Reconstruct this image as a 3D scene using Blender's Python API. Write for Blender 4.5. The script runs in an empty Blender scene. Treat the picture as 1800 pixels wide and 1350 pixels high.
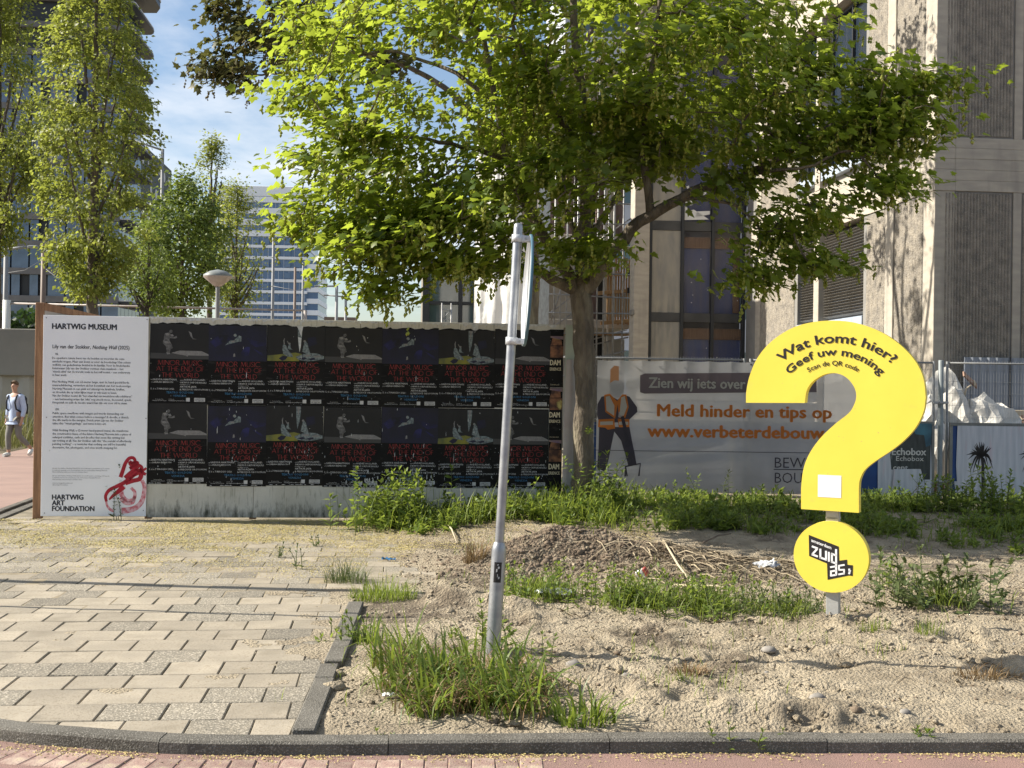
import bpy, bmesh, math, random
import numpy as np
from mathutils import Vector, Matrix, Euler

R = math.radians
rng = np.random.default_rng(7)
random.seed(7)
scene = bpy.context.scene
col = scene.collection

# ---------------------------------------------------------------- camera
FPX = 2100.0
EYE = Vector((0.0, 0.0, 1.6))
PITCH, ROLL = R(0.14), R(0.8)
cam_data = bpy.data.cameras.new("camera")
cam_data.sensor_width = 36.0
cam_data.lens = FPX / 1800.0 * 36.0
cam_data.clip_start = 0.1
cam_data.clip_end = 6000.0
cam = bpy.data.objects.new("camera", cam_data)
col.objects.link(cam)
CAM_ROT = (Matrix.Rotation(R(90) + PITCH, 3, 'X') @ Matrix.Rotation(ROLL, 3, 'Z'))
cam.matrix_world = Matrix.Translation(EYE) @ CAM_ROT.to_4x4()
scene.camera = cam

# ---------------------------------------------------------------- sky, sun, exposure
SUN_AZ, SUN_EL = R(85), R(35)            # azimuth measured to the left of +Y
TO_SUN = Vector((-math.sin(SUN_AZ) * math.cos(SUN_EL), math.cos(SUN_AZ) * math.cos(SUN_EL), math.sin(SUN_EL)))
SKY_STRENGTH = 0.08
world = bpy.data.worlds.new("World")
scene.world = world
world.use_nodes = True
wt = world.node_tree
for n in list(wt.nodes):
    wt.nodes.remove(n)
wo = wt.nodes.new('ShaderNodeOutputWorld')
wb = wt.nodes.new('ShaderNodeBackground')
wb.inputs['Strength'].default_value = SKY_STRENGTH
sky = wt.nodes.new('ShaderNodeTexSky')
sky.sky_type = 'NISHITA'
sky.sun_disc = False
sky.sun_elevation = SUN_EL
sky.sun_rotation = -SUN_AZ
sky.air_density = 1.0
sky.dust_density = 1.0
sky.ozone_density = 1.4
# thin fair-weather clouds over the whole dome
tc = wt.nodes.new('ShaderNodeTexCoord')
sep = wt.nodes.new('ShaderNodeSeparateXYZ')
wt.links.new(tc.outputs['Generated'], sep.inputs[0])
zc = wt.nodes.new('ShaderNodeMath'); zc.operation = 'MAXIMUM'; zc.inputs[1].default_value = 0.0
wt.links.new(sep.outputs['Z'], zc.inputs[0])
za = wt.nodes.new('ShaderNodeMath'); za.operation = 'ADD'; za.inputs[1].default_value = 0.12
wt.links.new(zc.outputs[0], za.inputs[0])
dx = wt.nodes.new('ShaderNodeMath'); dx.operation = 'DIVIDE'
dy = wt.nodes.new('ShaderNodeMath'); dy.operation = 'DIVIDE'
wt.links.new(sep.outputs['X'], dx.inputs[0]); wt.links.new(za.outputs[0], dx.inputs[1])
wt.links.new(sep.outputs['Y'], dy.inputs[0]); wt.links.new(za.outputs[0], dy.inputs[1])
cmb = wt.nodes.new('ShaderNodeCombineXYZ')
wt.links.new(dx.outputs[0], cmb.inputs[0]); wt.links.new(dy.outputs[0], cmb.inputs[1])
cmap = wt.nodes.new('ShaderNodeMapping')
CLOUD_OFFSET = (5.95, 10.03, 0.4)
cmap.inputs['Location'].default_value = CLOUD_OFFSET
cmap.inputs['Scale'].default_value = (1.0, 0.8, 1.0)
wt.links.new(cmb.outputs[0], cmap.inputs[0])
cn = wt.nodes.new('ShaderNodeTexNoise')
cn.inputs['Scale'].default_value = 1.25
cn.inputs['Detail'].default_value = 8.0
cn.inputs['Roughness'].default_value = 0.56
wt.links.new(cmap.outputs[0], cn.inputs['Vector'])
cr = wt.nodes.new('ShaderNodeValToRGB')
cr.color_ramp.elements[0].position = 0.49
cr.color_ramp.elements[1].position = 0.70
cr.color_ramp.elements[0].color = (0, 0, 0, 1)
cr.color_ramp.elements[1].color = (1, 1, 1, 1)
wt.links.new(cn.outputs['Fac'], cr.inputs[0])
cm = wt.nodes.new('ShaderNodeMixRGB')
cm.inputs[2].default_value = (6.6, 6.8, 7.1, 1)
wt.links.new(cr.outputs[0], cm.inputs[0])
wt.links.new(sky.outputs[0], cm.inputs[1])
wt.links.new(cm.outputs[0], wb.inputs['Color'])
wt.links.new(wb.outputs[0], wo.inputs['Surface'])

sun_data = bpy.data.lights.new("sun", 'SUN')
sun_data.energy = 5.0
sun_data.angle = R(0.53)
sun_data.color = (1.0, 0.93, 0.81)
sun = bpy.data.objects.new("sun", sun_data)
sun.rotation_euler = TO_SUN.to_track_quat('Z', 'Y').to_euler()
sun.location = TO_SUN * 60
col.objects.link(sun)

scene.view_settings.view_transform = 'Standard'
scene.view_settings.look = 'None'
scene.view_settings.exposure = 1.0
scene.view_settings.gamma = 1.0
scene.view_settings.use_curve_mapping = False
scene.render.engine = 'CYCLES'
scene.cycles.max_bounces = 10
scene.cycles.diffuse_bounces = 7
scene.cycles.transparent_max_bounces = 12

# ---------------------------------------------------------------- pixel -> place
def ray(px, py):
    return CAM_ROT @ Vector(((px - 900.0) / FPX, -(py - 675.0) / FPX, -1.0))
def W(px, py, Y):
    """the place at distance Y along the street axis that shows at that point of the photograph"""
    d = ray(px, py)
    return EYE + d * (Y / d.y)
def G(px, py, z=0.0):
    d = ray(px, py)
    return EYE + d * ((z - EYE.z) / d.z)

# ---------------------------------------------------------------- materials
MATS = {}
def mat(name, c, rough=0.7, metal=0.0, c2=None, nscale=8.0, ndet=4.0, lo=0.35, hi=0.65, bump=0.0, bscale=40.0,
        spec=0.35, rand=0.0, tone=None, translucent=None, tfac=0.4, coord='Object', stretch=(1, 1, 1), speck=None, alpha=None, bdist=0.02,
        c3=None, n3=30.0, lo3=.55, hi3=.7, st3=None, roff=False):
    """a procedural principled material: two colours mixed by noise, third by another noise, bump, per-object variation"""
    m = bpy.data.materials.new(name)
    m.use_nodes = True
    t = m.node_tree
    b = t.nodes['Principled BSDF']
    out = t.nodes['Material Output']
    L = t.links.new
    b.inputs['Roughness'].default_value = rough
    b.inputs['Metallic'].default_value = metal
    b.inputs['Specular IOR Level'].default_value = spec
    tcn = t.nodes.new('ShaderNodeTexCoord')
    mp = t.nodes.new('ShaderNodeMapping')
    mp.inputs['Scale'].default_value = stretch
    src = tcn.outputs[coord]
    if roff:
        oi0 = t.nodes.new('ShaderNodeObjectInfo')
        mu = t.nodes.new('ShaderNodeMath'); mu.operation = 'MULTIPLY'; mu.inputs[1].default_value = 57.0
        L(oi0.outputs['Random'], mu.inputs[0])
        ad = t.nodes.new('ShaderNodeVectorMath'); ad.operation = 'ADD'
        L(src, ad.inputs[0]); L(mu.outputs[0], ad.inputs[1])
        src = ad.outputs[0]
    L(src, mp.inputs[0])
    def noise(scale, det=4.0, mpn=None):
        n = t.nodes.new('ShaderNodeTexNoise')
        n.inputs['Scale'].default_value = scale
        n.inputs['Detail'].default_value = det
        L((mpn or mp).outputs[0], n.inputs['Vector'])
        return n
    def mixc(fac, a, bb, mode='MIX'):
        x = t.nodes.new('ShaderNodeMixRGB'); x.blend_type = mode
        for i, v in enumerate((fac, a, bb)):
            if hasattr(v, 'is_linked'):
                L(v, x.inputs[i])
            elif i == 0:
                x.inputs[0].default_value = v
            else:
                x.inputs[i].default_value = (*v, 1) if len(v) == 3 else v
        return x.outputs[0]
    def ramp(src, lo, hi):
        x = t.nodes.new('ShaderNodeMapRange')
        x.inputs['From Min'].default_value = lo
        x.inputs['From Max'].default_value = hi
        L(src, x.inputs['Value'])
        return x.outputs['Result']
    cur = None
    if c2 is not None:
        cur = mixc(ramp(noise(nscale, ndet).outputs['Fac'], lo, hi), c, c2)
    if tone is not None:
        at = t.nodes.new('ShaderNodeAttribute'); at.attribute_name = 'tone'
        cur = mixc(at.outputs['Fac'], cur if cur is not None else c, tone)
    if c3 is not None:
        mp3 = mp
        if st3 is not None:
            mp3 = t.nodes.new('ShaderNodeMapping'); mp3.inputs['Scale'].default_value = st3
            L(src, mp3.inputs[0])
        cur = mixc(ramp(noise(n3, 6.0, mp3).outputs['Fac'], lo3, hi3), cur if cur is not None else c, c3)
    if speck is not None:
        sc, sp_col, l2, h2 = speck
        cur = mixc(ramp(noise(sc, 2.0).outputs['Fac'], l2, h2), cur if cur is not None else c, sp_col)
    if rand > 0:
        oi = t.nodes.new('ShaderNodeObjectInfo')
        r = ramp(oi.outputs['Random'], 0, 1)
        mr = t.nodes.new('ShaderNodeMapRange')
        mr.inputs['To Min'].default_value = 1 - rand
        mr.inputs['To Max'].default_value = 1 + rand
        L(oi.outputs['Random'], mr.inputs['Value'])
        cur = mixc(1.0, cur if cur is not None else c, mr.outputs['Result'], 'MULTIPLY')
    if cur is None:
        b.inputs['Base Color'].default_value = (*c, 1)
    else:
        L(cur, b.inputs['Base Color'])
    if bump:
        bn = t.nodes.new('ShaderNodeBump')
        bn.inputs['Strength'].default_value = bump
        bn.inputs['Distance'].default_value = bdist
        L(noise(bscale, 6.0).outputs['Fac'], bn.inputs['Height'])
        L(bn.outputs[0], b.inputs['Normal'])
    surf = b.outputs[0]
    if translucent is not None:
        tr = t.nodes.new('ShaderNodeBsdfTranslucent')
        if tone is not None:
            at2 = t.nodes.new('ShaderNodeAttribute'); at2.attribute_name = 'tone'
            L(mixc(at2.outputs['Fac'], tuple(v * 0.6 for v in translucent), translucent), tr.inputs[0])
        else:
            tr.inputs[0].default_value = (*translucent, 1)
        mx = t.nodes.new('ShaderNodeMixShader')
        mx.inputs[0].default_value = tfac
        L(surf, mx.inputs[1]); L(tr.outputs[0], mx.inputs[2])
        surf = mx.outputs[0]
    if alpha is not None:
        tp = t.nodes.new('ShaderNodeBsdfTransparent')
        mx = t.nodes.new('ShaderNodeMixShader')
        mx.inputs[0].default_value = 1 - alpha
        L(surf, mx.inputs[1]); L(tp.outputs[0], mx.inputs[2])
        surf = mx.outputs[0]
    if surf is not b.outputs[0]:
        L(surf, out.inputs['Surface'])
    MATS[name] = m
    return m

# ---------------------------------------------------------------- mesh helpers
class MB:
    """collects simple shapes and links them as one mesh object"""
    def __init__(s):
        s.v = []; s.f = []; s.mi = []; s.ms = []; s.cur = 0; s.sm = []
    def use(s, m):
        if m not in s.ms: s.ms.append(m)
        s.cur = s.ms.index(m)
    def add(s, vs, fs, smooth=False):
        k = len(s.v)
        s.v.extend([tuple(v) for v in vs])
        for f in fs:
            s.f.append(tuple(i + k for i in f)); s.mi.append(s.cur); s.sm.append(smooth)
    def box(s, lo, hi, M=None):
        (a, b, c), (d, e, f) = lo, hi
        vs = [Vector(p) for p in ((a,b,c),(d,b,c),(d,e,c),(a,e,c),(a,b,f),(d,b,f),(d,e,f),(a,e,f))]
        if M is not None: vs = [M @ v for v in vs]
        s.add(vs, [(0,3,2,1),(4,5,6,7),(0,1,5,4),(1,2,6,5),(2,3,7,6),(3,0,4,7)])
    def bbox(s, lo, hi, r=0.01, M=None):
        """box with chamfered vertical-and-top edges (all 12 edges)"""
        lo = Vector(lo); hi = Vector(hi)
        r = min(r, *(0.45 * (hi[i] - lo[i]) for i in range(3)))
        vs = []; idx = {}
        def vid(p):
            k = tuple(round(q, 6) for q in p)
            if k not in idx:
                idx[k] = len(vs); vs.append(Vector(p))
            return idx[k]
        fs = []
        c = (lo, hi)
        def P(sx, sy, sz, ax):
            p = [c[sx][0], c[sy][1], c[sz][2]]
            sg = [1 if q == 0 else -1 for q in (sx, sy, sz)]
            for i in range(3):
                if i != ax: p[i] += sg[i] * r
            return p
        for ax in range(3):
            for sd in (0, 1):
                o = [i for i in range(3) if i != ax]
                ring = []
                for (u, w) in ((0,0),(1,0),(1,1),(0,1)):
                    q = [0,0,0]; q[ax] = sd; q[o[0]] = u; q[o[1]] = w
                    ring.append(vid(P(*q, ax)))
                fs.append(ring)
        for ax in range(3):
            o = [i for i in range(3) if i != ax]
            for u in (0,1):
                for w in (0,1):
                    q0 = [0,0,0]; q1 = [0,0,0]
                    for q, e in ((q0,0),(q1,1)):
                        q[ax] = e; q[o[0]] = u; q[o[1]] = w
                    fs.append([vid(P(*q0,o[0])), vid(P(*q1,o[0])), vid(P(*q1,o[1])), vid(P(*q0,o[1]))])
        for sx in (0,1):
            for sy in (0,1):
                for sz in (0,1):
                    fs.append([vid(P(sx,sy,sz,a)) for a in range(3)])
        if M is not None: vs = [M @ v for v in vs]
        ctr = sum(vs, Vector()) / len(vs)
        out = []
        for f in fs:
            n = (vs[f[1]] - vs[f[0]]).cross(vs[f[2]] - vs[f[0]])
            m = sum((vs[i] for i in f), Vector()) / len(f)
            out.append(tuple(f) if n.dot(m - ctr) > 0 else tuple(reversed(f)))
        s.add(vs, out)
    def tube(s, pts, radii, sides=6, cap=True, smooth=True):
        pts = [Vector(p) for p in pts]
        if not hasattr(radii, '__len__'): radii = [radii] * len(pts)
        vs = []; fs = []
        up = None
        for i, p in enumerate(pts):
            d = (pts[min(i+1, len(pts)-1)] - pts[max(i-1, 0)])
            if d.length < 1e-9: d = Vector((0,0,1))
            d.normalize()
            if up is None:
                up = d.orthogonal().normalized()
            else:
                up = (up - d * up.dot(d))
                if up.length < 1e-6: up = d.orthogonal()
                up.normalize()
            w = d.cross(up)
            for k in range(sides):
                a = 2 * math.pi * k / sides
                vs.append(p + (up * math.cos(a) + w * math.sin(a)) * radii[i])
        for i in range(len(pts) - 1):
            for k in range(sides):
                a = i * sides + k; b = i * sides + (k + 1) % sides
                fs.append((a, b, b + sides, a + sides))
        s.add(vs, fs, smooth)
        if cap:
            n = len(s.v)
            s.f.append(tuple(n - sides + k for k in range(sides))); s.mi.append(s.cur); s.sm.append(False)
            s.f.append(tuple(n - len(vs) + k for k in reversed(range(sides)))); s.mi.append(s.cur); s.sm.append(False)
    def prism(s, poly, d0, d1, axis='y', M=None, cap=True):
        """polygon in two coordinates, thickened along the third axis from d0 to d1"""
        n = len(poly)
        def pt(a, b, d):
            v = {'y': (a, d, b), 'z': (a, b, d), 'x': (d, a, b)}[axis]
            return M @ Vector(v) if M is not None else Vector(v)
        vs = [pt(a, b, d0) for a, b in poly] + [pt(a, b, d1) for a, b in poly]
        fs = [(i, (i+1) % n, n + (i+1) % n, n + i) for i in range(n)]
        if cap:
            fs += [tuple(reversed(range(n))), tuple(range(n, 2*n))]
        s.add(vs, fs)
    def flat(s, poly, d, axis='y', M=None):
        def pt(a, b):
            v = {'y': (a, d, b), 'z': (a, b, d), 'x': (d, a, b)}[axis]
            return M @ Vector(v) if M is not None else Vector(v)
        s.add([pt(a, b) for a, b in poly], [tuple(range(len(poly)))])
    def lathe(s, prof, n=16, c=(0,0,0), smooth=True, M=None):
        vs = []; fs = []
        for r, z in prof:
            for k in range(n):
                a = 2*math.pi*k/n
                v = Vector((c[0] + r*math.cos(a), c[1] + r*math.sin(a), c[2] + z))
                vs.append(M @ v if M is not None else v)
        for i in range(len(prof)-1):
            for k in range(n):
                a = i*n+k; b = i*n+(k+1) % n
                fs.append((a, b, b+n, a+n))
        s.add(vs, fs, smooth)
    def mesh(s, name, m=None):
        me = bpy.data.meshes.new(name)
        me.from_pydata(s.v, [], s.f)
        mats = s.ms if s.ms else ([m] if m else [])
        for x in mats: me.materials.append(x)
        if s.ms: me.polygons.foreach_set('material_index', s.mi)
        me.polygons.foreach_set('use_smooth', s.sm)
        me.update()
        return me
    def build(s, name, m=None, parent=None, fix=True):
        me = s.mesh(name, m)
        if fix:
            bm = bmesh.new(); bm.from_mesh(me)
            bmesh.ops.recalc_face_normals(bm, faces=bm.faces)
            bm.to_mesh(me); bm.free()
        return link(name, me, parent)

def link(name, me, parent=None):
    o = bpy.data.objects.new(name, me)
    col.objects.link(o)
    if parent is not None: o.parent = parent
    return o

def np_mesh(name, V, T, m, tone=None, smooth=False):
    """mesh from numpy arrays of vertices and triangles (or quads)"""
    me = bpy.data.meshes.new(name)
    V = np.asarray(V, dtype=np.float32); T = np.asarray(T, dtype=np.int32)
    k = T.shape[1]
    me.vertices.add(len(V)); me.vertices.foreach_set('co', V.ravel())
    me.loops.add(T.size); me.loops.foreach_set('vertex_index', T.ravel())
    me.polygons.add(len(T))
    me.polygons.foreach_set('loop_start', np.arange(0, T.size, k, dtype=np.int32))
    me.polygons.foreach_set('loop_total', np.full(len(T), k, dtype=np.int32))
    if smooth: me.polygons.foreach_set('use_smooth', np.ones(len(T), dtype=bool))
    if m is not None:
        for x in (m if isinstance(m, (list, tuple)) else [m]): me.materials.append(x)
    me.update(calc_edges=True)
    if tone is not None:
        a = me.attributes.new('tone', 'FLOAT', 'POINT')
        a.data.foreach_set('value', np.asarray(tone, dtype=np.float32))
    me.validate()
    return me

def tag(o, label=None, cat=None, group=None, kind=None):
    if label: o['label'] = label
    if cat: o['category'] = cat
    if group: o['group'] = group
    if kind: o['kind'] = kind
    return o
def thing(name, label, cat, loc=(0,0,0), rz=0.0, group=None):
    o = bpy.data.objects.new(name, None)
    o.empty_display_size = 0.2
    col.objects.link(o)
    o.location = loc; o.rotation_euler = (0, 0, rz)
    return tag(o, label, cat, group)
def copy_tree(o, parent=None):
    kids = list(o.children)
    c = o.copy(); col.objects.link(c); c.parent = parent
    for k in kids: copy_tree(k, c)
    return c

# ---------------------------------------------------------------- noise
_lat = np.random.default_rng(3).random((256, 256))
def vnoise(x, y):
    x = np.asarray(x, float); y = np.asarray(y, float)
    xi = np.floor(x).astype(int); yi = np.floor(y).astype(int)
    fx = x - xi; fy = y - yi
    fx = fx*fx*(3-2*fx); fy = fy*fy*(3-2*fy)
    g = lambda a, b: _lat[a & 255, b & 255]
    return (g(xi,yi)*(1-fx)+g(xi+1,yi)*fx)*(1-fy) + (g(xi,yi+1)*(1-fx)+g(xi+1,yi+1)*fx)*fy
def fbm(x, y, o=4):
    s = 0; a = 0.5
    for i in range(o):
        s = s + a * vnoise(x + 17.3*i, y - 9.1*i); x = x*2.03; y = y*2.03; a *= 0.5
    return s
def sstep(a, b, x):
    t = np.clip((x - a) / (b - a), 0, 1)
    return t*t*(3-2*t)

# ---------------------------------------------------------------- lettering
_tc = {}
def text_np(s, bold=0.0, res=2, shear=0.0):
    k = (s, bold, res, shear)
    if k in _tc: return _tc[k]
    cu = bpy.data.curves.new("lettering", 'FONT')
    cu.body = s; cu.size = 1.0; cu.resolution_u = res; cu.offset = bold; cu.fill_mode = 'FRONT'; cu.shear = shear
    ob = bpy.data.objects.new("lettering", cu)
    col.objects.link(ob)
    me = bpy.data.meshes.new_from_object(ob)
    me.calc_loop_triangles()
    V = np.empty(len(me.vertices)*3); me.vertices.foreach_get('co', V)
    T = np.empty(len(me.loop_triangles)*3, dtype=np.int32); me.loop_triangles.foreach_get('vertices', T)
    bpy.data.objects.remove(ob); bpy.data.curves.remove(cu); bpy.data.meshes.remove(me)
    r = (V.reshape(-1,3)[:, :2].copy(), T.reshape(-1,3))
    _tc[k] = r
    return r
CAP = None
def cap_height():
    global CAP
    if CAP is None:
        v, _ = text_np('H'); CAP = v[:,1].max()
    return CAP
class Letters:
    """flat print: lines of text gathered into one mesh lying in the local x-z plane at depth y"""
    def __init__(s): s.V = []; s.T = []; s.D = []; s.n = 0
    def raw(s, v, t, d=0.0):
        s.V.append(v); s.T.append(t + s.n); s.D.append(np.full(len(v), d)); s.n += len(v)
    def heavy(s, v, t, w):
        """bold face: the same outline struck five times, each a hair proud of the last"""
        s.raw(v, t)
        if w > 0:
            for i, (a, c) in enumerate(((w,0),(-w,0),(0,w*.6),(0,-w*.6))):
                s.raw(v + np.array((a, c)), t, -0.00025*(i+1))
    def line(s, txt, x, z, cap, width=None, xs=1.0, bold=0.0, align='l', res=2, shear=0.0):
        v, t = text_np(txt, min(bold, 0), res, shear)
        if not len(v): return
        v = v.copy()
        k = cap / cap_height()
        v[:,1] *= k
        v[:,0] -= v[:,0].min()
        w = v[:,0].max()
        kx = (width / w) if width else k * xs
        v[:,0] *= kx
        w *= kx
        if align == 'c': v[:,0] -= w/2
        if align == 'r': v[:,0] -= w
        v[:,0] += x; v[:,1] += z
        s.heavy(v, t, max(bold, 0)*cap/cap_height())
        return w
    def arc(s, txt, cx, cz, rad, cap, a_mid, span, bold=0.0):
        """bend a line round a circle; a_mid measured from straight up, clockwise; span = angle it covers"""
        v, t = text_np(txt, 0, 3)
        v = v.copy(); v[:,0] -= v[:,0].min(); v[:,0] /= v[:,0].max()
        ang = a_mid + (v[:,0] - 0.5) * span
        rr = rad + v[:,1] * cap / cap_height()
        s.heavy(np.stack([cx + rr*np.sin(ang), cz + rr*np.cos(ang)], 1), t, bold*cap/cap_height())
    def stroke(s, pts, w0, w1=None):
        """a tapered brush stroke through pts"""
        P = np.asarray(pts, float)
        n = len(P)
        ws = np.linspace(w0, w0 if w1 is None else w1, n) if not hasattr(w0, '__len__') else np.asarray(w0)
        d = np.gradient(P, axis=0); L = np.hypot(d[:,0], d[:,1]) + 1e-9
        nr = np.stack([-d[:,1]/L, d[:,0]/L], 1)
        A = P + nr*ws[:,None]/2; B = P - nr*ws[:,None]/2
        V = np.concatenate([A, B]); T = []
        for i in range(n-1):
            T += [(i, i+1, n+i+1), (i, n+i+1, n+i)]
        s.raw(V, np.array(T))
    def poly(s, pts):
        from mathutils.geometry import tessellate_polygon
        tr = tessellate_polygon([[Vector((a, b, 0)) for a, b in pts]])
        s.raw(np.asarray(pts, float), np.array(tr))
    def mesh(s, name, m, depth=-0.002):
        V = np.concatenate(s.V); T = np.concatenate(s.T)
        V3 = np.stack([V[:,0], depth + np.concatenate(s.D), V[:,1]], 1)
        # face towards -y
        a, b, c = V[T[:,0]], V[T[:,1]], V[T[:,2]]
        cr = (b[:,0]-a[:,0])*(c[:,1]-a[:,1]) - (b[:,1]-a[:,1])*(c[:,0]-a[:,0])
        T = np.where((cr < 0)[:,None], T[:, ::-1], T)
        return np_mesh(name, V3, T, m)
    def build(s, name, m, parent=None, depth=-0.002):
        return link(name, s.mesh(name, m, depth), parent)
def smooth_path(pts, n=8):
    """Catmull-Rom through the points"""
    P = [np.asarray(p, float) for p in pts]
    P = [2*P[0]-P[1]] + P + [2*P[-1]-P[-2]]
    out = []
    for i in range(1, len(P)-2):
        for k in range(n):
            t = k/n
            out.append(0.5*((2*P[i]) + (P[i+1]-P[i-1])*t + (2*P[i-1]-5*P[i]+4*P[i+1]-P[i+2])*t*t + (3*P[i]-P[i-1]-3*P[i+1]+P[i+2])*t**3))
    out.append(P[-2])
    return np.array(out)
# ================================================================ GROUND, PAVEMENT, KERB, ROAD
GRID = R(6.0)
m_soil = mat('bare_soil', (0.20,0.165,0.115), 0.95, c2=(0.28,0.24,0.17), nscale=1.2, bump=0.4, bscale=9)
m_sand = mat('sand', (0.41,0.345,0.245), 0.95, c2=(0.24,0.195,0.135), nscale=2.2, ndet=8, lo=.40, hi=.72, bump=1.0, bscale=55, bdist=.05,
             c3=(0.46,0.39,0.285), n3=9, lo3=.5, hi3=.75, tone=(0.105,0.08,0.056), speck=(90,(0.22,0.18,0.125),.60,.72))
m_tile = mat('tile_smooth', (0.345,0.30,0.23), 0.85, c2=(0.28,0.245,0.19), nscale=5, rand=0.13, bump=0.2, bscale=110, speck=(75,(0.24,0.20,0.145),.52,.70), roff=True, c3=(0.22,0.19,0.14), n3=4.5, lo3=.56, hi3=.78)
m_tile2 = mat('tile_speckled', (0.245,0.215,0.165), 0.9, c2=(0.185,0.165,0.13), nscale=6, rand=0.20, bump=0.4, bscale=100, speck=(85,(0.42,0.375,0.30),.54,.64), roff=True, c3=(0.16,0.145,0.115), n3=60, lo3=.50, hi3=.60)
m_joint = mat('joint_sand', (0.26,0.225,0.16), 0.95, c2=(0.15,0.13,0.09), nscale=5)
m_jsand = mat('joint_fill', (0.30,0.25,0.17), 0.95, c2=(0.20,0.165,0.11), nscale=6, c3=(0.10,0.11,0.04), n3=3, lo3=.62, hi3=.72)
m_kerb = mat('kerb_concrete', (0.135,0.125,0.105), 0.9, c2=(0.08,0.073,0.06), nscale=4, rand=0.12, bump=0.5, bscale=140, speck=(130,(0.24,0.225,0.195),.54,.66), roff=True)
m_road = mat('red_asphalt', (0.25,0.155,0.13), 0.9, c2=(0.20,0.13,0.11), nscale=3, bump=0.4, bscale=160, speck=(140,(0.34,0.23,0.19),.58,.76))
m_path = mat('red_path', (0.30,0.205,0.17), 0.9, c2=(0.25,0.17,0.145), nscale=1.5, bump=0.2, bscale=120, speck=(60,(0.33,0.21,0.17),.58,.76))
m_brick = mat('gutter_brick', (0.25,0.155,0.13), 0.85, c2=(0.36,0.28,0.225), nscale=9, rand=0.22, bump=0.3, bscale=90, c3=(0.40,0.33,0.22), n3=14, lo3=.55, hi3=.7)

ROAD_Z = -0.052
b = MB(); b.box((-2500,-60,-0.6), (2500,3000,-0.16)); tag(b.build('ground', m_soil), kind='structure')
# kerb line: back edge of the kerb on the ground, left to right
KB = [(-6.45,16.6), (-6.15,14.5), (-5.75,12.2), (-5.1,9.6), (-4.35,7.6), (-3.45,6.30), (-2.45,5.66), (-1.85,5.49), (-1.42,5.43), (-0.92,5.44), (0.0,5.50), (0.55,5.54), (2.41,5.63), (9.0,5.95), (30,6.95)]
KP = smooth_path(KB, 10)
b = MB(); b.add([(p[0], p[1]-0.02, ROAD_Z) for p in KP] + [(p[0]-0.5 if i < 60 else p[0], -40, ROAD_Z) for i, p in enumerate(KP)], [])
n = len(KP)
b = MB()
b.add([(-70,-40,ROAD_Z), (70,-40,ROAD_Z), (70,8.6,ROAD_Z), (30,6.5,ROAD_Z), (9.0,5.8,ROAD_Z), (2.4,5.55,ROAD_Z), (-0.9,5.36,ROAD_Z), (-2.4,5.55,ROAD_Z), (-4.3,7.45,ROAD_Z), (-5.0,9.5,ROAD_Z), (-70,9.5,ROAD_Z)],
      [tuple(range(11))])
tag(b.build('road', m_road), kind='structure')
# red cycle path beside the hoarding, running away from the road
b = MB()
PZ = -0.02
def pe(y): return -5.98 - 0.15*(y-13.7)
b.add([(-9.0,9.4,PZ), (pe(9.0)-0.1,9.0,PZ), (pe(14),14,PZ), (pe(45),45,PZ), (pe(110),110,PZ), (pe(110)-3.6,110,PZ), (pe(9)-3.3,9.4,PZ)], [(0,1,2,3,4,5,6)])
tag(b.build('cycle_path', m_path), kind='structure')
# pale edging strip of the path
b = MB(); b.use(m_kerb)
for i in range(14):
    y0 = 11.5 + i*1.01
    M_ = Matrix.Translation((pe(y0)+0.07, y0, 0)) @ Matrix.Rotation(math.atan(0.15), 4, 'Z')
    b.bbox((-0.06,0,-0.15),(0.06,1.0,0.004), 0.01, M_)
pe_obj = tag(b.build('path_edging'), kind='structure')

# front kerb stones, one object each
kerb = bpy.data.objects.new('kerb', None); col.objects.link(kerb); tag(kerb, kind='structure')
def arc_resample(P, step):
    d = np.r_[0, np.cumsum(np.hypot(*np.diff(P[:, :2], axis=0).T))]
    s = np.arange(0, d[-1], step)
    return np.stack([np.interp(s, d, P[:,0]), np.interp(s, d, P[:,1])], 1)
KR = arc_resample(KP, 0.125)
def kerb_normals(Q):
    d = np.gradient(Q, axis=0); L = np.hypot(d[:,0], d[:,1])
    return np.stack([d[:,1]/L, -d[:,0]/L], 1)   # towards the road
KN = kerb_normals(KR)
prof = [(0.012,-0.14), (0.012,0.008), (0.022,0.013), (0.106,0.009), (0.120,-0.002), (0.130,-0.14)]
STONE = 8
for i in range(0, len(KR)-STONE, STONE):
    seg = range(i, i+STONE+1)
    if KR[i+4][1] > 17 or KR[i+4][0] > 9: continue
    vs = []; fs = []
    dz = rng.normal(0, 0.002); g = 0.002
    k = len(prof)
    for jj, j in enumerate(seg):
        p = KR[j].copy(); nn = KN[j]
        if jj == 0: p += (KR[j+1]-KR[j]) / 0.125 * g
        if jj == STONE: p -= (KR[j]-KR[j-1]) / 0.125 * g
        for (o, z) in prof: vs.append((p[0]+nn[0]*o, p[1]+nn[1]*o, z+dz))
    for a in range(STONE):
        for c in range(k-1):
            fs.append((a*k+c, a*k+c+1, (a+1)*k+c+1, (a+1)*k+c))
    fs.append(tuple(range(k))); fs.append(tuple(STONE*k + c for c in reversed(range(k))))
    b = MB(); b.add(vs, fs); b.build('kerbstone', m_kerb, kerb)
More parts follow.
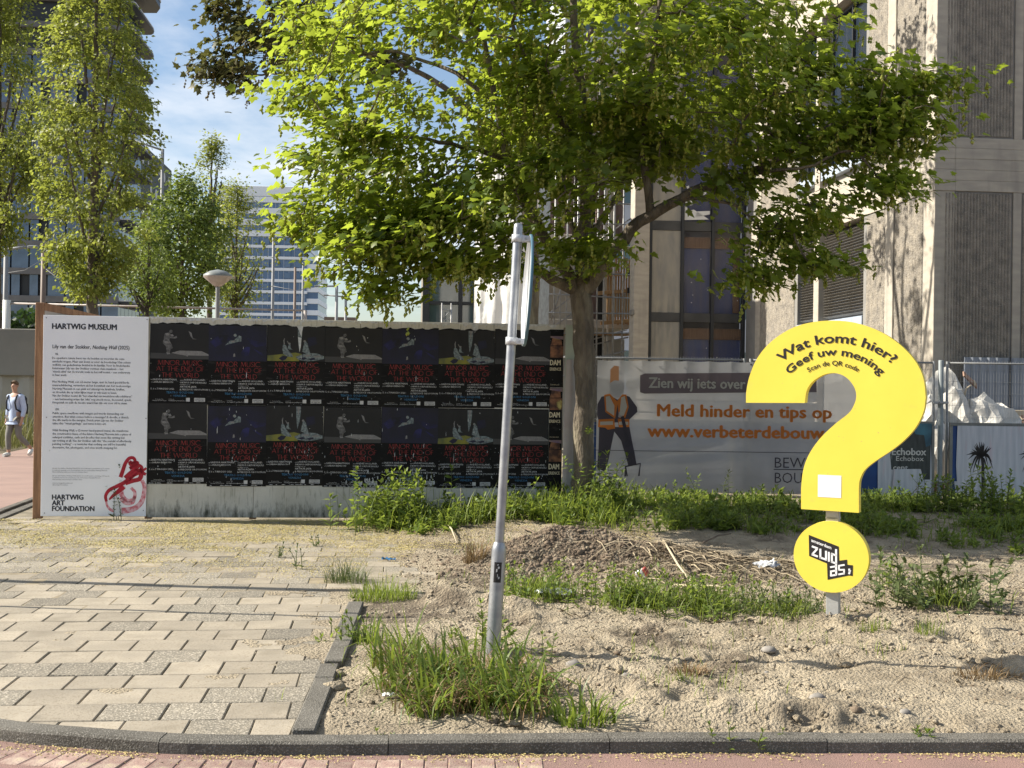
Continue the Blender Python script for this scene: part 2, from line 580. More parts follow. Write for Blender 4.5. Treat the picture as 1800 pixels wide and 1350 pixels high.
# gutter bricks, one row in front of the kerb on the left
gut = bpy.data.objects.new('gutter', None); col.objects.link(gut); tag(gut, kind='structure')
bm_ = MB(); bm_.bbox((-0.0500,-0.10,-0.06),(0.0500,0.10,0.004), 0.004); brick_me = bm_.mesh('brick', m_brick)
KR2 = arc_resample(KP, 0.103); KN2 = kerb_normals(KR2)
cnt = 0
for i in range(len(KR2)):
    x, y = KR2[i]
    if not (-4.5 < x < 0.15) or y > 8: continue
    nn = KN2[i]; c = KR2[i] + nn*0.300
    if x > -0.6: c = c - nn*0.02*(x+0.6)
    o = link('brick', brick_me, gut)
    o.location = (c[0], c[1], ROAD_Z + rng.normal(0.0005, 0.0015))
    o.rotation_euler = (rng.normal(0,.012), rng.normal(0,.012), math.atan2(nn[1], nn[0]) + math.pi/2 + rng.normal(0,.03))
    cnt += 1

# ---- pavement slabs 30 x 30 in half bond
pav = bpy.data.objects.new('pavement', None); col.objects.link(pav); tag(pav, kind='structure')
b = MB()
jp = [(p[0], p[1]) for p in KP if p[0] < -0.9 and p[1] < 15.3]
poly = jp + [(-1.0,5.6), (-1.2,8.7), (-1.0,16.4), (-6.3,15.6)]
b.flat(poly, -0.016, 'z'); b.build('paving_bed', m_joint, pav)
# joints are filled with sand except over the settled middle of the pavement
gx = np.arange(-4.6, -1.04, .03); gy = np.arange(5.62, 13.6, .03)
JX, JY = np.meshgrid(gx, gy)
sett = np.exp(-((JX+2.0)/1.0)**2 - ((JY-6.9)/1.35)**2)
JZ = -.0035 - .011*np.clip(1.5*sett + .9*(fbm(JX*1.7, JY*1.7+9, 3)-.5), 0, 1)
ji = np.arange(JX.size).reshape(JX.shape)
jF = np.stack([ji[:-1,:-1].ravel(), ji[:-1,1:].ravel(), ji[1:,1:].ravel(), ji[1:,:-1].ravel()],1)
kr_y = np.interp(JX[:-1,:-1].ravel(), KP[20:90,0], KP[20:90,1])
jF = jF[(JY[:-1,:-1].ravel() > kr_y+.05) & (JX[:-1,:-1].ravel() < -.99-.057*(JY[:-1,:-1].ravel()-5.5))]
link('joint_sand', np_mesh('joint_sand', np.stack([JX.ravel(),JY.ravel(),JZ.ravel()],1), jF, m_jsand), pav)
def clip(poly, a, n):
    """keep the side of the line through a where (p-a).n <= 0"""
    out = []
    for i in range(len(poly)):
        p, q = poly[i], poly[(i+1) % len(poly)]
        dp = (p-a) @ n; dq = (q-a) @ n
        if dp <= 0: out.append(p)
        if dp*dq < 0: out.append(p + (q-p) * (dp/(dp-dq)))
    return out
DIV0, DIV1 = np.array((-0.99,5.45)), np.array((-1.17,8.70))
DN = np.array((DIV1[1]-DIV0[1], -(DIV1[0]-DIV0[0]))); DN = DN/np.linalg.norm(DN)
def slab_mesh(poly, h=0.05, ch=0.005):
    """slab with a small chamfer; poly counter-clockwise about its own centre"""
    c = np.mean(poly, axis=0)
    n = len(poly)
    ins = [p + (c-p) * (ch*1.3/max(np.linalg.norm(c-p), .02)) for p in poly]
    vs = [(*p, 0) for p in ins] + [(*p, -ch) for p in poly] + [(*p, -h) for p in poly]
    fs = [tuple(range(n))]
    for i in range(n):
        j = (i+1) % n
        fs += [(i, n+i, n+j, j), (n+i, 2*n+i, 2*n+j, n+j)]
    bb = MB(); bb.add(vs, fs)
    return bb
hs = 0.1475
full = [np.array(p) for p in ((-hs,-hs),(hs,-hs),(hs,hs),(-hs,hs))]
full_me = {m: slab_mesh(full).mesh('paving_slab', m) for m in (m_tile, m_tile2)}
half = [np.array(p) for p in ((-hs,-.0725),(hs,-.0725),(hs,.0725),(-hs,.0725))]
cg, sg = math.cos(GRID), math.sin(GRID)
slabs = []
for r in range(-2, 34):
    for c in range(-32, 10):
        lx = (c + (0.5 if r % 2 else 0)) * 0.30; ly = 5.35 + r*0.30
        x = lx*cg - ly*sg + 0.0; y = lx*sg + ly*cg
        if y < 5.2 or y > 14.0: continue
        if x < -0.47*y - 1.2 or x > -0.7: continue
        if x < pe(y) + 0.3: continue
        # not under the hoarding
        if y > 13.66 + (x+5.42)*0.105 and x > -5.5: continue
        slabs.append((x, y))
slabs.sort(key=lambda p: math.hypot(*p) - (3 if abs(p[0]/p[1]) < 0.43 else 0))
rest = MB(); rest.use(m_tile); rest.use(m_tile2)
n_part = 0
for (x, y) in slabs:
    poly = [np.array((p[0]*cg - p[1]*sg + x, p[0]*sg + p[1]*cg + y)) for p in full]
    a0 = 4
    if y < 8.95 and x > -1.6: poly = clip(poly, DIV0 - DN*0.004, DN)
    if y < 7.8 and len(poly) > 2:
        k = np.argsort(((KR - (x,y))**2).sum(1))[:1]
        for kk in k: poly = clip(poly, KR[kk] - KN[kk]*0.004, KN[kk])
    if len(poly) < 3: continue
    P_ = np.array(poly); area = 0.5*abs(np.dot(P_[:,0], np.roll(P_[:,1],-1)) - np.dot(P_[:,1], np.roll(P_[:,0],-1)))
    if area < 0.006: continue
    v = vnoise(x*0.9+3, y*0.9) * 0.5 + rng.random()*0.62
    far = min(1, max(0, (y-8)/4))
    m = m_tile2 if v > 0.60 - 0.13*far else m_tile
    # settled patch in the middle of the pavement
    dz = rng.normal(0, 0.0018); rx, ry = rng.normal(0, .006, 2)
    rz = GRID + rng.normal(0, .004)
    visible = abs(x/y) < 0.445
    if n_part < 296 and visible:
        if area > 0.0865:
            o = link('paving_slab', full_me[m], pav)
            o.location = (x, y, dz); o.rotation_euler = (rx, ry, rz)
            o.scale = (1 - abs(rng.normal(0,.012)), 1 - abs(rng.normal(0,.006)), 1)
        else:
            cc = P_.mean(0)
            o = slab_mesh([p-cc for p in poly]).build('paving_slab', m, pav, fix=False)
            o.location = (cc[0], cc[1], dz)
        n_part += 1
    else:
        s_ = slab_mesh(poly); rest.use(m)
        rest.add([(p[0], p[1], p[2]+dz) for p in s_.v], s_.f)
if rest.f: tag(rest.build('paving_slabs', None, pav, fix=False), kind='stuff')

# ---- divider kerb between pavement and sand
divider = bpy.data.objects.new('divider_kerb', None); col.objects.link(divider); tag(divider, kind='structure')
dl = np.linalg.norm(DIV1-DIV0); ang = math.atan2(*(DIV1-DIV0)[::-1])
for i, (a, c, dz, dr) in enumerate(((0.02,0.98,0.0,0.0), (0.985,1.30,0.004,0.004), (1.345,2.30,0.012,-0.01), (2.31,3.22,0.008,0.0))):
    M_ = Matrix.Translation((DIV0[0], DIV0[1], 0)) @ Matrix.Rotation(ang+dr, 4, 'Z')
    b = MB(); b.bbox((a,-0.115,-0.15),(c,-0.003,0.022+dz), 0.008, M_); b.build('kerbstone', m_kerb, divider)

# ---- sand lot
def x_edge(y):
    return np.where(y < 8.7, -0.95 - (y-5.5)*0.057, -1.20 + 0.0*y)
def gz(x, y):
    x = np.asarray(x, float); y = np.asarray(y, float)
    z = 0.006 + 0.0*x
    z = z + 0.055*(fbm(x*0.9+5, y*0.9, 4)-0.47)
    z = z + 0.15*sstep(11.3, 14.2, y)*sstep(-1.6,0.2,x)
    rid = np.exp(-((x-0.75)/1.05)**4) * np.exp(-((y-10.75-0.12*np.sin(x*3))/0.5)**2)
    z = z + rid*(0.13 + 0.24*fbm(x*2.5, y*2.5+3, 5) + 0.06*np.abs(fbm(x*9,y*9,3)-.45))
    z = z + 0.12*np.exp(-((x-2.1)/0.8)**2 - ((y-10.1)/0.45)**2)
    z = z + 0.05*np.exp(-((x-2.35)/0.45)**2 - ((y-8.1)/0.3)**2)
    z = z + 0.04*np.exp(-((x+0.25)/0.5)**2 - ((y-8.55)/0.35)**2)
    z = z + 0.06*np.exp(-((x-0.9)/0.7)**2 - ((y-5.95)/0.18)**2) + 0.05*np.exp(-((x-0.3)/0.35)**2 - ((y-6.35)/0.15)**2)
    for (ax_, ay_, bx_, by_, hh_) in ((.35,6.34,.95,5.98,.062),(.9,6.12,1.75,5.86,.05),(1.1,5.84,1.55,5.72,.05),(2.5,8.0,3.6,7.72,.06),(3.4,7.2,4.6,6.9,.05),(-.7,6.6,-.3,6.3,.045),(-.55,8.7,.1,8.45,.07),(1.6,7.35,2.5,7.1,.035)):
        tt = np.clip(((x-ax_)*(bx_-ax_)+(y-ay_)*(by_-ay_))/((bx_-ax_)**2+(by_-ay_)**2), 0, 1)
        wob = .07*(fbm(x*6+ax_*9, y*2, 3)-.45)
        dd = np.hypot(x-ax_-tt*(bx_-ax_), y-ay_-tt*(by_-ay_)-wob)
        z = z + hh_*np.exp(-(dd/.085)**2)*(.4+1.2*vnoise(x*9+ay_, y*9))
    rough = 0.35 + 0.65*sstep(0.42, 0.62, fbm(x*1.1+9, y*1.1, 3))
    z = z + rough*(0.034*(fbm(x*6, y*6, 4)-0.47) + 0.040*np.abs(fbm(x*12+40, y*12, 4)-0.44) + 0.020*(vnoise(x*24, y*24)-.5)*vnoise(x*5+3,y*5) + 0.014*(vnoise(x*40, y*40)-.5))
    # edges: run down under the pavement on the left, level with the kerb in front
    xe = x_edge(y)
    far = sstep(8.6, 9.0, y)
    t = np.where(y < 8.7, sstep(-0.02, 0.12, x-xe), sstep(-1.3, 0.5, x-xe + 1.2*(fbm(x*1.4, y*1.4+7, 4)-0.5)))
    lo = np.where(y < 8.7, -0.03, -0.022)
    z = lo*(1-t) + z*t
    f = sstep(0.0, 0.30, y - (5.50+0.047*x))
    return -0.012*(1-f) + z*f
_dents = [(rng.uniform(-0.6,6), rng.uniform(5.7,9.0), rng.uniform(.05,.12), rng.uniform(.014,.042), rng.uniform(0,3.1)) for _ in range(190)]
ys = [5.46]
while ys[-1] < 26: ys.append(ys[-1] + 0.019*max(1, (ys[-1]/6.0)**1.6))
ys = np.array(ys); xs = np.r_[np.arange(-2.6, 4.2, 0.022), np.arange(4.2, 9.5, 0.05)]
X, Y = np.meshgrid(xs, ys)
Z = gz(X, Y)
for (a, c, r_, h, th) in _dents:
    ca, sa = math.cos(th), math.sin(th)
    u = ((X-a)*ca + (Y-c)*sa)/(r_*1.9); v = (-(X-a)*sa + (Y-c)*ca)/r_
    q = u*u+v*v
    Z += np.where(q < 6, -h*np.exp(-q*1.6) + 0.45*h*np.exp(-(q-1.6)**2*1.2), 0)
Y2 = Y.copy()
front = 5.475+0.047*np.clip(X,-1,9)+0.0*X
Y2 = np.maximum(Y, np.where(X > -1.0, front, Y))
nx, ny = len(xs), len(ys)
idx = np.arange(nx*ny).reshape(ny, nx)
F = np.stack([idx[:-1,:-1].ravel(), idx[:-1,1:].ravel(), idx[1:,1:].ravel(), idx[1:,:-1].ravel()], 1)
xm, ym = X[:-1,:-1].ravel(), Y[:-1,:-1].ravel()
keep = (xm > x_edge(ym) - 0.01) | (ym > 8.75)
F = F[keep]
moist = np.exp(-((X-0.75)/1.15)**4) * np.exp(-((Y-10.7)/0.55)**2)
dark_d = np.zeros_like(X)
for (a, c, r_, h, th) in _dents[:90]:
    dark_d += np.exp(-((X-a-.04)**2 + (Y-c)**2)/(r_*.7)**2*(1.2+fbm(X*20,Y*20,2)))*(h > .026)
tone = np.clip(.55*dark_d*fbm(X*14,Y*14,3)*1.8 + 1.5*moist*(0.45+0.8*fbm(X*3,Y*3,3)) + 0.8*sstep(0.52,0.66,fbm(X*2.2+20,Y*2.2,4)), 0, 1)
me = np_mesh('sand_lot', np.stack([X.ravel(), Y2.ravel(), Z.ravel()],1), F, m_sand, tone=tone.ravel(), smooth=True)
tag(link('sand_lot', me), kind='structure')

# sand swept over the slabs beside the divider and along the kerb
gx = np.arange(-3.4, -1.03, .025); gy = np.arange(5.6, 9.4, .025)
DX, DY = np.meshgrid(gx, gy)
side = -0.95 - (DY-5.5)*0.057 - DX
kd = DY - np.interp(DX.ravel(), KP[20:90,0], KP[20:90,1]).reshape(DX.shape)
DZ = .011*(1.3*fbm(DX*5, DY*5, 5) - .98 + .62*np.exp(-side/.22)*sstep(5.9,7.4,DY) + .30*np.exp(-kd/.05) + .25*sstep(8.3,9.2,DY)*np.exp(-side/.7))
DZ = np.minimum(DZ, .006)
k_ = (DZ > .0002); di = np.arange(DX.size).reshape(DX.shape)
q4 = k_[:-1,:-1] | k_[:-1,1:] | k_[1:,1:] | k_[1:,:-1]
q4 &= (kd[:-1,:-1] > .02) & (side[:-1,:-1] > .03)
dF = np.stack([di[:-1,:-1][q4], di[:-1,1:][q4], di[1:,1:][q4], di[1:,:-1][q4]],1)
tag(link('swept_sand', np_mesh('swept_sand', np.stack([DX.ravel(),DY.ravel(),DZ.ravel()],1), dF, m_sand, tone=np.zeros(DX.size), smooth=True)), kind='stuff')
# ================================================================ HOARDING WITH PANEL AND POSTERS
WALL0 = Vector((-5.42, 13.80, 0.0))
WROT = R(6.0)
m_ply = mat('painted_hoarding', (0.56,0.54,0.47), 0.7, c2=(0.47,0.45,0.38), nscale=3, c3=(0.22,0.215,0.16), n3=7, lo3=.56, hi3=.75, st3=(6,1,.7), bump=0.15, bscale=60)
m_green = mat('pale_green_board', (0.42,0.46,0.37), 0.7, c2=(0.36,0.40,0.33), nscale=3)
m_wood = mat('timber', (0.30,0.17,0.09), 0.75, c2=(0.20,0.11,0.06), nscale=4, stretch=(8,8,0.7), bump=0.2, bscale=30, speck=(16,(0.08,0.05,0.03),.68,.75))
m_plyw = mat('raw_plywood', (0.45,0.40,0.33), 0.8, c2=(0.38,0.33,0.27), nscale=4)
m_panel = mat('white_panel', (0.82,0.83,0.85), 0.45, c2=(0.78,0.79,0.81), nscale=2, c3=(0.30,0.31,0.27), n3=16, lo3=.72, hi3=.82)
m_ink = mat('black_print', (0.022,0.024,0.035), 0.5)
m_inkg = mat('grey_print', (0.10,0.105,0.12), 0.5)
m_spray = mat('red_spray_paint', (0.42,0.012,0.03), 0.5, c2=(0.30,0.01,0.02), nscale=12)
m_spray2 = mat('faint_red_spray', (0.55,0.14,0.17), 0.6, c2=(0.70,0.45,0.48), nscale=25, lo=.4, hi=.6)
m_sheet = mat('poster_black', (0.0055,0.0052,0.0048), 0.6, c2=(0.010,0.0095,0.0085), nscale=4, roff=True, bump=0.10, bscale=14, spec=0.15, speck=(42,(0.30,0.31,0.30),.735,.75),
              c3=(0.03,0.028,0.026), n3=7, lo3=.6, hi3=.75, st3=(1,1,4))
m_torn = mat('torn_paper', (0.62,0.62,0.60), 0.8, c2=(0.42,0.44,0.45), nscale=30)
m_red = mat('red_print', (0.38,0.038,0.034), 0.5, c2=(0.26,0.028,0.025), nscale=9)
m_white = mat('white_print', (0.58,0.57,0.55), 0.5, c2=(0.42,0.42,0.41), nscale=20)
m_blue = mat('blue_print', (0.045,0.20,0.36), 0.5, c2=(0.03,0.12,0.24), nscale=12)
m_g1 = mat('photo_dark_grey', (0.013,0.0125,0.0115), 0.6, c2=(0.008,0.0075,0.007), nscale=5)
m_g2 = mat('photo_grey', (0.15,0.145,0.14), 0.5, c2=(0.05,0.048,0.046), nscale=30)
m_g3 = mat('photo_light_grey', (0.22,0.21,0.20), 0.45, c2=(0.15,0.145,0.14), nscale=28)
m_floor_g = mat('photo_floor_grey', (0.045,0.044,0.042), 0.55)
m_b1 = mat('photo_navy', (0.006,0.006,0.012), 0.5, c2=(0.008,0.008,0.028), nscale=5)
m_b2 = mat('photo_blue', (0.014,0.014,0.085), 0.55, c2=(0.005,0.005,0.010), nscale=7, lo=.35, hi=.6)
m_y1 = mat('photo_yellow', (0.22,0.205,0.025), 0.55, c2=(0.07,0.085,0.035), nscale=6)
m_gg = mat('photo_grey_green', (0.20,0.24,0.24), 0.45, c2=(0.06,0.075,0.08), nscale=40)

hoard = thing('hoarding', 'long painted plywood hoarding covered in black posters with bare stained foot', 'hoarding', WALL0, WROT)
Lw = 6.22
x = 1.19
for wdt in (1.22, 1.22, 1.22, 1.22):
    b = MB(); b.bbox((x+0.002,0,0.02),(min(x+wdt,6.09)-0.002,0.022,2.36),0.002); b.build('board', m_ply, hoard); x += wdt
b = MB(); b.bbox((6.094,0.0,0.06),(Lw,0.022,2.36),0.002); b.build('board', m_green, hoard)['label'] = 'pale green end board'
b = MB(); b.bbox((0.0,0,0.03),(1.188,0.018,2.35),0.002); b.build('board', m_ply, hoard)
b = MB(); b.bbox((-0.10,0.024,0.0),(0.0,0.10,2.50),0.004); b.build('post', m_wood, hoard)
b = MB(); b.prism([(0.0,2.50),(0.62,2.365),(0.62,2.30),(0.0,2.41)], 0.026, 0.09, 'y'); b.build('sloping_batten', m_wood, hoard)
b = MB(); b.prism([(0.0,2.41),(0.60,2.30),(0.6,2.2),(0.0,2.2)], 0.03, 0.042, 'y'); b.build('gusset', m_plyw, hoard)
for xx in (1.2, 2.4, 3.6, 4.8, 6.0):
    b = MB(); b.bbox((xx-0.04,0.026,0.0),(xx+0.04,0.09,2.33),0.003); b.build('rear_stud', m_wood, hoard)
# ragged paper left along the top
L = Letters()
xx = 1.2
while xx < 5.95:
    w = rng.uniform(.02,.14); h = rng.uniform(.012,.045) + (0.10 if rng.random() < .05 else 0)
    L.poly([(xx,2.355),(xx+w,2.355),(xx+w*rng.uniform(.6,1),2.355-h*rng.uniform(.5,1)),(xx+w*rng.uniform(.2,.5),2.355-h)])
    xx += w*rng.uniform(.6,1.0)
L.build('torn_paper_rim', m_torn, hoard, depth=-0.006)['kind'] = 'stuff'

# ---- information panel
panel = thing('information_panel', 'white museum text panel with red graffiti scrawl at left end of hoarding', 'sign', hoard.matrix_basis @ Vector((0,-0.022,0)), WROT)
panel.location = WALL0 + Matrix.Rotation(WROT,3,'Z') @ Vector((0,-0.024,0))
b = MB(); b.bbox((0.004,0,0.035),(1.186,0.02,2.355),0.002); b.build('board', m_panel, panel)
KX, KZ = 1.182/188.5, 2.32/357.0
def pxz(px, py, base=None):
    # photograph pixel on the panel -> local coordinates (lean of the picture removed)
    xl = 75 - (py-553)*0.0335; xr = 262 - (py-553)*0.021
    return ((px-xl)/(xr-xl)*1.182+0.004, 2.355 - (py - 553 - (px-75)*0.012)/357.5*2.32)
def pt(L, s, px, py, cap, width=None, bold=0.0, shear=0.0, xs=1.0):
    a, c = pxz(px, py)
    L.line(s, a, c, cap*KZ, width*KX if width else None, bold=bold, shear=shear, xs=xs, res=1 if cap < 6 else 2)
L = Letters()
pt(L, 'HARTWIG MUSEUM', 90, 577.5, 9.6, 115, 0.04)
pt(L, 'HARTWIG', 84.5, 881, 8.6, 55.5, 0.04)
pt(L, 'ART', 84.3, 891.2, 8.6, 22, 0.04)
pt(L, 'FOUNDATION', 84.3, 901.4, 8.6, 75, 0.04)
pt(L, 'Lily van der Stokker,', 90, 612, 6.4, 68, 0.014)
pt(L, 'Nothing Wall', 161, 613, 6.4, 44, 0.014, 0.25)
pt(L, '(2025)', 207, 613.6, 6.4, 20, 0.014)
L.build('heading_lettering', m_ink, panel)['kind'] = 'stuff'
body = [(95,624,'NL',5), (89,631,'De openbare ruimte barst van de beelden en woorden die onze',129),
 (89,637.2,'aandacht vragen. Maar wat komt er v\u00f3\u00f3r de boodschap? Een schets',140), (89,643.2,'wellicht, een gedachteloze krabbel in de kantlijn. Voor de Nederlandse',139),
 (89,649.2,'kunstenaar Lily van der Stokker vormen deze maaksels \u2013 het',127), (89,655.2,"\u2018visuele afval\u2019 van de wereld, zoals ze het zelf noemt \u2013 een onderwerp",139), (89,661.2,'in haar werk.',25.5),
 (88.5,673.2,'Met Nothing Wall, een 62-meter lange, met de hand geschilderde',137.5), (88.5,679.4,'muurschildering, verandert zij het bouwhek van het toekomstige',140), (88.5,685.6,'Hartwig Museum in een plek vol uitvergrote krabbels, krullen,',129.5),
 (88.5,691.8,'en droedels die op tekst lijken maar er valt niets te lezen.',115), (88,698,'Van der Stokker noemt dit \u201chet schandaal van moeiteloos niks schilderen\u201d',143), (88,704.2,'\u2013 een herinnering eraan dat \u2018niks\u2019 nog steeds mooi, decoratief, speels,',142), (88,710.2,'fotogeniek en zelfs de moeite waard kan zijn om voor stil te staan.',134),
 (93.5,722.5,'EN',5.5), (88,729.2,'Public space overflows with images and words demanding our',127.5), (88,735.4,'attention. But what comes before a message? A doodle, a sketch,',136.5), (87.5,741.4,'the idle marks in the margins. Dutch artist Lily van der Stokker',127), (87.5,747.4,'takes this \u201cvisual garbage\u201d and turns it into art.',96),
 (87,759.6,'With Nothing Wall, a 62-meter hand-painted mural, she transforms',136), (87,765.8,'the construction fence of the future Hartwig Museum into a place of',141), (87,772,'enlarged scribbles, curls and doodles that seem like writing but',129), (87,778,'say nothing at all. Van der Stokker calls this \u201cthe scandal of effortlessly',141), (86.5,784,'painting nothing\u201d \u2013 a reminder that nothing can still be beautiful,',132), (86.5,790.2,'decorative, fun, photogenic, and even worth stopping for.',116.5)]
small = [(86,826.3,'Lily van der Stokker, Nothing Wall (2025), 62 x 2,44 meter, geschilderd op 51 panelen',102), (86,829.8,'In opdracht gemaakt voor de bouwplaats van het toekomstige Hartwig Museum',98), (86,833,'Muurschildering uitgevoerd door De Strakke Hand',62),
 (85.5,839.6,'Lily van der Stokker, Nothing Wall (2025), 62 x 2.44 meters, consisting of 51 panels',102), (85.5,843,'Commissioned for the construction site of the future Hartwig Museum',86), (85.5,846.2,'Wall painting executed by De Strakke Hand',53),
 (85.3,852.6,'www.hartwigartfoundation.nl',36), (85.3,855.8,'@hartwigartfoundation',28)]
L = Letters()
for (px, py, s, w) in body: pt(L, s, px, py, 3.7, w, 0.012)
for (px, py, s, w) in small: pt(L, s, px, py, 1.9, w, 0.0)
L.build('body_lettering', m_inkg, panel)['kind'] = 'stuff'
# graffiti scrawl
def gp(X, Y): return pxz(70 + X/9.0, 790 + Y/9.0)
L = Letters()
def gs(L, pts, w0, w1=None): L.stroke(smooth_path([gp(*p) for p in pts], 8), w0*1.3*KX/9, None if w1 is None else w1*1.3*KX/9)
gs(L, [(1250,470),(1290,360),(1330,250),(1390,170),(1460,160),(1490,210),(1450,240),(1400,215)], 50, 34)
gs(L, [(1400,215),(1420,270),(1500,230),(1530,250),(1430,310),(1400,330)], 40, 36)
gs(L, [(1400,330),(1470,300),(1550,280),(1600,320),(1570,370),(1520,340),(1540,300)], 42, 38)
gs(L, [(1590,380),(1640,350),(1675,325)], 36, 26)
gs(L, [(1560,330),(1620,400),(1665,430)], 44, 36)
gs(L, [(1320,480),(1420,390),(1510,330)], 46, 40)
gs(L, [(1015,860),(1003,770),(1060,680),(1180,620),(1330,545),(1450,440),(1530,350)], 34, 62)
gs(L, [(1330,570),(1450,530),(1560,500),(1590,420),(1560,380)], 50, 62)
gs(L, [(1400,500),(1480,440),(1540,410)], 30, 40)
gs(L, [(1060,830),(1120,770),(1210,700),(1300,620)], 20, 70)
L.build('graffiti', m_spray, panel, depth=-0.0022)
L = Letters()
gs(L, [(1600,520),(1640,620),(1630,750),(1590,870),(1500,960),(1380,1000),(1260,1010)], 44, 80)
gs(L, [(1420,640),(1480,710),(1470,810),(1400,850),(1330,830),(1270,760),(1260,680),(1300,610)], 36, 64)
gs(L, [(1010,860),(1030,930),(1080,990),(1140,1010)], 24, 40)
gs(L, [(1250,800),(1330,880),(1440,880),(1480,780)], 60, 40)
L.build('faint_graffiti', m_spray2, panel, depth=-0.0014)
b = MB(); b.use(m_inkg)
for (px, py) in ((77,735),(256,737),(80,558),(259,560),(70,905),(250,902)):
    a, c = pxz(px, py); b.prism([(a+0.006*math.cos(t), c+0.006*math.sin(t)) for t in np.arange(6)*math.pi/3], -0.004, 0.0, 'y')
b.build('screws', None, panel)

# ---- theatre posters
PW, PH = 0.672, 0.945
def q(X, Y): return ((X-60)/830*PW, PH - (Y-65)/1186*PH)
STROKES = {   # letters of the title: (width, strokes); thin and thick pen strokes in a unit-high box
 'M': (1.0, [((.08,0),(.22,1)), ((.22,1),(.52,.05)), ((.52,.05),(.80,1)), ((.80,1),(.93,0))]),
 'I': (.18, [((.09,0),(.09,1))]),
 'N': (.80, [((.08,0),(.08,1)), ((.08,1),(.72,0)), ((.72,0),(.72,1))]),
 'O': (1.0, ['O']), 'C': (.86, ['C']), 'S': (.55, ['S']), 'D': (.85, [((.10,0),(.10,1)), 'D']),
 'R': (.68, [((.10,0),(.10,1)), 'P', ((.34,.48),(.66,0))]), 'U': (.72, ['U']),
 'A': (.80, [((.02,0),(.42,1)), ((.42,1),(.78,0)), ((.16,.34),(.66,.34))]),
 'T': (.66, [((.33,0),(.33,1)), ((.0,1),(.66,1))]),
 'H': (.80, [((.09,0),(.09,1)), ((.71,0),(.71,1)), ((.09,.53),(.71,.53))]),
 'E': (.50, [((.09,0),(.09,1)), ((.09,1),(.48,1)), ((.09,.53),(.42,.53)), ((.09,0),(.50,0))]),
 'F': (.48, [((.09,0),(.09,1)), ((.09,1),(.48,1)), ((.09,.53),(.42,.53))]),
 'W': (1.25, [((.04,1),(.30,0)), ((.30,0),(.60,1)), ((.60,1),(.92,0)), ((.92,0),(1.2,1))]),
 'L': (.48, [((.09,0),(.09,1)), ((.09,0),(.48,0))]), ' ': (.42, [])}
def title_line(L, s, x0, x1, z0, z1):
    w = sum(STROKES[c][0] + .03 for c in s)
    k = (x1-x0)/w; h = z1-z0; x = x0
    th = 0.0040
    for c in s:
        cw, st = STROKES[c]
        for i, sk in enumerate(st):
            if sk == 'O': pts = [(.5+.46*math.cos(a), .5+.5*math.sin(a)) for a in np.linspace(0, 2*math.pi, 22)]
            elif sk == 'C': pts = [(.5+.46*math.cos(a), .5+.5*math.sin(a)) for a in np.linspace(.75, 2*math.pi-.75, 18)]
            elif sk == 'D': pts = [(.10,1)] + [(.32+.48*math.cos(a), .5+.5*math.sin(a)) for a in np.linspace(math.pi/2, -math.pi/2, 14)] + [(.10,0)]
            elif sk == 'P': pts = [(.10,1)] + [(.30+.28*math.cos(a), .74+.26*math.sin(a)) for a in np.linspace(math.pi/2, -math.pi/2, 10)] + [(.10,.48)]
            elif sk == 'U': pts = [(.09,1),(.09,.3)] + [(.36-.27*math.cos(a), .28-.28*math.sin(a)) for a in np.linspace(0, math.pi, 10)] + [(.63,.3),(.63,1)]
            elif sk == 'S': pts = [tuple(p) for p in smooth_path([(.48,.88),(.28,1.0),(.10,.80),(.28,.52),(.46,.26),(.28,.0),(.06,.12)], 4)]
            else: pts = sk
            P_ = [(x + a*k, z0 + bb*h) for a, bb in pts]
            t_ = th*(0.62 if (len(sk) == 2 and (abs(sk[0][1]-sk[1][1]) < .01 or (sk[1][1] > sk[0][1] and sk[0][0] != sk[1][0]))) else 1.0)
            if len(P_) == 2:
                (a0, b0), (a1, b1) = P_
                dxy = np.array((a1-a0, b1-b0)); nn = np.array((-dxy[1], dxy[0]))/np.linalg.norm(dxy)*t_/2
                L.raw(np.array([(a0,b0)+nn, (a1,b1)+nn, (a1,b1)-nn, (a0,b0)-nn]), np.array([(0,1,2),(0,2,3)]))
            else:
                L.stroke(P_, th*0.85)
        x += (cw + .03)*k
def ql(L, s, X0, X1, Yb, cap, bold=0.0):
    a, z = q(X0, Yb); a1, _ = q(X1, Yb)
    L.line(s, a, z, cap/1186*PH, a1-a, bold=bold, res=1)
L = Letters()
for s, X0, X1, Y0, Y1 in (('MINOR MUSIC',170,805,625,695), ('AT THE END OF',155,830,714,781), ('THE WORLD',232,760,808,875)):
    title_line(L, s, q(X0,0)[0], q(X1,0)[0], q(0,Y1)[1], q(0,Y0)[1])
ME_TITLE = L.mesh('title_lettering', m_red, -0.0016)
L = Letters()
ql(L,'by',80,100,918,14); ql(L,'SAIDIYA HARTMAN',106,440,920,25,.008); ql(L,'dir. by',80,118,954,12); ql(L,'SARAH BENSON',124,392,956,22,.008)
ql(L,'with',490,535,920,14); ql(L,'ANDR\u00c9 HOLLAND,',540,850,920,24,.008); ql(L,'OKWUI OKPOKWASILI',490,862,960,24,.008)
ql(L,'installations by',490,640,985,13); ql(L,'ARTHUR JAFA',490,725,1022,24,.008); ql(L,'& PRECIOUS OKOYOMON',488,888,1062,24,.008)
ql(L,'5, 6 e 7 MAGGIO 2026',80,410,1056,25,.008)
ql(L,'Presented by',150,260,1202,11); ql(L,'Hartwig Art Foundation',110,300,1222,13); ql(L,'tickets at',335,410,1200,11); ql(L,'hartwigartfoundation.nl',335,572,1222,13)
ME_CRED = L.mesh('credits_lettering', m_white, -0.0016)
L = Letters()
ql(L,'TEATRO GOLDONI',300,680,1110,30); ql(L,'VENEZIA',395,582,1158,28)
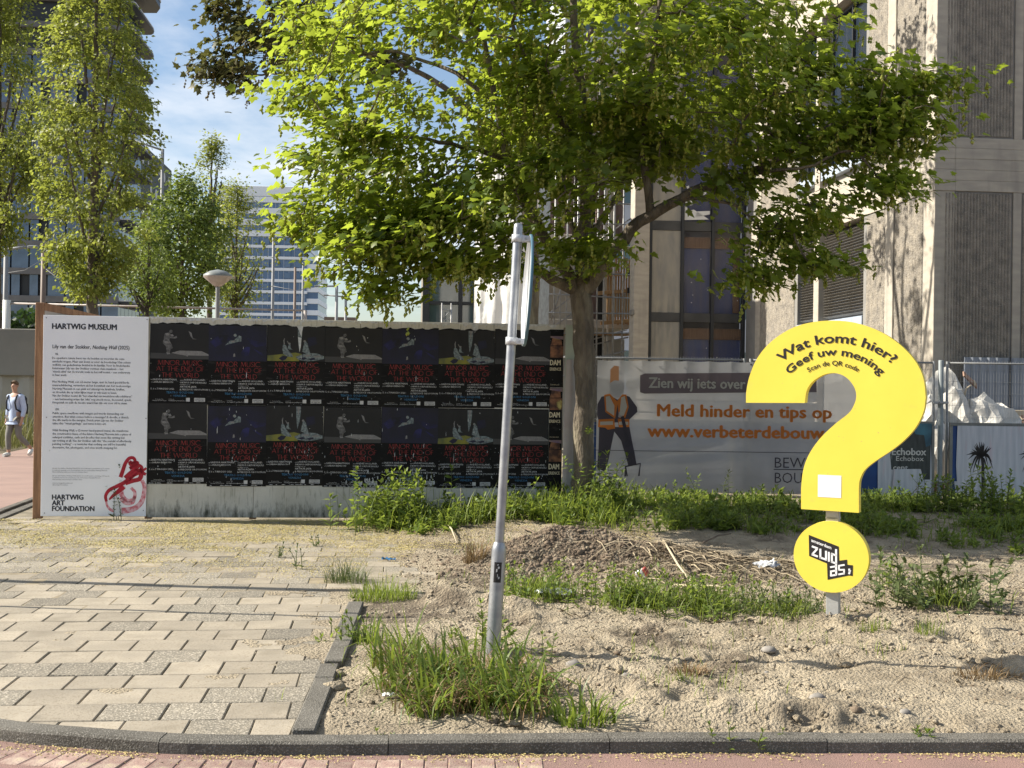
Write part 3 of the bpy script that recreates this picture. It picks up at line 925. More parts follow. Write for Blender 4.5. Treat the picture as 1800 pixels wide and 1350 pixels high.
ME_VEN = L.mesh('venue_lettering', m_blue, -0.0016)
L = Letters()
for (a, c, d, e) in ((695,1172,848,1228),(580,1172,633,1226)):
    L.poly([q(a,e), q(d,e), q(d,c), q(a,c)])
ME_LOGO = L.mesh('white_labels', m_white, -0.0012)
L = Letters()
ql(L,'HARTWIG',705,838,1198,18,.02); ql(L,'MUSEUM',705,830,1223,18,.02)
ME_LOGOT = L.mesh('logo_lettering', m_ink, -0.0022)
def pic_mesh(kind):
    parts = []
    def P_(m, depth, *polys):
        L = Letters()
        for p in polys: L.poly([q(*v) for v in p])
        parts.append((L, m, depth))
    circ = lambda x, y, r, n=9: [(x+r*math.cos(a), y+r*math.sin(a)) for a in np.arange(n)*2*math.pi/n]
    if kind == 'a':
        P_(m_g1, -.0008, [(66,600),(892,600),(892,80),(66,80)])
        P_(m_floor_g, -.0011, [(66,600),(892,600),(892,545),(480,520),(66,515)])
        P_(m_g3, -.0014, [(360,512),(480,475),(790,478),(892,528),(892,545),(600,545),(590,565),(565,548),(450,530)], [(290,505),(330,500),(345,528),(300,535)])
        P_(m_g2, -.0017, circ(350,192,24), [(268,222),(330,205),(352,245),(338,300),(325,330),(250,335),(255,270)], [(245,330),(330,322),(372,400),(380,440),(350,455),(338,515),(300,520),(285,420),(240,370)],
           [(320,262),(400,275),(432,255),(440,290),(395,300),(320,290)], [(598,180),(640,205),(665,290),(725,303),(660,302),(628,262)])
        P_(m_g3, -.0020, [(275,225),(315,215),(325,245),(290,260)], [(345,240),(375,232),(395,262),(360,268)], [(610,190),(640,212),(652,270),(632,255)], [(255,345),(300,335),(320,370),(270,370)])
    elif kind == 'b':
        P_(m_b1, -.0008, [(66,610),(892,610),(892,80),(66,80)])
        P_(m_b2, -.0011, [(80,330),(200,230),(330,220),(400,270),(300,330),(160,400)], [(600,255),(700,300),(885,330),(880,365),(740,400),(665,345)], [(560,420),(610,390),(655,400),(640,520),(560,540),(520,500)], [(700,420),(820,480),(880,560),(790,500)])
        P_(m_gg, -.0015, circ(440,225,24), [(425,300),(495,225),(530,240),(528,320),(478,315)], [(300,375),(368,305),(450,295),(490,318),(400,345),(340,360)])
        P_(m_g3, -.0018, circ(432,222,14), [(380,310),(430,302),(440,322),(395,332)], [(420,500),(440,495),(445,540),(415,550)])
    else:
        P_(m_g1, -.0008, [(66,600),(892,600),(892,80),(66,80)])
        P_(m_y1, -.0011, [(66,520),(250,500),(470,470),(560,490),(520,600),(66,600)])
        P_(m_b1, -.0013, [(230,560),(290,520),(360,530),(330,575),(280,598)], [(640,250),(760,230),(780,340),(660,380)])
        P_(m_gg, -.0014, [(470,535),(560,500),(650,475),(780,480),(880,520),(885,560),(760,590),(640,600),(520,580)], [(500,90),(570,90),(560,230),(545,330),(520,420),(505,300)],
           [(290,350),(330,360),(360,430),(420,500),(440,540),(350,530),(295,490),(280,420)], [(565,455),(590,340),(600,300),(620,300),(645,340),(665,420),(680,470),(640,490)], [(355,420),(375,330),(395,340),(400,400),(430,430),(390,425)])
        P_(m_g3, -.0017, circ(600,298,17), circ(385,335,13), [(300,350),(295,290),(308,255),(316,258),(308,300),(316,348)], [(368,345),(345,300),(350,296),(378,335)], [(590,515),(650,495),(700,510),(640,535)], [(720,530),(800,505),(850,530),(770,545)], [(508,92),(560,94),(545,150),(535,230),(522,160)])
        P_(m_b1, -.0019, [(520,560),(600,540),(640,560),(580,580)], [(660,560),(740,545),(760,570),(690,585)])
    Vs, Ts, Is, ms, n = [], [], [], [], 0
    for L, m, d in parts:
        v = np.concatenate(L.V); t = np.concatenate(L.T)
        a, b_, c = v[t[:,0]], v[t[:,1]], v[t[:,2]]
        cr = (b_[:,0]-a[:,0])*(c[:,1]-a[:,1]) - (b_[:,1]-a[:,1])*(c[:,0]-a[:,0])
        t = np.where((cr < 0)[:,None], t[:, ::-1], t)
        Vs.append(np.stack([v[:,0], np.full(len(v), d), v[:,1]],1)); Ts.append(t+n); n += len(v)
        if m not in ms: ms.append(m)
        Is += [ms.index(m)]*len(t)
    me = np_mesh('picture', np.concatenate(Vs), np.concatenate(Ts), ms)
    me.polygons.foreach_set('material_index', Is)
    return me
ME_PIC = {k: pic_mesh(k) for k in 'abc'}
# mould and splash stains of their own along the foot of the boards
t_ = m_ply.node_tree; bsdf_ = t_.nodes['Principled BSDF']
old_ = bsdf_.inputs['Base Color'].links[0].from_socket
g_o = t_.nodes.new('ShaderNodeTexCoord'); sx_ = t_.nodes.new('ShaderNodeSeparateXYZ'); t_.links.new(g_o.outputs['Object'], sx_.inputs[0])
mp_s = t_.nodes.new('ShaderNodeMapping'); mp_s.inputs['Scale'].default_value = (2.2,1,.8); t_.links.new(g_o.outputs['Object'], mp_s.inputs[0])
ns_ = t_.nodes.new('ShaderNodeTexNoise'); ns_.inputs['Scale'].default_value = 5.5; ns_.inputs['Detail'].default_value = 9; ns_.inputs['Roughness'].default_value = .7; t_.links.new(mp_s.outputs[0], ns_.inputs['Vector'])
mm_ = t_.nodes.new('ShaderNodeMath'); mm_.operation = 'MULTIPLY_ADD'; mm_.inputs[1].default_value = -1.05; t_.links.new(sx_.outputs['Z'], mm_.inputs[0]); t_.links.new(ns_.outputs['Fac'], mm_.inputs[2])
mr_ = t_.nodes.new('ShaderNodeMapRange'); mr_.inputs['From Min'].default_value = .31; mr_.inputs['From Max'].default_value = .58; t_.links.new(mm_.outputs[0], mr_.inputs['Value'])
mx_n = t_.nodes.new('ShaderNodeMixRGB'); mx_n.inputs[2].default_value = (.055,.058,.04,1); t_.links.new(mr_.outputs['Result'], mx_n.inputs[0]); t_.links.new(old_, mx_n.inputs[1]); t_.links.new(mx_n.outputs[0], bsdf_.inputs['Base Color'])
WM = Matrix.Translation(WALL0) @ Matrix.Rotation(WROT, 4, 'Z')
ordn = ['first','second','third','fourth','fifth','sixth','seventh']
desc = {'a': 'grey crouching player photo', 'b': 'blue reclining figure photo', 'c': 'two pale figures on yellow floor'}
S0 = 1.20
for row in (0, 1):
    for c in range(7):
        kind = 'abc'[c % 3]
        x0 = S0 + c*PW + rng.normal(0,.003); z0 = (1.357 if row == 0 else 0.413) + rng.normal(0,.006) - c*0.004
        p = thing('theatre_poster', f'black theatre poster with {desc[kind]}, {"upper" if row == 0 else "lower"} row, {ordn[c]} from white panel', 'poster', WM @ Vector((x0, -0.004 - 0.0006*((c+row) % 3), z0)), WROT, 'theatre posters pasted on the hoarding')
        p.rotation_euler = (0, rng.normal(0,.004), WROT)
        b = MB()
        top = []
        for xx in np.linspace(PW, 0, 15):
            top.append((xx, PH - (abs(rng.normal(0,.016)) if row == 0 else 0.0)))
        b.flat([(-.006,-.008),(PW+.006,-.008)] + top, 0.0)
        b.build('sheet', m_sheet, p, fix=False)
        pm = link('picture', ME_PIC[kind], p)
        if row == 0: pm.scale = (1,1,0.985); pm.location.z = 0.005
        for nm, me in (('title_lettering',ME_TITLE),('credits_lettering',ME_CRED),('venue_lettering',ME_VEN),('white_labels',ME_LOGO),('logo_lettering',ME_LOGOT)):
            tag(link(nm, me, p), kind='stuff' if nm in ('credits_lettering','white_labels') else None)
        # tears and flecks
        wear = (0.5,1,1.2,.6,1.0,1.3,.6)[c]*(1 if row == 0 else 1.0)
        L = Letters()
        nt = int(10*wear + (0, 26)[row]*(1 if c in (1,2,4,5) else .3))
        for _ in range(nt):
            a = rng.random()*PW if rng.random() < .6 else np.clip(rng.normal((.25,.42,.6,.5,.6,.55,.4)[c]*PW,.07),0.01,PW-.01)
            zz = rng.random()*PH if row == 0 or rng.random() < .35 else rng.random()*.45
            h = rng.exponential(.018)+.004; w = rng.uniform(.002,.006)
            L.poly([(a,zz),(a+w,zz+h*.2),(a+w*rng.uniform(.3,1.2),zz+h),(a-w*.3,zz+h*.6)])
        if row == 1 and c in (3,4):
            for _ in range(120 if c == 4 else 60):
                a = (rng.random() if c == 4 else 1-rng.random()**1.5*.6)*(PW-.03); zz = abs(rng.normal(0,.07))+.005; h = rng.exponential(.014)+.004; w = rng.uniform(.004,.016)
                L.poly([(a,zz),(a+w,zz+h*.2),(a+w*.6,zz+h),(a-w*.2,zz+h*.6)])
        if row == 1:
            for _ in range(14):
                a = rng.random()*(PW-.06); w = rng.uniform(.02,.06)
                L.poly([(a,0.0),(a+w,0.0),(a+w*.8,.004),(a+w*.3,.008)])
        if row == 0 and c == 2:
            L.poly([(.345,.93),(.42,.93),(.405,.86),(.40,.80),(.385,.84),(.37,.88)]); L.poly([(.36,.80),(.40,.79),(.395,.70),(.38,.62),(.37,.70)])
        L.build('torn_patches', m_torn, p, depth=-0.0034)['kind'] = 'stuff'

# ---- narrow strip posters at the right end
m_or = mat('photo_ember', (0.28,0.12,0.05), 0.5, c2=(0.05,0.02,0.012), nscale=12, lo=.35, hi=.6, c3=(0.45,0.38,0.12), n3=6, lo3=.62, hi3=.72, roff=True)
m_pur = mat('photo_purple', (0.14,0.09,0.15), 0.5, c2=(0.28,0.19,0.14), nscale=8)
m_cream = mat('cream_print', (0.62,0.54,0.36), 0.5)
L = Letters()
L.line('DAM', 0.004, .27, .062, .125, bold=.03); L.line('ERIENCE', 0.002, .205, .035, .135, bold=.015); L.line('amsterdam centre', 0.01, .028, .012, .11)
ME_DAM = L.mesh('lettering', m_cream, -0.0016)
for i, z0 in enumerate((1.60, 0.97, 0.345)):
    p = thing('narrow_poster', f'narrow dark poster strip with ember glow and cream letters, {("topmost","middle","lowest")[i]} of three beside trunk', 'poster', WM @ Vector((5.905, -0.0042, z0)), WROT, 'narrow posters at the hoarding end')
    w = .165 if i == 0 else .160; h = .70 if i == 0 else .625
    b = MB(); b.flat([(0,0),(w,0),(w-.004,h*.5),(w,h),(0,h)], 0); b.build('sheet', m_sheet, p, fix=False)
    L = Letters(); L.poly([(0.004,.36),(w-.004,.36),(w-.004,.50),(0.004,.50)]); L.poly([(0.004,.505),(w-.02,.51),(w-.03,.60),(0.03,.60),(0.02,.56)]); L.build('picture', m_or, p, depth=-.0008)
    L = Letters(); L.poly([(0.004,.60),(w-.004,.58),(w-.004,.62),(0.004,.62)]); L.build('picture_sky', m_pur, p, depth=-.001)
    link('lettering', ME_DAM, p)

# ---- grey post and plastic flap between hoarding and fence
m_galv = mat('galvanised_steel', (0.36,0.37,0.38), 0.42, metal=0.75, c2=(0.27,0.28,0.30), nscale=14, bump=0.05, bscale=60)
m_pipe = mat('grey_pipe', (0.22,0.25,0.26), 0.5, c2=(0.17,0.19,0.20), nscale=6)
pp = thing('pipe_post', 'grey round post with strap between hoarding and tree trunk', 'post', W(1003, 890, 14.62), 0)
gzp = 0.05; pp.location.z = gzp
b = MB(); b.lathe([(0.036,0),(0.036,1.75),(0.0,1.752)], 14); b.build('tube', m_pipe, pp)
b = MB(); b.lathe([(0.036,1.70),(0.044,1.705),(0.044,1.765),(0.036,1.77),(0,1.772)], 14); b.build('cap', m_pipe, pp)
for z in (0.62,1.28):
    b = MB(); b.lathe([(0.039,z-.006),(0.0405,z-.006),(0.0405,z+.006),(0.039,z+.006)], 14); b.build('strap', m_ink, pp)
m_film = mat('plastic_flap', (0.52,0.50,0.47), 0.35, c2=(0.40,0.33,0.31), nscale=3, translucent=(0.5,0.45,0.42), tfac=.3)
b = MB()
rows = 14; vs = []; fs = []
for i in range(rows):
    t = i/(rows-1); z = 0.42 + t*1.52
    for j in range(5):
        s = j/4
        vs.append((0.0 + s*(0.10+0.05*math.sin(t*math.pi)) - 0.03*(1-t), -0.02 - 0.05*math.sin(s*3.1)*(.4+t) , z))
for i in range(rows-1):
    for j in range(4): fs.append((i*5+j, i*5+j+1, (i+1)*5+j+1, (i+1)*5+j))
b.add(vs, fs, True)
fl = b.build('plastic_flap', m_film); fl.matrix_world = WM @ Matrix.Translation((6.10,0,0)); tag(fl, 'crumpled pale plastic flap hanging at the right end of the hoarding', 'plastic sheet')
# ================================================================ QUESTION MARK SIGN
m_yel = mat('yellow_paint', (0.79,0.645,0.085), 0.45, c2=(0.74,0.60,0.075), nscale=2.5, bump=0.04, bscale=16, c3=(0.62,0.54,0.10), n3=9, lo3=.66, hi3=.85, speck=(38,(0.5,0.44,0.12),.74,.78))
m_yel_edge = m_yel
m_blk = mat('black_vinyl', (0.02,0.018,0.018), 0.5)
m_wht = mat('white_vinyl', (0.80,0.80,0.80), 0.5)
m_post = mat('aluminium_post', (0.46,0.46,0.45), 0.5, metal=0.35, c2=(0.36,0.36,0.35), nscale=6, bump=.06, bscale=30)
QB = G(1463, 1095, 0.02); QY = QB.y
QK = QB.y/FPX
PSI = R(-27)     # turned towards the left
qs = thing('question_mark_sign', 'big yellow question mark sign on a grey post', 'sign', QB, PSI)
qs.rotation_euler = (0, R(-0.9), PSI)
CS = math.cos(R(12))
def qq(X, Y):   # crop pixels of the upper shape
    return ((X/3.529+1290-1463)*QK/CS, (1095-(540+Y/3.529))*QK)
def qd(X, Y):   # crop pixels of the dot
    return ((X/5.627+1300-1463)*QK/CS, (1095-(880+Y/5.627))*QK)
outer = [(88,595),(91,520),(110,430),(150,330),(210,245),(290,175),(390,120),(500,92),(620,85),(740,98),(850,135),(950,190),(1040,265),(1110,355),(1148,450),(1160,560),(1146,650),(1100,745),(1030,826),(960,885),(870,950),(810,1005),(782,1065),(776,1120)]
inner = [(431,1130),(440,1040),(460,960),(500,880),(560,800),(640,722),(720,655),(752,600),(763,550),(752,500),(720,452),(675,420),(620,410),(560,424),(500,465),(466,520),(455,595)]
o1 = smooth_path(outer[:16], 5)[:-1]; o2 = smooth_path(outer[15:], 5)
i1 = smooth_path(inner, 5)
loop = [qq(*p) for p in o1] + [qq(*p) for p in o2] + [qq(776,1266)] + [qq(431,1258)] + [qq(*p) for p in i1]
T_ = 0.075
def thick_shape(poly, y0, y1, m, name, parent, bev=0.004):
    from mathutils.geometry import tessellate_polygon
    n = len(poly)
    tr = tessellate_polygon([[Vector((a, c, 0)) for a, c in poly]])
    b = MB()
    vs = [(a, y0, c) for a, c in poly] + [(a, y1, c) for a, c in poly]
    fs = [tuple(t) for t in tr] + [tuple(n+i for i in reversed(t)) for t in tr]
    fs += [(i, (i+1) % n, n+(i+1) % n, n+i) for i in range(n)]
    b.add(vs, fs)
    return b.build(name, m, parent)
thick_shape(loop, -T_/2, T_/2, m_yel, 'hook', qs)
circ = [qd(915+358*math.cos(a), 552+350*math.sin(a)) for a in np.arange(72)*2*math.pi/72]
thick_shape(circ, -T_/2, T_/2, m_yel, 'dot', qs)
b = MB()
pw = 22*QK
b.bbox((-pw/2, 0.0, -0.3), (pw/2, pw*0.8, 195*QK+0.05), 0.003)
b.build('post', m_post, qs)
b = MB(); b.bbox((-pw/2-.002,0.0,182*QK),(pw/2+.002,pw*0.8+.002,186*QK),.001); b.build('sleeve', m_post, qs)
L = Letters()
def arcq(s, cx, cy, rad, cap, a0, a1, bold):
    x0, z0 = qq(cx, cy); k = QK/3.529
    L.arc(s, x0, z0, rad*k, cap*k, R((a0+a1)/2), R(a1-a0), bold)
arcq('Wat komt hier?', 630, 737, 515, 56, -39.0, 42.2, 0.034)
arcq('Geef uw mening', 628, 674, 374, 46, -46.0, 48.5, 0.032)
arcq('Scan de QR code', 625, 645, 283, 29, -31.5, 32.0, 0.010)
L.build('lettering', m_blk, qs, depth=-T_/2-0.002)
L = Letters(); L.poly([qq(533,1178), qq(672,1180), qq(674,1042), qq(534,1040)])
L.build('white_sticker', m_wht, qs, depth=-T_/2-0.0015)
L = Letters()
L.poly([qd(*p) for p in ((705,345),(992,445),(996,583),(1070,568),(1072,618),(1125,620),(1122,724),(1085,722),(885,778),(880,618),(708,555))])
L.build('logo_plate', m_blk, qs, depth=-T_/2-0.0015)
L = Letters()
k5 = QK/5.627
def lt(s, X0, Yb, X1, cap, slope, bold):
    v, t = text_np(s, bold, 2); v = v.copy(); v[:,0] -= v[:,0].min(); v[:,0] *= (X1-X0)/v[:,0].max(); v[:,1] *= cap/cap_height()
    P_ = np.array([qd(X0+a, Yb + slope*a - c) for a, c in v]); L.raw(P_, t)
lt('amsterdam', 730, 410, 922, 30, .345, .02)
def bars(pts, w):
    for a, c in pts:
        L.stroke([qd(*a), qd(*c)], w*k5)
# blocky zuid / as, drawn with bars
sl = .33
def zz(x, y): return (735+x, 545+sl*x-y)
bars([(zz(0,88),zz(58,88)), (zz(0,9),zz(58,9)), (zz(55,88),zz(4,9))], 19)
bars([(zz(82,96),zz(82,0)), (zz(136,96),zz(136,0)), (zz(74,9),zz(144,9))], 19)
bars([(zz(163,96),zz(163,0))], 19)
bars([(zz(184,88),zz(240,88)), (zz(192,96),zz(192,0)), (zz(184,9),zz(240,9)), (zz(232,150),zz(232,-105))], 19)
def za(x, y): return (910+x, 745-.24*x-y)
bars([(za(0,92),za(60,92)), (za(8,0),za(8,55)), (za(0,50),za(60,50)), (za(0,8),za(60,8))], 17)
bars([(za(80,92),za(138,92)), (za(84,98),za(84,50)), (za(80,52),za(138,44)), (za(132,50),za(132,4)), (za(78,8),za(138,8))], 16)
bars([((1090,655),(1094,690)), ((1100,668),(1088,708))], 18)
L.build('logo_lettering', m_wht, qs, depth=-T_/2-0.0028)

# ================================================================ LEANING SIGN POLE
pb = G(866, 1152, 0.0); ptop = W(911.5, 392, pb.y+0.02)
pole = thing('sign_pole', 'leaning galvanised pole carrying a round traffic sign seen edge on', 'sign pole', pb)
ax = (ptop - pb); Lp = ax.length; axn = ax.normalized()
pole.rotation_mode = 'QUATERNION'
pole.rotation_quaternion = axn.to_track_quat('Z', 'X')
MW = Matrix.Translation(pb) @ axn.to_track_quat('Z','X').to_matrix().to_4x4()
zt = 0.62   # top of the thick foot
b = MB(); b.lathe([(0.0275,zt+.05),(0.0275,Lp-.03),(0.025,Lp-.012),(0.018,Lp-.002),(0.0,Lp)], 20); b.build('shaft', m_galv, pole)
b = MB(); b.lathe([(0.0435,-0.25),(0.0435,zt),(0.041,zt+.02),(0.034,zt+.05),(0.0305,zt+.055)], 20); b.build('foot', m_galv, pole)
# direction of the picture plane in pole space
inv = MW.to_3x3().inverted()
lx = inv @ Vector((1,0,0)); ly = inv @ Vector((0,1,0))
a_r = math.atan2(lx.y, lx.x)
FR = Matrix.Rotation(a_r, 4, 'Z')     # now local x = picture right, y = away
b = MB()
MS = FR @ Matrix.Rotation(R(-97), 4, 'Z')
b.flat([(-.022,-.048),(.022,-.048),(.022,.048),(-.022,.048)], 0); 
sv = []
b = MB(); vs = []; fs = []
for i in range(9):
    a = math.pi*1.5 + (i-4)*0.13
    for z in (0.44, 0.56): vs.append(FR @ Vector((0.0442*math.cos(a)-.0, 0.0442*math.sin(a), z)))
for i in range(8): fs.append((2*i,2*i+2,2*i+3,2*i+1))
b.add(vs, fs); b.build('black_sticker', m_blk, pole, fix=False)
b = MB(); vs = []; fs = []
for (a0, z0, a1, z1) in ((-.05,.47,.05,.49),(-.22,.50,-.05,.52),(0.0,.52,.25,.535),(-.1,.54,.12,.548),(.1,.46,.3,.475)):
    k = len(vs)
    for (a, z) in ((a0,z0),(a1,z0+.004),(a1,z1),(a0,z1)):
        t = math.pi*1.5 + a; vs.append(FR @ Vector((0.0446*math.cos(t), 0.0446*math.sin(t), z)))
    fs.append((k,k+1,k+2,k+3))
b.add(vs, fs); b.build('sticker_print', m_white, pole, fix=False)
m_signback = mat('sign_back', (0.52,0.54,0.56), 0.45, metal=0.3, c2=(0.45,0.47,0.49), nscale=5)
m_signrim = mat('blue_sign_rim', (0.07,0.15,0.20), 0.4)
zc_ = Lp - 0.40
SN = R(5.2)      # the sign faces right and slightly away
SD = FR @ Matrix.Translation((0.072, 0.0, zc_)) @ Matrix.Rotation(SN, 4, 'Z') @ Matrix.Rotation(R(90), 4, 'Y') @ Matrix.Rotation(R(2), 4, 'X')
Rr = 0.335
b = MB(); b.use(m_signback); b.lathe([(0.0,0.006),(Rr-.012,0.006),(Rr-.012,-0.004),(Rr-.003,-0.004)], 56, M=SD)
disc = b.build('sign_disc', None, pole)
b = MB(); b.lathe([(Rr-.003,-0.005),(Rr,-0.003),(Rr,0.010),(Rr-.003,0.012),(0.0,0.0125)], 56, M=SD); b.build('sign_face', m_signrim, pole)
b = MB(); b.use(m_blk)
for (u, w, s1, s2) in ((0.10,-0.02,.02,.016),(0.155,-.02,.03,.014)):
    b.box((u-s1/2, w-s2, -0.0052), (u+s1/2, w+s2, -0.0042), SD)
for zz_ in (zc_-0.33*0.93, zc_+0.33*0.93):
    b = MB(); b.lathe([(0.031,zz_-.022),(0.036,zz_-.022),(0.036,zz_+.022),(0.031,zz_+.022)], 18)
    b.bbox((0.02,-0.022,zz_-.018),(0.078,0.022,zz_+.018),.003, FR)
    cl = b.build('clamp', m_signback, pole)
    b = MB(); b.prism([(0.05+.008*math.cos(t), zz_+.008*math.sin(t)) for t in np.arange(6)*math.pi/3], -0.032, -0.022, 'y', FR); b.build('bolt', m_galv, cl)

# ================================================================ FENCE WITH BANNER
FY = 16.2
m_fgalv = mat('weathered_galvanised', (0.26,0.265,0.265), 0.6, metal=.25, c2=(0.2,0.205,0.21), nscale=9)
m_wire = mat('fence_wire', (0.30,0.31,0.32), 0.45, metal=0.7)
m_banner = mat('grey_mesh_banner', (0.46,0.47,0.49), 0.7, c2=(0.36,0.37,0.39), nscale=1.5, translucent=(0.62,0.62,0.62), tfac=0.40, alpha=0.74)
m_bdark = mat('banner_dark_print', (0.045,0.042,0.058), 0.7, translucent=(0.08,0.07,0.09), tfac=.35)
m_bbar = mat('banner_plum_print', (0.12,0.10,0.115), 0.7, translucent=(0.2,0.16,0.17), tfac=.35)
m_borange = mat('banner_orange_print', (0.52,0.17,0.035), 0.7, translucent=(0.6,0.24,0.05), tfac=.35)
m_bskin = mat('banner_grey_print', (0.33,0.33,0.35), 0.7, translucent=(0.45,0.45,0.45), tfac=.4)
m_bwht = mat('banner_pale_print', (0.50,0.49,0.46), 0.7, translucent=(0.55,0.55,0.5), tfac=.4)
def fx(px, Y=FY): return W(px, 700, Y).x
FROT = R(1.0)
x_a, x_b, x_c, x_d = fx(862), fx(1311), fx(1648), fx(1667)
ztop = 2.03
def fence_panel(x0, x1, label):
    t = thing('mesh_fence_panel', label, 'fence panel', (x0, FY + (x0-x_a)*math.tan(FROT), 0), FROT, 'site fence panels')
    w = x1-x0
    for xx in (0.02, w-0.02):
        b = MB(); b.tube([(xx,0,0.0),(xx,0,ztop)], 0.018, 10); b.build('upright', m_fgalv, t)
    for z in (ztop-0.02, 0.16):
        b = MB(); b.tube([(0.03,0,z),(w-0.03,0,z)], 0.013, 8); b.build('rail', m_fgalv, t)
    b = MB()
    n = int(w/0.038)
    for i in range(1, n):
        xx = 0.02 + (w-0.04)*i/n
        b.tube([(xx,-0.002,0.16),(xx,-0.002,ztop+0.012)], 0.0017, 3, cap=False)
    for z in np.arange(0.30, ztop-0.05, 0.162):
        b.tube([(0.03,0.002,z),(w-0.03,0.002,z)], 0.0021, 3, cap=False)
    tag(b.build('wires', m_wire, t, fix=False), kind='stuff')
    return t
fence_panel(x_a, x_b, 'wire mesh fence panel behind the tree trunk carrying left half of grey banner')
fence_panel(x_b+0.05, x_c, 'wire mesh fence panel behind the yellow question mark')
fence_panel(x_d, x_d+2.6, 'wire mesh fence panel above the palm tree board')
def stand(px, label, h, dy=0.0, r=0.024):
    t = thing('fence_post', label, 'post', (fx(px), FY+(fx(px)-x_a)*math.tan(FROT)+dy, 0))
    b = MB(); b.lathe([(r,0),(r,h),(r*.8,h+.006),(0,h+.008)], 12); b.build('tube', m_pipe, t)
    return t
stand(1657, 'grey steel fence post between two mesh panels right of question mark', 2.04, -0.03, 0.036)
for z in (1.45, 0.38):
    b = MB(); b.bbox((-0.11,-0.035,z),(0.10,0.035,z+.035),.004); b.bbox((-.03,-.06,z+.005),(.03,-.035,z+.03),.003)
    o = b.build('fence_clamp', m_galv); o.location = (fx(1657), FY+(fx(1657)-x_a)*math.tan(FROT)-0.03, 0)
    tag(o, ('upper' if z > 1 else 'lower') + ' steel clamp joining fence panels at the grey post', 'clamp', 'fence clamps')

# banner sheet, hung on the front of the mesh with folds
bx0, bx1, bz0, bz1 = fx(1049), fx(1560), 0.20, 1.985
nbx, nbz = 240, 80
U, V_ = np.meshgrid(np.linspace(0,1,nbx), np.linspace(0,1,nbz))
def bn_y(u, v):
    sag = 0.018*np.sin((u*13)*math.pi)*v**6
    fold = 0.030*np.exp(-((v-0.30-0.28*(u-0.15))/0.045)**2)*sstep(0.0,.12,u)*(1-sstep(.36,.5,u)) + 0.022*np.exp(-((v-0.20-0.10*u)/0.05)**2)*(1-sstep(.3,.6,u))
    return -0.04 - 1.5*fold - 0.028*fbm(u*9+v*3, v*4, 4) - 0.012*np.abs(np.sin(u*13*math.pi))*np.exp(-(1-v)/.12) + 0*sag
XB = bx0 + U*(bx1-bx0)
YB = FY + (XB-x_a)*math.tan(FROT) + bn_y(U, V_)
ZB = bz0 + V_*(bz1-bz0) + V_**4*(-0.012*np.abs(np.sin(U*13*math.pi/2*2)))
idx = np.arange(nbx*nbz).reshape(nbz, nbx)
Fq = np.stack([idx[:-1,:-1].ravel(), idx[:-1,1:].ravel(), idx[1:,1:].ravel(), idx[1:,:-1].ravel()],1)
ban = thing('fence_banner', 'grey mesh banner with orange lettering and drawn workman, tied to the fence', 'banner', (bx0, FY, 0))
def ban_local(o):
    return o
me = np_mesh('cloth', np.stack([(XB-bx0).ravel(), (YB-FY).ravel(), ZB.ravel()],1), Fq, m_banner, smooth=True)
link('cloth', me, ban)
def on_banner(L, name, m, d):
    V = np.concatenate(L.V); T = np.concatenate(L.T); DD = np.concatenate(L.D)
    for _ in range(6):      # fine enough to follow the folds of the cloth
        P3 = V[T]; el = np.linalg.norm(P3 - np.roll(P3, -1, axis=1), axis=2).max(1)
        big = el > .07
        if not big.any(): break
        B = T[big]; n0 = len(V); nb = len(B)
        mids = (V[B] + V[np.roll(B, -1, axis=1)])/2
        V = np.concatenate([V, mids.reshape(-1,2)]); DD = np.concatenate([DD, np.repeat(DD[B[:,0]], 3)])
        mi = n0 + np.arange(nb*3).reshape(nb,3)
        T = np.concatenate([T[~big], np.stack([B[:,0],mi[:,0],mi[:,2]],1), np.stack([mi[:,0],B[:,1],mi[:,1]],1), np.stack([mi[:,2],mi[:,1],B[:,2]],1), mi])
    u = V[:,0]/(bx1-bx0); v = (V[:,1]-bz0)/(bz1-bz0)
    y = (V[:,0]+bx0-x_a)*math.tan(FROT) + bn_y(u, v) - d - .006 + DD*3
    a, b_, c = V[T[:,0]], V[T[:,1]], V[T[:,2]]
    cr = (b_[:,0]-a[:,0])*(c[:,1]-a[:,1]) - (b_[:,1]-a[:,1])*(c[:,0]-a[:,0])
    T = np.where((cr < 0)[:,None], T[:, ::-1], T)
    return link(name, np_mesh(name, np.stack([V[:,0], y, V[:,1]],1), T, m), ban)
def bq(X, Y):   # crop pixels (1688 wide over 450) of the banner zoom
    px, py = 1000+X/3.751, 540+Y/3.751
    w = W(px, py, FY-0.04)
    return (w.x-bx0, w.z)
def btext(L, s, X0, X1, Yb, cap, bold=0.0):
    a, z = bq(X0, Yb); a1, z1 = bq(X1, Yb)
    L.line(s, a, z, cap/3.751*FY/FPX, (a1-a), bold=bold, res=2)
L = Letters(); L.poly([bq(*p) for p in ((470,450),(500,437),(1195,432),(1640,430),(1640,560),(1195,562),(500,570),(470,560))])
on_banner(L, 'dark_bar', m_bbar, .003)
L = Letters(); btext(L, 'Zien wij iets over', 528, 1165, 530, 66, .028); btext(L, 'het hoofd?', 1190, 1560, 528, 66, .028); on_banner(L, 'bar_lettering', m_bwht, .006)
L = Letters(); btext(L, 'Meld hinder en tips op', 585, 1738, 718, 78, .04); btext(L, 'www.verbeterdebouw.nl', 522, 1800, 853, 78, .045); on_banner(L, 'orange_lettering', m_borange, .004)
L = Letters(); btext(L, 'BEWUSTE', 1362, 1790, 1060, 68, -.006); btext(L, 'BOUWERS', 1362, 1790, 1160, 68, -.006)
a0, z0 = bq(1355,1074); a1, z1 = bq(1800,1078); L.poly([(a0,z0),(a1,z1),(a1,z1+.012),(a0,z0+.012)])
a0, z0 = bq(180,944); a1, z1 = bq(1640,942)
L2 = Letters()
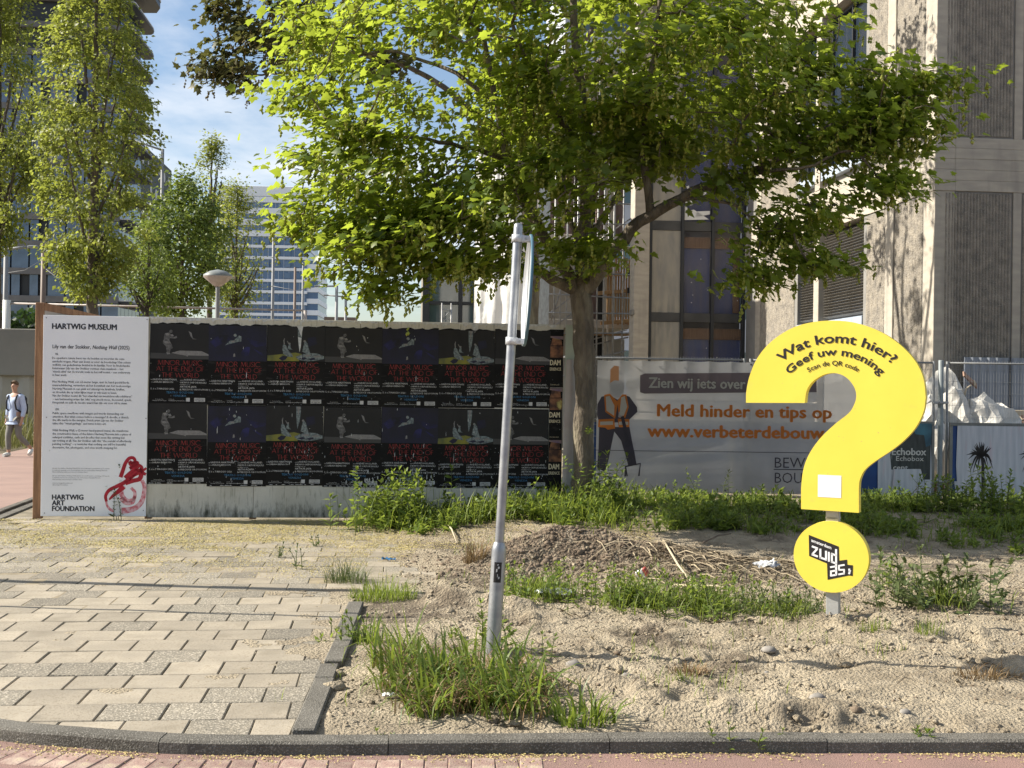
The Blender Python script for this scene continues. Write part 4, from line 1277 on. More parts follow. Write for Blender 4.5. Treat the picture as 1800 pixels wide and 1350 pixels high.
for i in range(40):
    t0, t1 = i/40, (i+1)/40
    L2.poly([(a0+(a1-a0)*t0,z0),(a0+(a1-a0)*t1,z0),(a0+(a1-a0)*t1,z0+.007),(a0+(a1-a0)*t0,z0+.007)])
on_banner(L, 'grey_lettering', m_bdark, .004); on_banner(L2, 'rule_line', m_bdark, .004)
# drawn workman, flat print
def bp(L, *polys):
    for p in polys: L.poly([bq(*v) for v in p])
L = Letters(); bp(L, [(188,640),(215,590),(270,580),(320,610),(370,580),(400,590),(450,660),(452,690),(400,740),(395,760),(200,760),(185,710)],
    [(200,790),(400,790),(432,960),(446,1040),(392,1048),(345,880),(300,820),(262,1000),(240,1085),(185,1060),(196,930)])
on_banner(L, 'workman_dark', m_bdark, .004)
L = Letters(); bp(L, [(232,578),(270,570),(318,620),(352,575),(380,576),(394,660),(372,730),(330,730),(322,640),(305,735),(240,690)], [(196,740),(300,735),(305,800),(258,808),(240,795),(192,790)], [(322,735),(398,738),(400,790),(330,792)])
on_banner(L, 'workman_vest', m_borange, .0055)
L = Letters(); bp(L, [(243,590),(268,585),(300,650),(298,716),(248,682)], [(345,595),(368,586),(384,656),(362,716),(334,712)], [(206,755),(290,752),(292,775),(206,778)], [(330,755),(392,756),(392,776),(332,776)])
on_banner(L, 'workman_stripes', m_bwht, .007)
L = Letters(); bp(L, [(272,500),(300,482),(345,490),(366,510),(362,552),(350,570),(330,600),(312,600),(272,560)], [(330,690),(350,690),(352,730),(325,725)])
on_banner(L, 'workman_head', m_bskin, .0062)['kind'] = 'stuff'
L = Letters(); bp(L, [(272,500),(274,410),(300,385),(330,390),(330,485),(300,482)])
on_banner(L, 'workman_cap', mat('banner_faded_orange', (0.40,0.20,0.10), .7, translucent=(.5,.28,.15), tfac=.4), .0066)
L = Letters()
for pts, w in (([(372,1115),(372,1050),(470,1030),(462,1113)], 11), ([(352,720),(385,860),(410,980)], 22), ([(385,1115),(372,1050)], 9)):
    L.stroke([bq(*p) for p in pts], w/3.751*FY/FPX)
on_banner(L, 'workman_spade', m_bdark, .008)
b = MB()
for i in range(12):
    u = (i+0.35)/12; xx = u*(bx1-bx0)
    b.prism([(xx+.012*math.cos(t), bz1-.035+.012*math.sin(t)) for t in np.arange(8)*math.pi/4], (xx+bx0-x_a)*math.tan(FROT)-.052, (xx+bx0-x_a)*math.tan(FROT)-.036, 'y')
    b.prism([(xx+.012*math.cos(t), bz0+.035+.012*math.sin(t)) for t in np.arange(8)*math.pi/4], (xx+bx0-x_a)*math.tan(FROT)-.052, (xx+bx0-x_a)*math.tan(FROT)-.036, 'y')
b.build('eyelets', m_blk, ban)

# ---- low barrier boards with posters
m_bluebd = mat('blue_barrier', (0.02,0.065,0.22), 0.5, c2=(0.015,0.045,0.16), nscale=3)
m_barframe = mat('barrier_frame', (0.20,0.205,0.20), 0.5, metal=0.4, c2=(0.15,0.155,0.15), nscale=7)
m_dkpost = mat('dark_poster', (0.028,0.032,0.034), 0.4, c2=(0.05,0.06,0.06), nscale=6, stretch=(4,1,.6), c3=(0.25,0.27,0.27), n3=8, lo3=.66, hi3=.74, st3=(9,1,.8))
m_teal = mat('teal_poster', (0.05,0.16,0.22), 0.4, c2=(0.02,0.05,0.08), nscale=4)
m_palew = mat('weathered_white_poster', (0.52,0.53,0.58), 0.6, c2=(0.40,0.42,0.47), nscale=3, stretch=(7,1,.5), c3=(0.50,0.40,0.45), n3=5, lo3=.58, hi3=.72, st3=(3,1,.4), bump=.2, bscale=12)
def barrier(name_label, x0, x1, dy, zt=1.20):
    t = thing('barrier_board', name_label, 'barrier', (x0, FY+(x0-x_a)*math.tan(FROT)+dy, 0), FROT, 'low barrier boards along the fence')
    w = x1-x0
    b = MB(); b.box((0.02,0.0,0.06),(w-0.02,0.02,zt-0.03)); b.build('blue_board', m_bluebd, t)
    b = MB(); b.bbox((0,-0.015,zt-0.035),(w,0.035,zt+.01),.004); b.build('top_rail', m_barframe, t)
    for xx in (0.0, w-0.04):
        b = MB(); b.bbox((xx,-0.014,0.0),(xx+.04,0.034,zt-.036),.003); b.build('side_rail', m_barframe, t)
    return t
be = barrier('blue barrier board with torn dark Echobox poster right of question mark', fx(1500), fx(1645), -0.07)
bpm = barrier('blue barrier board with white palm tree poster', fx(1672), fx(1672)+2.6, -0.07, 1.19)
barrier('plain blue barrier board behind the left half of the grey banner', fx(1040), fx(1300), 0.5, 1.16)
barrier('plain blue barrier board behind the right half of the grey banner', fx(1302), fx(1490), 0.5, 1.16)
def rq(X, Y, ox):    # crop (1302 wide over 270, origin 1530,620)
    w = W(1530+X/4.822, 620+Y/4.822, FY+0.02)
    return (w.x-ox, w.z)
ep = thing('torn_poster', 'torn dark poster with pale Echobox lettering and peeling white flap', 'poster', (fx(1500), FY+(fx(1500)-x_a)*math.tan(FROT)-0.085, 0), FROT)
ox = fx(1500)
L = Letters(); L.poly([rq(*p, ox) for p in ((60,1280),(60,900),(230,640),(510,600),(520,1080),(510,1285))]); L.build('white_backing', m_palew, ep, depth=0.0)
L = Letters(); L.poly([rq(*p, ox) for p in ((175,990),(165,860),(240,720),(350,640),(515,610),(505,1075),(430,1075),(420,985),(300,985))]); L.build('dark_sheet', m_dkpost, ep, depth=-.002)
L = Letters(); L.poly([rq(*p, ox) for p in ((340,600),(520,600),(515,780),(470,800),(455,700),(380,690))]); L.build('teal_corner', m_teal, ep, depth=-.003)
L = Letters()
def rt(s, X0, X1, Yb, cap, bold):
    a, z = rq(X0, Yb, ox); a1, _ = rq(X1, Yb, ox); L.line(s, a, z, cap/4.822*FY/FPX, a1-a, bold=bold)
rt('Echobox', 180, 470, 865, 58, .03); rt('Echobox', 215, 450, 915, 40, .01); rt('cent', 190, 315, 993, 44, .02)
L.build('lettering', m_white, ep, depth=-.005)
b = MB(); vs = []; fs = []
for i in range(8):
    for j in range(6):
        X, Y = 195+ (i/7)*225, 985 + (j/5)*350
        a, z = rq(X + (20*math.sin(j*1.3) if i else -8*j), Y, ox)
        vs.append((a, -.008 - .02*abs(math.sin(i*1.1+j*.5)), z))
for i in range(7):
    for j in range(5): fs.append((i*6+j, i*6+j+1, (i+1)*6+j+1, (i+1)*6+j))
b.add(vs, fs, True); b.build('white_flap', m_palew, ep, fix=False)
pp_ = thing('palm_poster', 'weathered white poster with black palm trees on blue barrier', 'poster', (fx(1672), FY+(fx(1672)-x_a)*math.tan(FROT)-0.085, 0), FROT)
ox2 = fx(1672)
L = Letters(); L.poly([rq(*p, ox2) for p in ((730,1290),(712,1090),(735,1090),(728,960),(740,615),(1500,618),(2200,620),(2200,1330),(1000,1310))]); L.build('sheet', m_palew, pp_, depth=0)
L = Letters()
for dxp in (0, 450, 900):
    L.stroke([rq(950+dxp,1300,ox2), rq(958+dxp,1100,ox2), rq(955+dxp,940,ox2), rq(945+dxp,870,ox2)], [32*FY/FPX/4.8,28*FY/FPX/4.8,24*FY/FPX/4.8,22*FY/FPX/4.8])
    for (tx, ty, bend) in ((815,865,-20),(845,1010,-60),(870,1015,-50),(880,790,0),(900,765,0),(925,755,0),(945,755,0),(970,770,0),(1000,790,0),(1030,805,-5),(1045,990,-70),(1015,905,-25),(990,995,-30),(865,820,-5),(910,985,-40),(985,830,0),(1000,960,-60),(830,905,-35),(1035,930,-45),(890,775,4),(960,760,2),(1015,800,6),(850,840,-12)):
        mx_, my_ = (tx+945)/2, (ty+885)/2 + bend
        L.stroke(smooth_path([rq(945+dxp,885,ox2), rq(mx_+dxp,my_,ox2), rq(tx+dxp,ty,ox2)], 5), np.array([7,13,16,18,19,18,16,13,9,5,2])*FY/FPX/4.822*.9)
L.build('palm_print', m_blk, pp_, depth=-.002)['kind'] = 'stuff'
rs = thing('small_site_sign', 'small pale sign with blue RAS lettering behind the fence', 'sign', (fx(1612), FY+1.0, 0))
b = MB(); b.bbox((0,0,1.62),(0.26,0.012,1.85),.002); b.build('board', mat('sign_grey',(0.22,0.21,0.20),.6), rs)
b = MB(); b.bbox((0.1,0.012,0),(0.14,0.05,1.8),.002); b.build('stake', m_wood, rs)
L = Letters(); L.line('RAS', 0.03, 1.72, 0.045, 0.19, bold=.02); L.build('lettering', m_bluebd, rs)
# ================================================================ CONCRETE BUILDING ON THE RIGHT
BROT = R(5.45)
m_conc = mat('board_concrete', (0.43,0.385,0.315), 0.85, c2=(0.35,0.315,0.265), nscale=2.5, stretch=(1,1,4), bump=0.25, bscale=50, c3=(0.27,0.245,0.21), n3=1.5, lo3=.55, hi3=.8, st3=(3,3,.5))
m_rib = mat('ribbed_concrete', (0.305,0.27,0.22), 0.92, c2=(0.19,0.172,0.148), nscale=7, bump=1.0, bscale=34, speck=(55,(0.38,0.35,0.30),.58,.72))
m_dconc = mat('plain_concrete', (0.23,0.222,0.205), 0.85, c2=(0.185,0.178,0.165), nscale=2, bump=.25, bscale=40)
m_frame = mat('dark_window_frame', (0.03,0.032,0.035), 0.4)
m_glass = mat('window_glass', (0.02,0.03,0.045), 0.06, spec=0.9)
m_slat = mat('blind_slats', (0.23,0.215,0.19), 0.5, metal=0.2)
m_sill = mat('pale_blue_metal', (0.36,0.42,0.50), 0.5, c2=(0.28,0.32,0.38), nscale=5)
m_core = mat('building_core', (0.22,0.20,0.17), 0.9)
bld = thing('concrete_building', 'brutalist concrete office building with ribbed panels and louvred windows behind the fence', 'building', (6.34,18.0,0), BROT)
def ribbed(parent, face, a0, a1, z0, z1, off=0.0, pitch=0.052, amp=0.026):
    """a panel of rough vertical ribs; face 'l' looks towards -x, face 'f' towards -y"""
    n = max(2, int((a1-a0)/pitch)); prof = []
    for i in range(n):
        for u, h in ((0.0,0),(0.22,1),(0.62,1),(0.84,0)):
            prof.append((a0 + (a1-a0)*(i+u)/n, h))
    prof.append((a1, 0))
    zs = np.linspace(z0, z1, max(3, int((z1-z0)/0.07)))
    A = np.array([p[0] for p in prof]); H = np.array([p[1] for p in prof])
    AA, ZZ = np.meshgrid(A, zs)
    D = off + H[None,:]*amp*(0.55 + 0.9*(fbm(AA*19+3, ZZ*13, 3)-0.2)) 
    AA = AA + 0.006*(fbm(AA*9, ZZ*11+5, 2)-.4)
    idx = np.arange(AA.size).reshape(AA.shape)
    F = np.stack([idx[:-1,:-1].ravel(), idx[:-1,1:].ravel(), idx[1:,1:].ravel(), idx[1:,:-1].ravel()],1)
    if face == 'l':
        V = np.stack([-D.ravel(), AA.ravel(), ZZ.ravel()],1); F = F[:, ::-1]
    else:
        V = np.stack([AA.ravel(), -D.ravel(), ZZ.ravel()],1)
    return link('ribbed_panel', np_mesh('ribbed_panel', V, F, m_rib), parent)
def bx(parent, name, m, lo, hi, r=0.006):
    b = MB(); b.bbox(lo, hi, r); return b.build(name, m, parent)
TH = 0.30
b = MB(); b.box((TH+.02,TH+.02,0),(7,9.6,13.6)); b.build('core', m_core, bld)
storeys = [(0.0,4.65),(5.46,8.75),(9.56,13.0)]
bands = [(4.65,5.46),(8.75,9.56),(13.0,13.8)]
for (z0, z1) in bands:
    nb = 5
    for k in range(nb):   # board marked courses
        za, zb = z0 + (z1-z0)*k/nb, z0 + (z1-z0)*(k+1)/nb
        pr = 0.02 + rng.uniform(0,.006)
        b = MB(); b.bbox((-pr,-pr,za+.001),(TH,9.85,zb-.001),.004); b.bbox((TH+.001,-pr,za+.001),(7.2,TH,zb-.001),.004)
        b.build('band_course', m_conc, bld)
for si, (z0, z1) in enumerate(storeys):
    # left face
    bx(bld, 'corner_pilaster', m_conc, (-0.012,-0.012,z0),(TH,0.37,z1))
    for (a0, a1) in ((0.385,1.45),(1.79,2.62),(6.35,8.65)):
        bx(bld, 'panel_back', m_dconc, (0.0,a0,z0),(TH,a1,z1), .004)
        ribbed(bld, 'l', a0+.02, a1-.02, z0+.03, z1-.03, 0.002)
    bx(bld, 'pilaster', m_conc, (-0.03,1.462,z0),(TH,1.778,z1))
    bx(bld, 'pilaster', m_conc, (-0.035,4.90,z0),(TH,5.17,z1))
    bx(bld, 'pilaster', m_conc, (-0.02,8.665,z0),(TH,9.0,z1))
    bx(bld, 'pilaster', m_dconc, (0.02,9.02,z0),(TH,9.85,z1))
    bx(bld, 'jamb', m_dconc, (0.0,2.63,z0),(TH,2.76,z1), .004)
    bx(bld, 'jamb', m_dconc, (0.0,6.2,z0),(TH,6.34,z1), .004)
    # windows
    zs0 = 2.93 if si == 0 else z0+0.35; zs1 = z1-0.05
    for (a0, a1) in ((2.775,4.885),(5.185,6.185)):
        w = thing_w = bpy.data.objects.new('window', None); col.objects.link(w); w.parent = bld
        b = MB()
        for (p, q_) in (((.16,a0,zs0),(.21,a0+.05,zs1)),((.16,a1-.05,zs0),(.21,a1,zs1)),((.16,a0+.052,zs1-.05),(.21,a1-.052,zs1)),((.16,a0+.052,zs0),(.21,a1-.052,zs0+.05)),((.155,(a0+a1)/2-.02,zs0+.052),(.205,(a0+a1)/2+.02,zs1-.052))):
            b.bbox(p, q_, .004)
        b.build('frame', m_frame, w)
        b = MB(); b.box((.215,a0,zs0),(.225,a1,zs1)); b.build('pane', m_glass, w)
        if si == 0:
            b = MB(); b.use(m_slat)
            n = 30
            for k in range(n):
                z = zs0+.06 + (zs1-zs0-.10)*k/n
                M_ = Matrix.Translation((.075,0,z)) @ Matrix.Rotation(R(28+rng.normal(0,2)),4,'Y')
                b.box((-.030,a0+.03,-.0015),(.030,a1-.03,.0015), M_)
            b.build('blind', None, w)
        bx(bld, 'window_sill', m_sill, (-0.02,a0,zs0-.20),(.2,a1,zs0-.004))
        if zs0-.2 > z0+.1:
            bx(bld, 'window_apron', m_dconc, (0.10,a0,z0),(.2,a1,zs0-.204))
    # shaded face
    for j, a in enumerate((0.13,1.36,2.59,3.82,5.05)):
        bx(bld, 'panel_back', m_dconc, (a,0.0,z0),(a+1.09,TH,z1), .004)
        ribbed(bld, 'f', a+.02, a+1.07, z0+.03, z1-.03, 0.002, 0.05, 0.024)
        bx(bld, 'pilaster', m_conc, (a+1.094,-.018,z0),(a+1.226,TH,z1))
bx(bld, 'roof', m_dconc, (-.05,-.05,13.805),(7.3,9.9,13.95))

# ================================================================ GLASS BAY AND CONCRETE PILLAR
m_dusty = mat('dusty_panel', (0.34,0.31,0.25), 0.5, c2=(0.23,0.22,0.20), nscale=2.2, stretch=(2,1,.6), c3=(0.12,0.125,0.125), n3=1.6, lo3=.55, hi3=.75, st3=(3,1,.5), spec=.5)
m_bglass = mat('bay_glass', (0.045,0.05,0.065), 0.10, c2=(0.10,0.095,0.085), nscale=1.3, spec=0.6, alpha=0.20)
m_bsheet = mat('blue_sheet', (0.06,0.09,0.28), 0.6, c2=(0.16,0.165,0.24), nscale=1.8, stretch=(3,1,.5), lo=.3, hi=.7)
m_span = mat('dark_spandrel', (0.045,0.045,0.045), 0.45, c2=(0.07,0.07,0.068), nscale=3)
m_paint = mat('white_paint', (0.68,0.68,0.66), 0.6)
bay0 = W(1140, 675, 27.8)
bay = thing('glass_bay', 'glazed building bay with dark mullions and blue sheeting behind dusty glass', 'building', (bay0.x, bay0.y, 0), BROT)
HB = 11.0
xs_b = [0.0, 0.755, 1.48, 2.23]
rows = [(0.0,1.05),(1.22,3.17),(3.38,5.30),(5.52,7.45),(7.66,9.6)]
for xx in xs_b:
    bx(bay, 'mullion', m_frame, (xx-.035,-.06,0),(xx+.035,.10,9.7), .004)
for (za, zb) in ((1.05,1.22),(3.17,3.38),(5.30,5.52),(7.45,7.66)):
    for i in range(3):
        bx(bay, 'spandrel', m_span, (xs_b[i]+.037,-.02,za),(xs_b[i+1]-.037,.08,zb), .004)
for r_, (za, zb) in enumerate(rows):
    bx(bay, 'dusty_panel', m_dusty, (xs_b[0]+.037,0.0,za+.002),(xs_b[1]-.037,.03,zb-.002), .003)
    for i in (1,2):
        b = MB(); b.box((xs_b[i]+.037,0.0,za+.002),(xs_b[i+1]-.037,.012,zb-.002)); b.build('pane', m_bglass, bay)
        # what stands behind the glass
        b = MB(); b.box((xs_b[i]+.05,.05+.012*r_,za),(xs_b[i+1]-.05,.06+.012*r_,za+(zb-za)*(.80 if r_ != 3 else 1.0))); b.build('blue_sheet', m_bsheet, bay)
        if r_ in (1,2):
            b = MB(); b.bbox((xs_b[i]+.04,.03,zb-.40),(xs_b[i+1]-.04,.045,zb-.14),.004); b.build('timber_beam', m_wood, bay)
        b = MB(); b.use(m_paint)
        for _ in range(5):
            a, c = rng.uniform(xs_b[i]+.1, xs_b[i+1]-.1), rng.uniform(za+.2, zb-.3)
            b.prism([(a+.011*math.cos(t), c+.011*math.sin(t)) for t in np.arange(7)*2*math.pi/7], -.004, -.001, 'y')
        tag(b.build('white_dots', None, bay), kind='stuff')
bx(bay, 'timber_post', m_wood, (1.98,.03,3.40),(2.14,.05,4.88))
L = Letters()
for pts, w in (([(.86,6.35),(.95,6.10),(.95,5.9)],.06), ([(1.13,6.05),(1.42,6.35)],.06), ([(.80,6.1),(.86,5.9)],.05)):
    L.stroke(pts, w)
L.poly([(.80,5.55),(1.38,5.58),(1.25,5.66),(1.02,5.80),(.92,5.78),(.80,5.9)]); L.poly([(1.05,5.62),(1.40,5.70),(1.40,5.78),(1.1,5.76)])
L.build('painted_marks', m_paint, bay, depth=-.003)
L = Letters(); L.poly([(.80,1.25),(.815,1.25),(.815,1.44),(.80,1.44)]); L.poly([(.815,1.425),(1.05,1.43),(1.05,1.445),(.815,1.44)]); L.build('white_bracket', m_paint, bay, depth=-.003)
b = MB(); b.box((-.1,.55,0),(2.3,.6,HB)); b.build('rear_wall', m_core, bay)
bx(bay, 'parapet', m_dconc, (-.1,-.05,9.72),(2.35,.6,10.6))
pil = thing('concrete_pillar', 'tall raw concrete pillar between the scaffolding and the glass bay', 'pillar', (bay0.x-.40, bay0.y-.25, 0), BROT)
b = MB(); b.bbox((0,0,0),(.36,.5,10.8),.012); b.build('shaft', m_conc, pil)
b = MB(); b.bbox((-.05,-.02,3.3),(.02,.3,3.42),.01); b.build('bracket', m_dconc, pil)

# ================================================================ CONCRETE FRAME UNDER CONSTRUCTION WITH SCAFFOLD
m_beige = mat('beige_wall', (0.46,0.42,0.35), 0.8, c2=(0.38,0.345,0.29), nscale=2.5, bump=.15, bscale=20)
m_pink = mat('brown_cladding', (0.20,0.135,0.125), 0.7, c2=(0.27,0.20,0.18), nscale=3, stretch=(5,1,.4))
m_dark = mat('opening_shade', (0.015,0.014,0.013), 0.9)  # near-black colour stands in for the shade inside the open floors
m_scaf = mat('scaffold_tube', (0.42,0.42,0.41), 0.45, metal=0.55, c2=(0.30,0.29,0.28), nscale=8)
m_form = mat('formwork_timber', (0.42,0.26,0.12), 0.7, c2=(0.33,0.19,0.085), nscale=3, stretch=(8,8,.6), rand=.15)
fr0 = W(945, 675, 31.0)
frm = thing('unfinished_building', 'unfinished concrete frame with open floors behind the scaffolding', 'building', (fr0.x, fr0.y, 0), BROT)
wf = 2.35
for z in (3.15, 5.35, 7.6, 9.8):
    bx(frm, 'floor_slab', m_beige, (-.2,-.2,z),(wf,3.0,z+.22), .01)
for xx in (-.15,1.05,1.75):
    bx(frm, 'column', m_beige, (xx,.1,0),(xx+.26,.4,9.79), .01)
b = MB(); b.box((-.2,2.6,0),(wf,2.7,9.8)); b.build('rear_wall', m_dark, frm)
for (a0,a1,z0,z1,m) in ((.15,.95,0,3.1,m_beige),(.12,1.0,3.4,5.3,m_beige),(1.55,2.3,5.6,7.55,m_pink),(1.35,1.62,3.4,5.3,m_pink),(.1,1.0,5.6,7.5,m_pink),(1.9,2.35,0,2.9,m_beige),(1.4,2.3,7.85,9.7,m_beige),(0.1,1.0,7.85,9.7,m_beige)):
    bx(frm, 'infill_wall', m, (a0,.42,z0),(a1,.55,z1), .004)
sc = thing('scaffold', 'steel tube scaffold with several lifts in front of the concrete frame', 'scaffold', (fr0.x, fr0.y-1.1, 0), BROT)
for xx in (.10,.36,.52,.68,.95,1.45,1.62,1.86,2.10,2.3):
    for yy in ((0.0,.75) if xx in (.10,.95,1.86) else (0.0,)):
        b = MB(); b.tube([(xx,yy,0),(xx+rng.normal(0,.01),yy,9.5)], .021, 6); b.build('standard', m_scaf, sc)
for z in (1.05,1.9,2.35,3.0,3.45,3.9,4.5,5.1,5.7,6.3,7.0,7.8,8.6):
    x0_ = -.1 if z < 5 else .6
    b = MB(); b.tube([(x0_,-.03,z+rng.normal(0,.03)),(2.36,-.03,z+rng.normal(0,.03))], .019, 6); b.build('ledger', m_scaf, sc)
for (p, q_) in (((.05,.02,2.9),(.95,.02,3.55)),((.05,.02,3.3),(.9,.02,3.95)),((.95,.4,2.7),(2.3,.4,3.1)),((.95,.6,2.6),(2.3,.2,2.9)),((.9,0,2.2),(2.2,0,2.55)),((1.3,.02,5.2),(2.3,.02,5.9)),((.3,.02,3.3),(.6,.02,4.3))):
    b = MB(); b.tube([p, q_], .018, 6); b.build('brace', m_scaf, sc)
for z in (2.95, 5.15, 7.4):
    for yy in (.08,.30,.52):
        bx(sc, 'deck_board', m_form if z < 4 else m_beige, (-.05,yy,z),(2.35,yy+.20,z+.04), .005)
fw = thing('formwork_panel', 'upright orange timber formwork of narrow planks on the scaffold deck', 'formwork', (fr0.x+1.72, fr0.y-.62, 3.0), BROT)
for k in range(9):
    bx(fw, 'plank', m_form, (k*.068,0,.22+.02*(k%2)),(k*.068+.05,.03,1.95-.03*(k%3)), .004)
for z in (.22, .98, 1.42):
    M_ = Matrix.Rotation(R(-6),4,'Y')
    b = MB(); b.bbox((-.14,-.10,z),(.60,-.005,z+.09),.005, M_); b.build('waler', m_form, fw)
for k in range(2):
    b = MB(); b.bbox((.50,-.13,1.02+.44*k),(.62,-.10,1.16+.44*k),.004); b.build('steel_shoe', m_frame, fw)

# ================================================================ WHITE WRAPPED TOWER AND DARK GLASS FRONT
m_wrap = mat('white_shrink_wrap', (0.80,0.79,0.75), 0.55, c2=(0.70,0.69,0.66), nscale=2, bump=0.9, bscale=5, spec=.3)
tw = W(832, 675, 27.0)
wt_ = thing('wrapped_scaffold_tower', 'scaffold tower wrapped in wrinkled white plastic sheeting behind the hoarding', 'scaffold', (tw.x, tw.y, 0), R(-24))
def wrinkled(parent, w, h, M_, seed):
    nx_, nz_ = 34, 70
    U, V_ = np.meshgrid(np.linspace(0,1,nx_), np.linspace(0,1,nz_))
    D = 0.09*(fbm(U*4+seed, V_*7, 4)-.45) + 0.05*np.abs(fbm(U*6+3*V_+seed, V_*10-4*U, 3)-.45)
    D += 0.03*np.sin(U*math.pi*3)**2
    P_ = [M_ @ Vector((u*w, -d, v*h)) for u, v, d in zip(U.ravel(), V_.ravel(), D.ravel())]
    idx = np.arange(U.size).reshape(U.shape)
    F = np.stack([idx[:-1,:-1].ravel(), idx[:-1,1:].ravel(), idx[1:,1:].ravel(), idx[1:,:-1].ravel()],1)
    link('sheeting', np_mesh('sheeting', np.array([tuple(p) for p in P_]), F, m_wrap, smooth=True), parent)
wrinkled(wt_, 0.95, 7.4, Matrix.Identity(4), 2)
wrinkled(wt_, 2.2, 7.4, Matrix.Translation((0,2.2,0)) @ Matrix.Rotation(R(-90),4,'Z'), 5)
wrinkled(wt_, 0.45, 7.1, Matrix.Translation((0.95,0.10,0)) @ Matrix.Rotation(R(20),4,'Z'), 11)
wrinkled(wt_, 2.2, 7.1, Matrix.Translation((1.37,.26,0)) @ Matrix.Rotation(R(112),4,'Z'), 9)
b = MB(); b.box((.1,.15,0),(1.0,2.0,7.0)); b.build('frame_core', m_scaf, wt_)
m_tglass = mat('green_glass', (0.05,0.085,0.09), 0.05, spec=0.9)
gf0 = W(741, 675, 38.0)
gf = thing('glass_building', 'green tinted glass front with heavy dark frame left of the white wrapped tower', 'building', (gf0.x, gf0.y, 0), BROT)
bx(gf, 'frame_post', m_frame, (0,0,0),(.22,.3,5.4)); bx(gf, 'frame_post', m_frame, (1.14,0,0),(1.27,.3,5.4)); bx(gf,'frame_post', m_frame, (2.4,0,0),(2.6,.3,5.4))
for z in (1.2, 4.2, 3.15+.0, 5.42):
    bx(gf, 'frame_rail', m_frame, (0.0 if z > 5 else .222,.02,z),(2.6 if z > 5 else 1.138,.28,z+(.10 if z < 5 else .25))); 
    if z < 5: bx(gf, 'frame_rail', m_frame, (1.272,.02,z),(2.398,.28,z+.10))
for (a0,a1) in ((.222,1.138),(1.272,2.398)):
    for (z0,z1) in ((0,1.2),(1.3,3.15),(3.25,4.2),(4.3,5.42)):
        b = MB(); b.box((a0,.12,z0),(a1,.14,z1)); b.build('pane', m_tglass, gf)
b = MB(); b.box((.0,.4,0),(2.6,3,5.6)); b.build('rear_block', m_core, gf)
at0 = W(775, 675, 36.0)
at = thing('access_tower', 'slim white lattice access tower in front of the dark framed glass', 'scaffold', (at0.x, at0.y, 0), BROT)
for xx in (0,.28):
    b = MB(); b.tube([(xx,0,0),(xx,0,4.1)], .022, 6); b.build('upright', m_scaf, at)
for k in range(14):
    b = MB(); b.tube([(0,0,.3*k),(.28,0,.3*k)], .014, 5); b.build('rung', m_scaf, at)
    if k % 2 == 0:
        b = MB(); b.tube([(0,0,.3*k),(.28,0,.3*k+.3)], .011, 5); b.build('brace', m_scaf, at)
b = MB(); b.tube([(-.1,0,2.95),(1.05,0,2.9)], .02, 6); b.build('guard_rail', m_scaf, at)
b = MB(); b.tube([(-.1,0,2.82),(1.05,0,2.77)], .02, 6); b.build('guard_rail', m_scaf, at)

m_pale = mat('pale_grey_cladding', (0.44,0.46,0.50), 0.5, c2=(0.39,0.41,0.45), nscale=.4, stretch=(1,1,3))
pb0 = W(985, 675, 75.0)
pbk = thing('pale_tower_block', 'tall pale blue grey tower block behind the maple crown', 'building', (pb0.x, pb0.y, 0), BROT)
b = MB(); b.box((0,0,0),(13.2,10,28)); b.build('wall', m_pale, pbk)
for k in range(7):
    bx(pbk, 'window_band', m_tglass, (.6,-.04,2.5+3.6*k),(12.6,.1,4.0+3.6*k), .01)

# ================================================================ SITE DEBRIS BEHIND THE FENCE
m_bag = mat('white_rubble_sack', (0.62,0.60,0.55), 0.75, c2=(0.50,0.48,0.44), nscale=4, bump=.6, bscale=12)
def lump(name, label, c, rad, seed, m, cat, group=None, sub=4, rough=.35, crisp=False):
    bm = bmesh.new(); bmesh.ops.create_icosphere(bm, subdivisions=sub, radius=1.0)
    for v in bm.verts:
        p = v.co
        d = 1 + rough*(float(fbm(p.x*1.6+seed+p.z, p.y*1.6+seed-p.z*.7, 4))-.45)*2 - .10*abs(math.sin(p.x*5+seed)*math.cos(p.z*4)) + rough*1.1*abs(float(fbm(p.x*3.2+seed+p.z*2.2, p.y*3.2-p.z*4+seed, 4))-.45)
        v.co = Vector((p.x*rad[0]*d, p.y*rad[1]*d, max(p.z*rad[2]*d, -.2*rad[2])))
    me = bpy.data.meshes.new(name); bm.to_mesh(me); bm.free(); me.materials.append(m)
    if crisp:      # creased plastic: jitter the points and keep the facets
        gj = np.random.default_rng(seed)
        for v in me.vertices: v.co += Vector(gj.normal(0, .022, 3))
    else:
        me.polygons.foreach_set('use_smooth', [True]*len(me.polygons))
    o = link(name, me); o.location = c
    return tag(o, label, cat, group)
lump('rubble_sack', 'tall peaked white rubble sack behind the grey fence post', W(1662,800,17.3)-Vector((0,0,.1)), (.46,.40,1.12), 3, m_bag, 'sack', 'white sacks behind the fence', sub=4, rough=.6, crisp=True)
lump('rubble_sack', 'sagging white rubble sack right of the peaked one', W(1712,800,17.2)-Vector((0,0,.1)), (.50,.38,.80), 8, m_bag, 'sack', 'white sacks behind the fence', sub=4, rough=.6, crisp=True)
lump('rubble_sack', 'white rubble sack showing right beside the yellow question mark', W(1612,800,17.2)-Vector((0,0,.1)), (.40,.35,.80), 14, m_bag, 'sack', 'white sacks behind the fence', sub=4, rough=.55, crisp=True)
m_bwood = mat('pale_beam', (0.55,0.46,0.32), 0.7, c2=(0.48,0.39,0.27), nscale=3, stretch=(.6,6,6))
b0 = W(1724,716,17.7)
bmW = thing('timber_beam', 'long pale squared timber beam lying over rubble behind the palm board', 'beam', (b0.x, b0.y, 1.23), R(3))
b = MB(); b.bbox((0,0,0),(2.2,.2,.13),.006); b.build('beam', m_bwood, bmW)
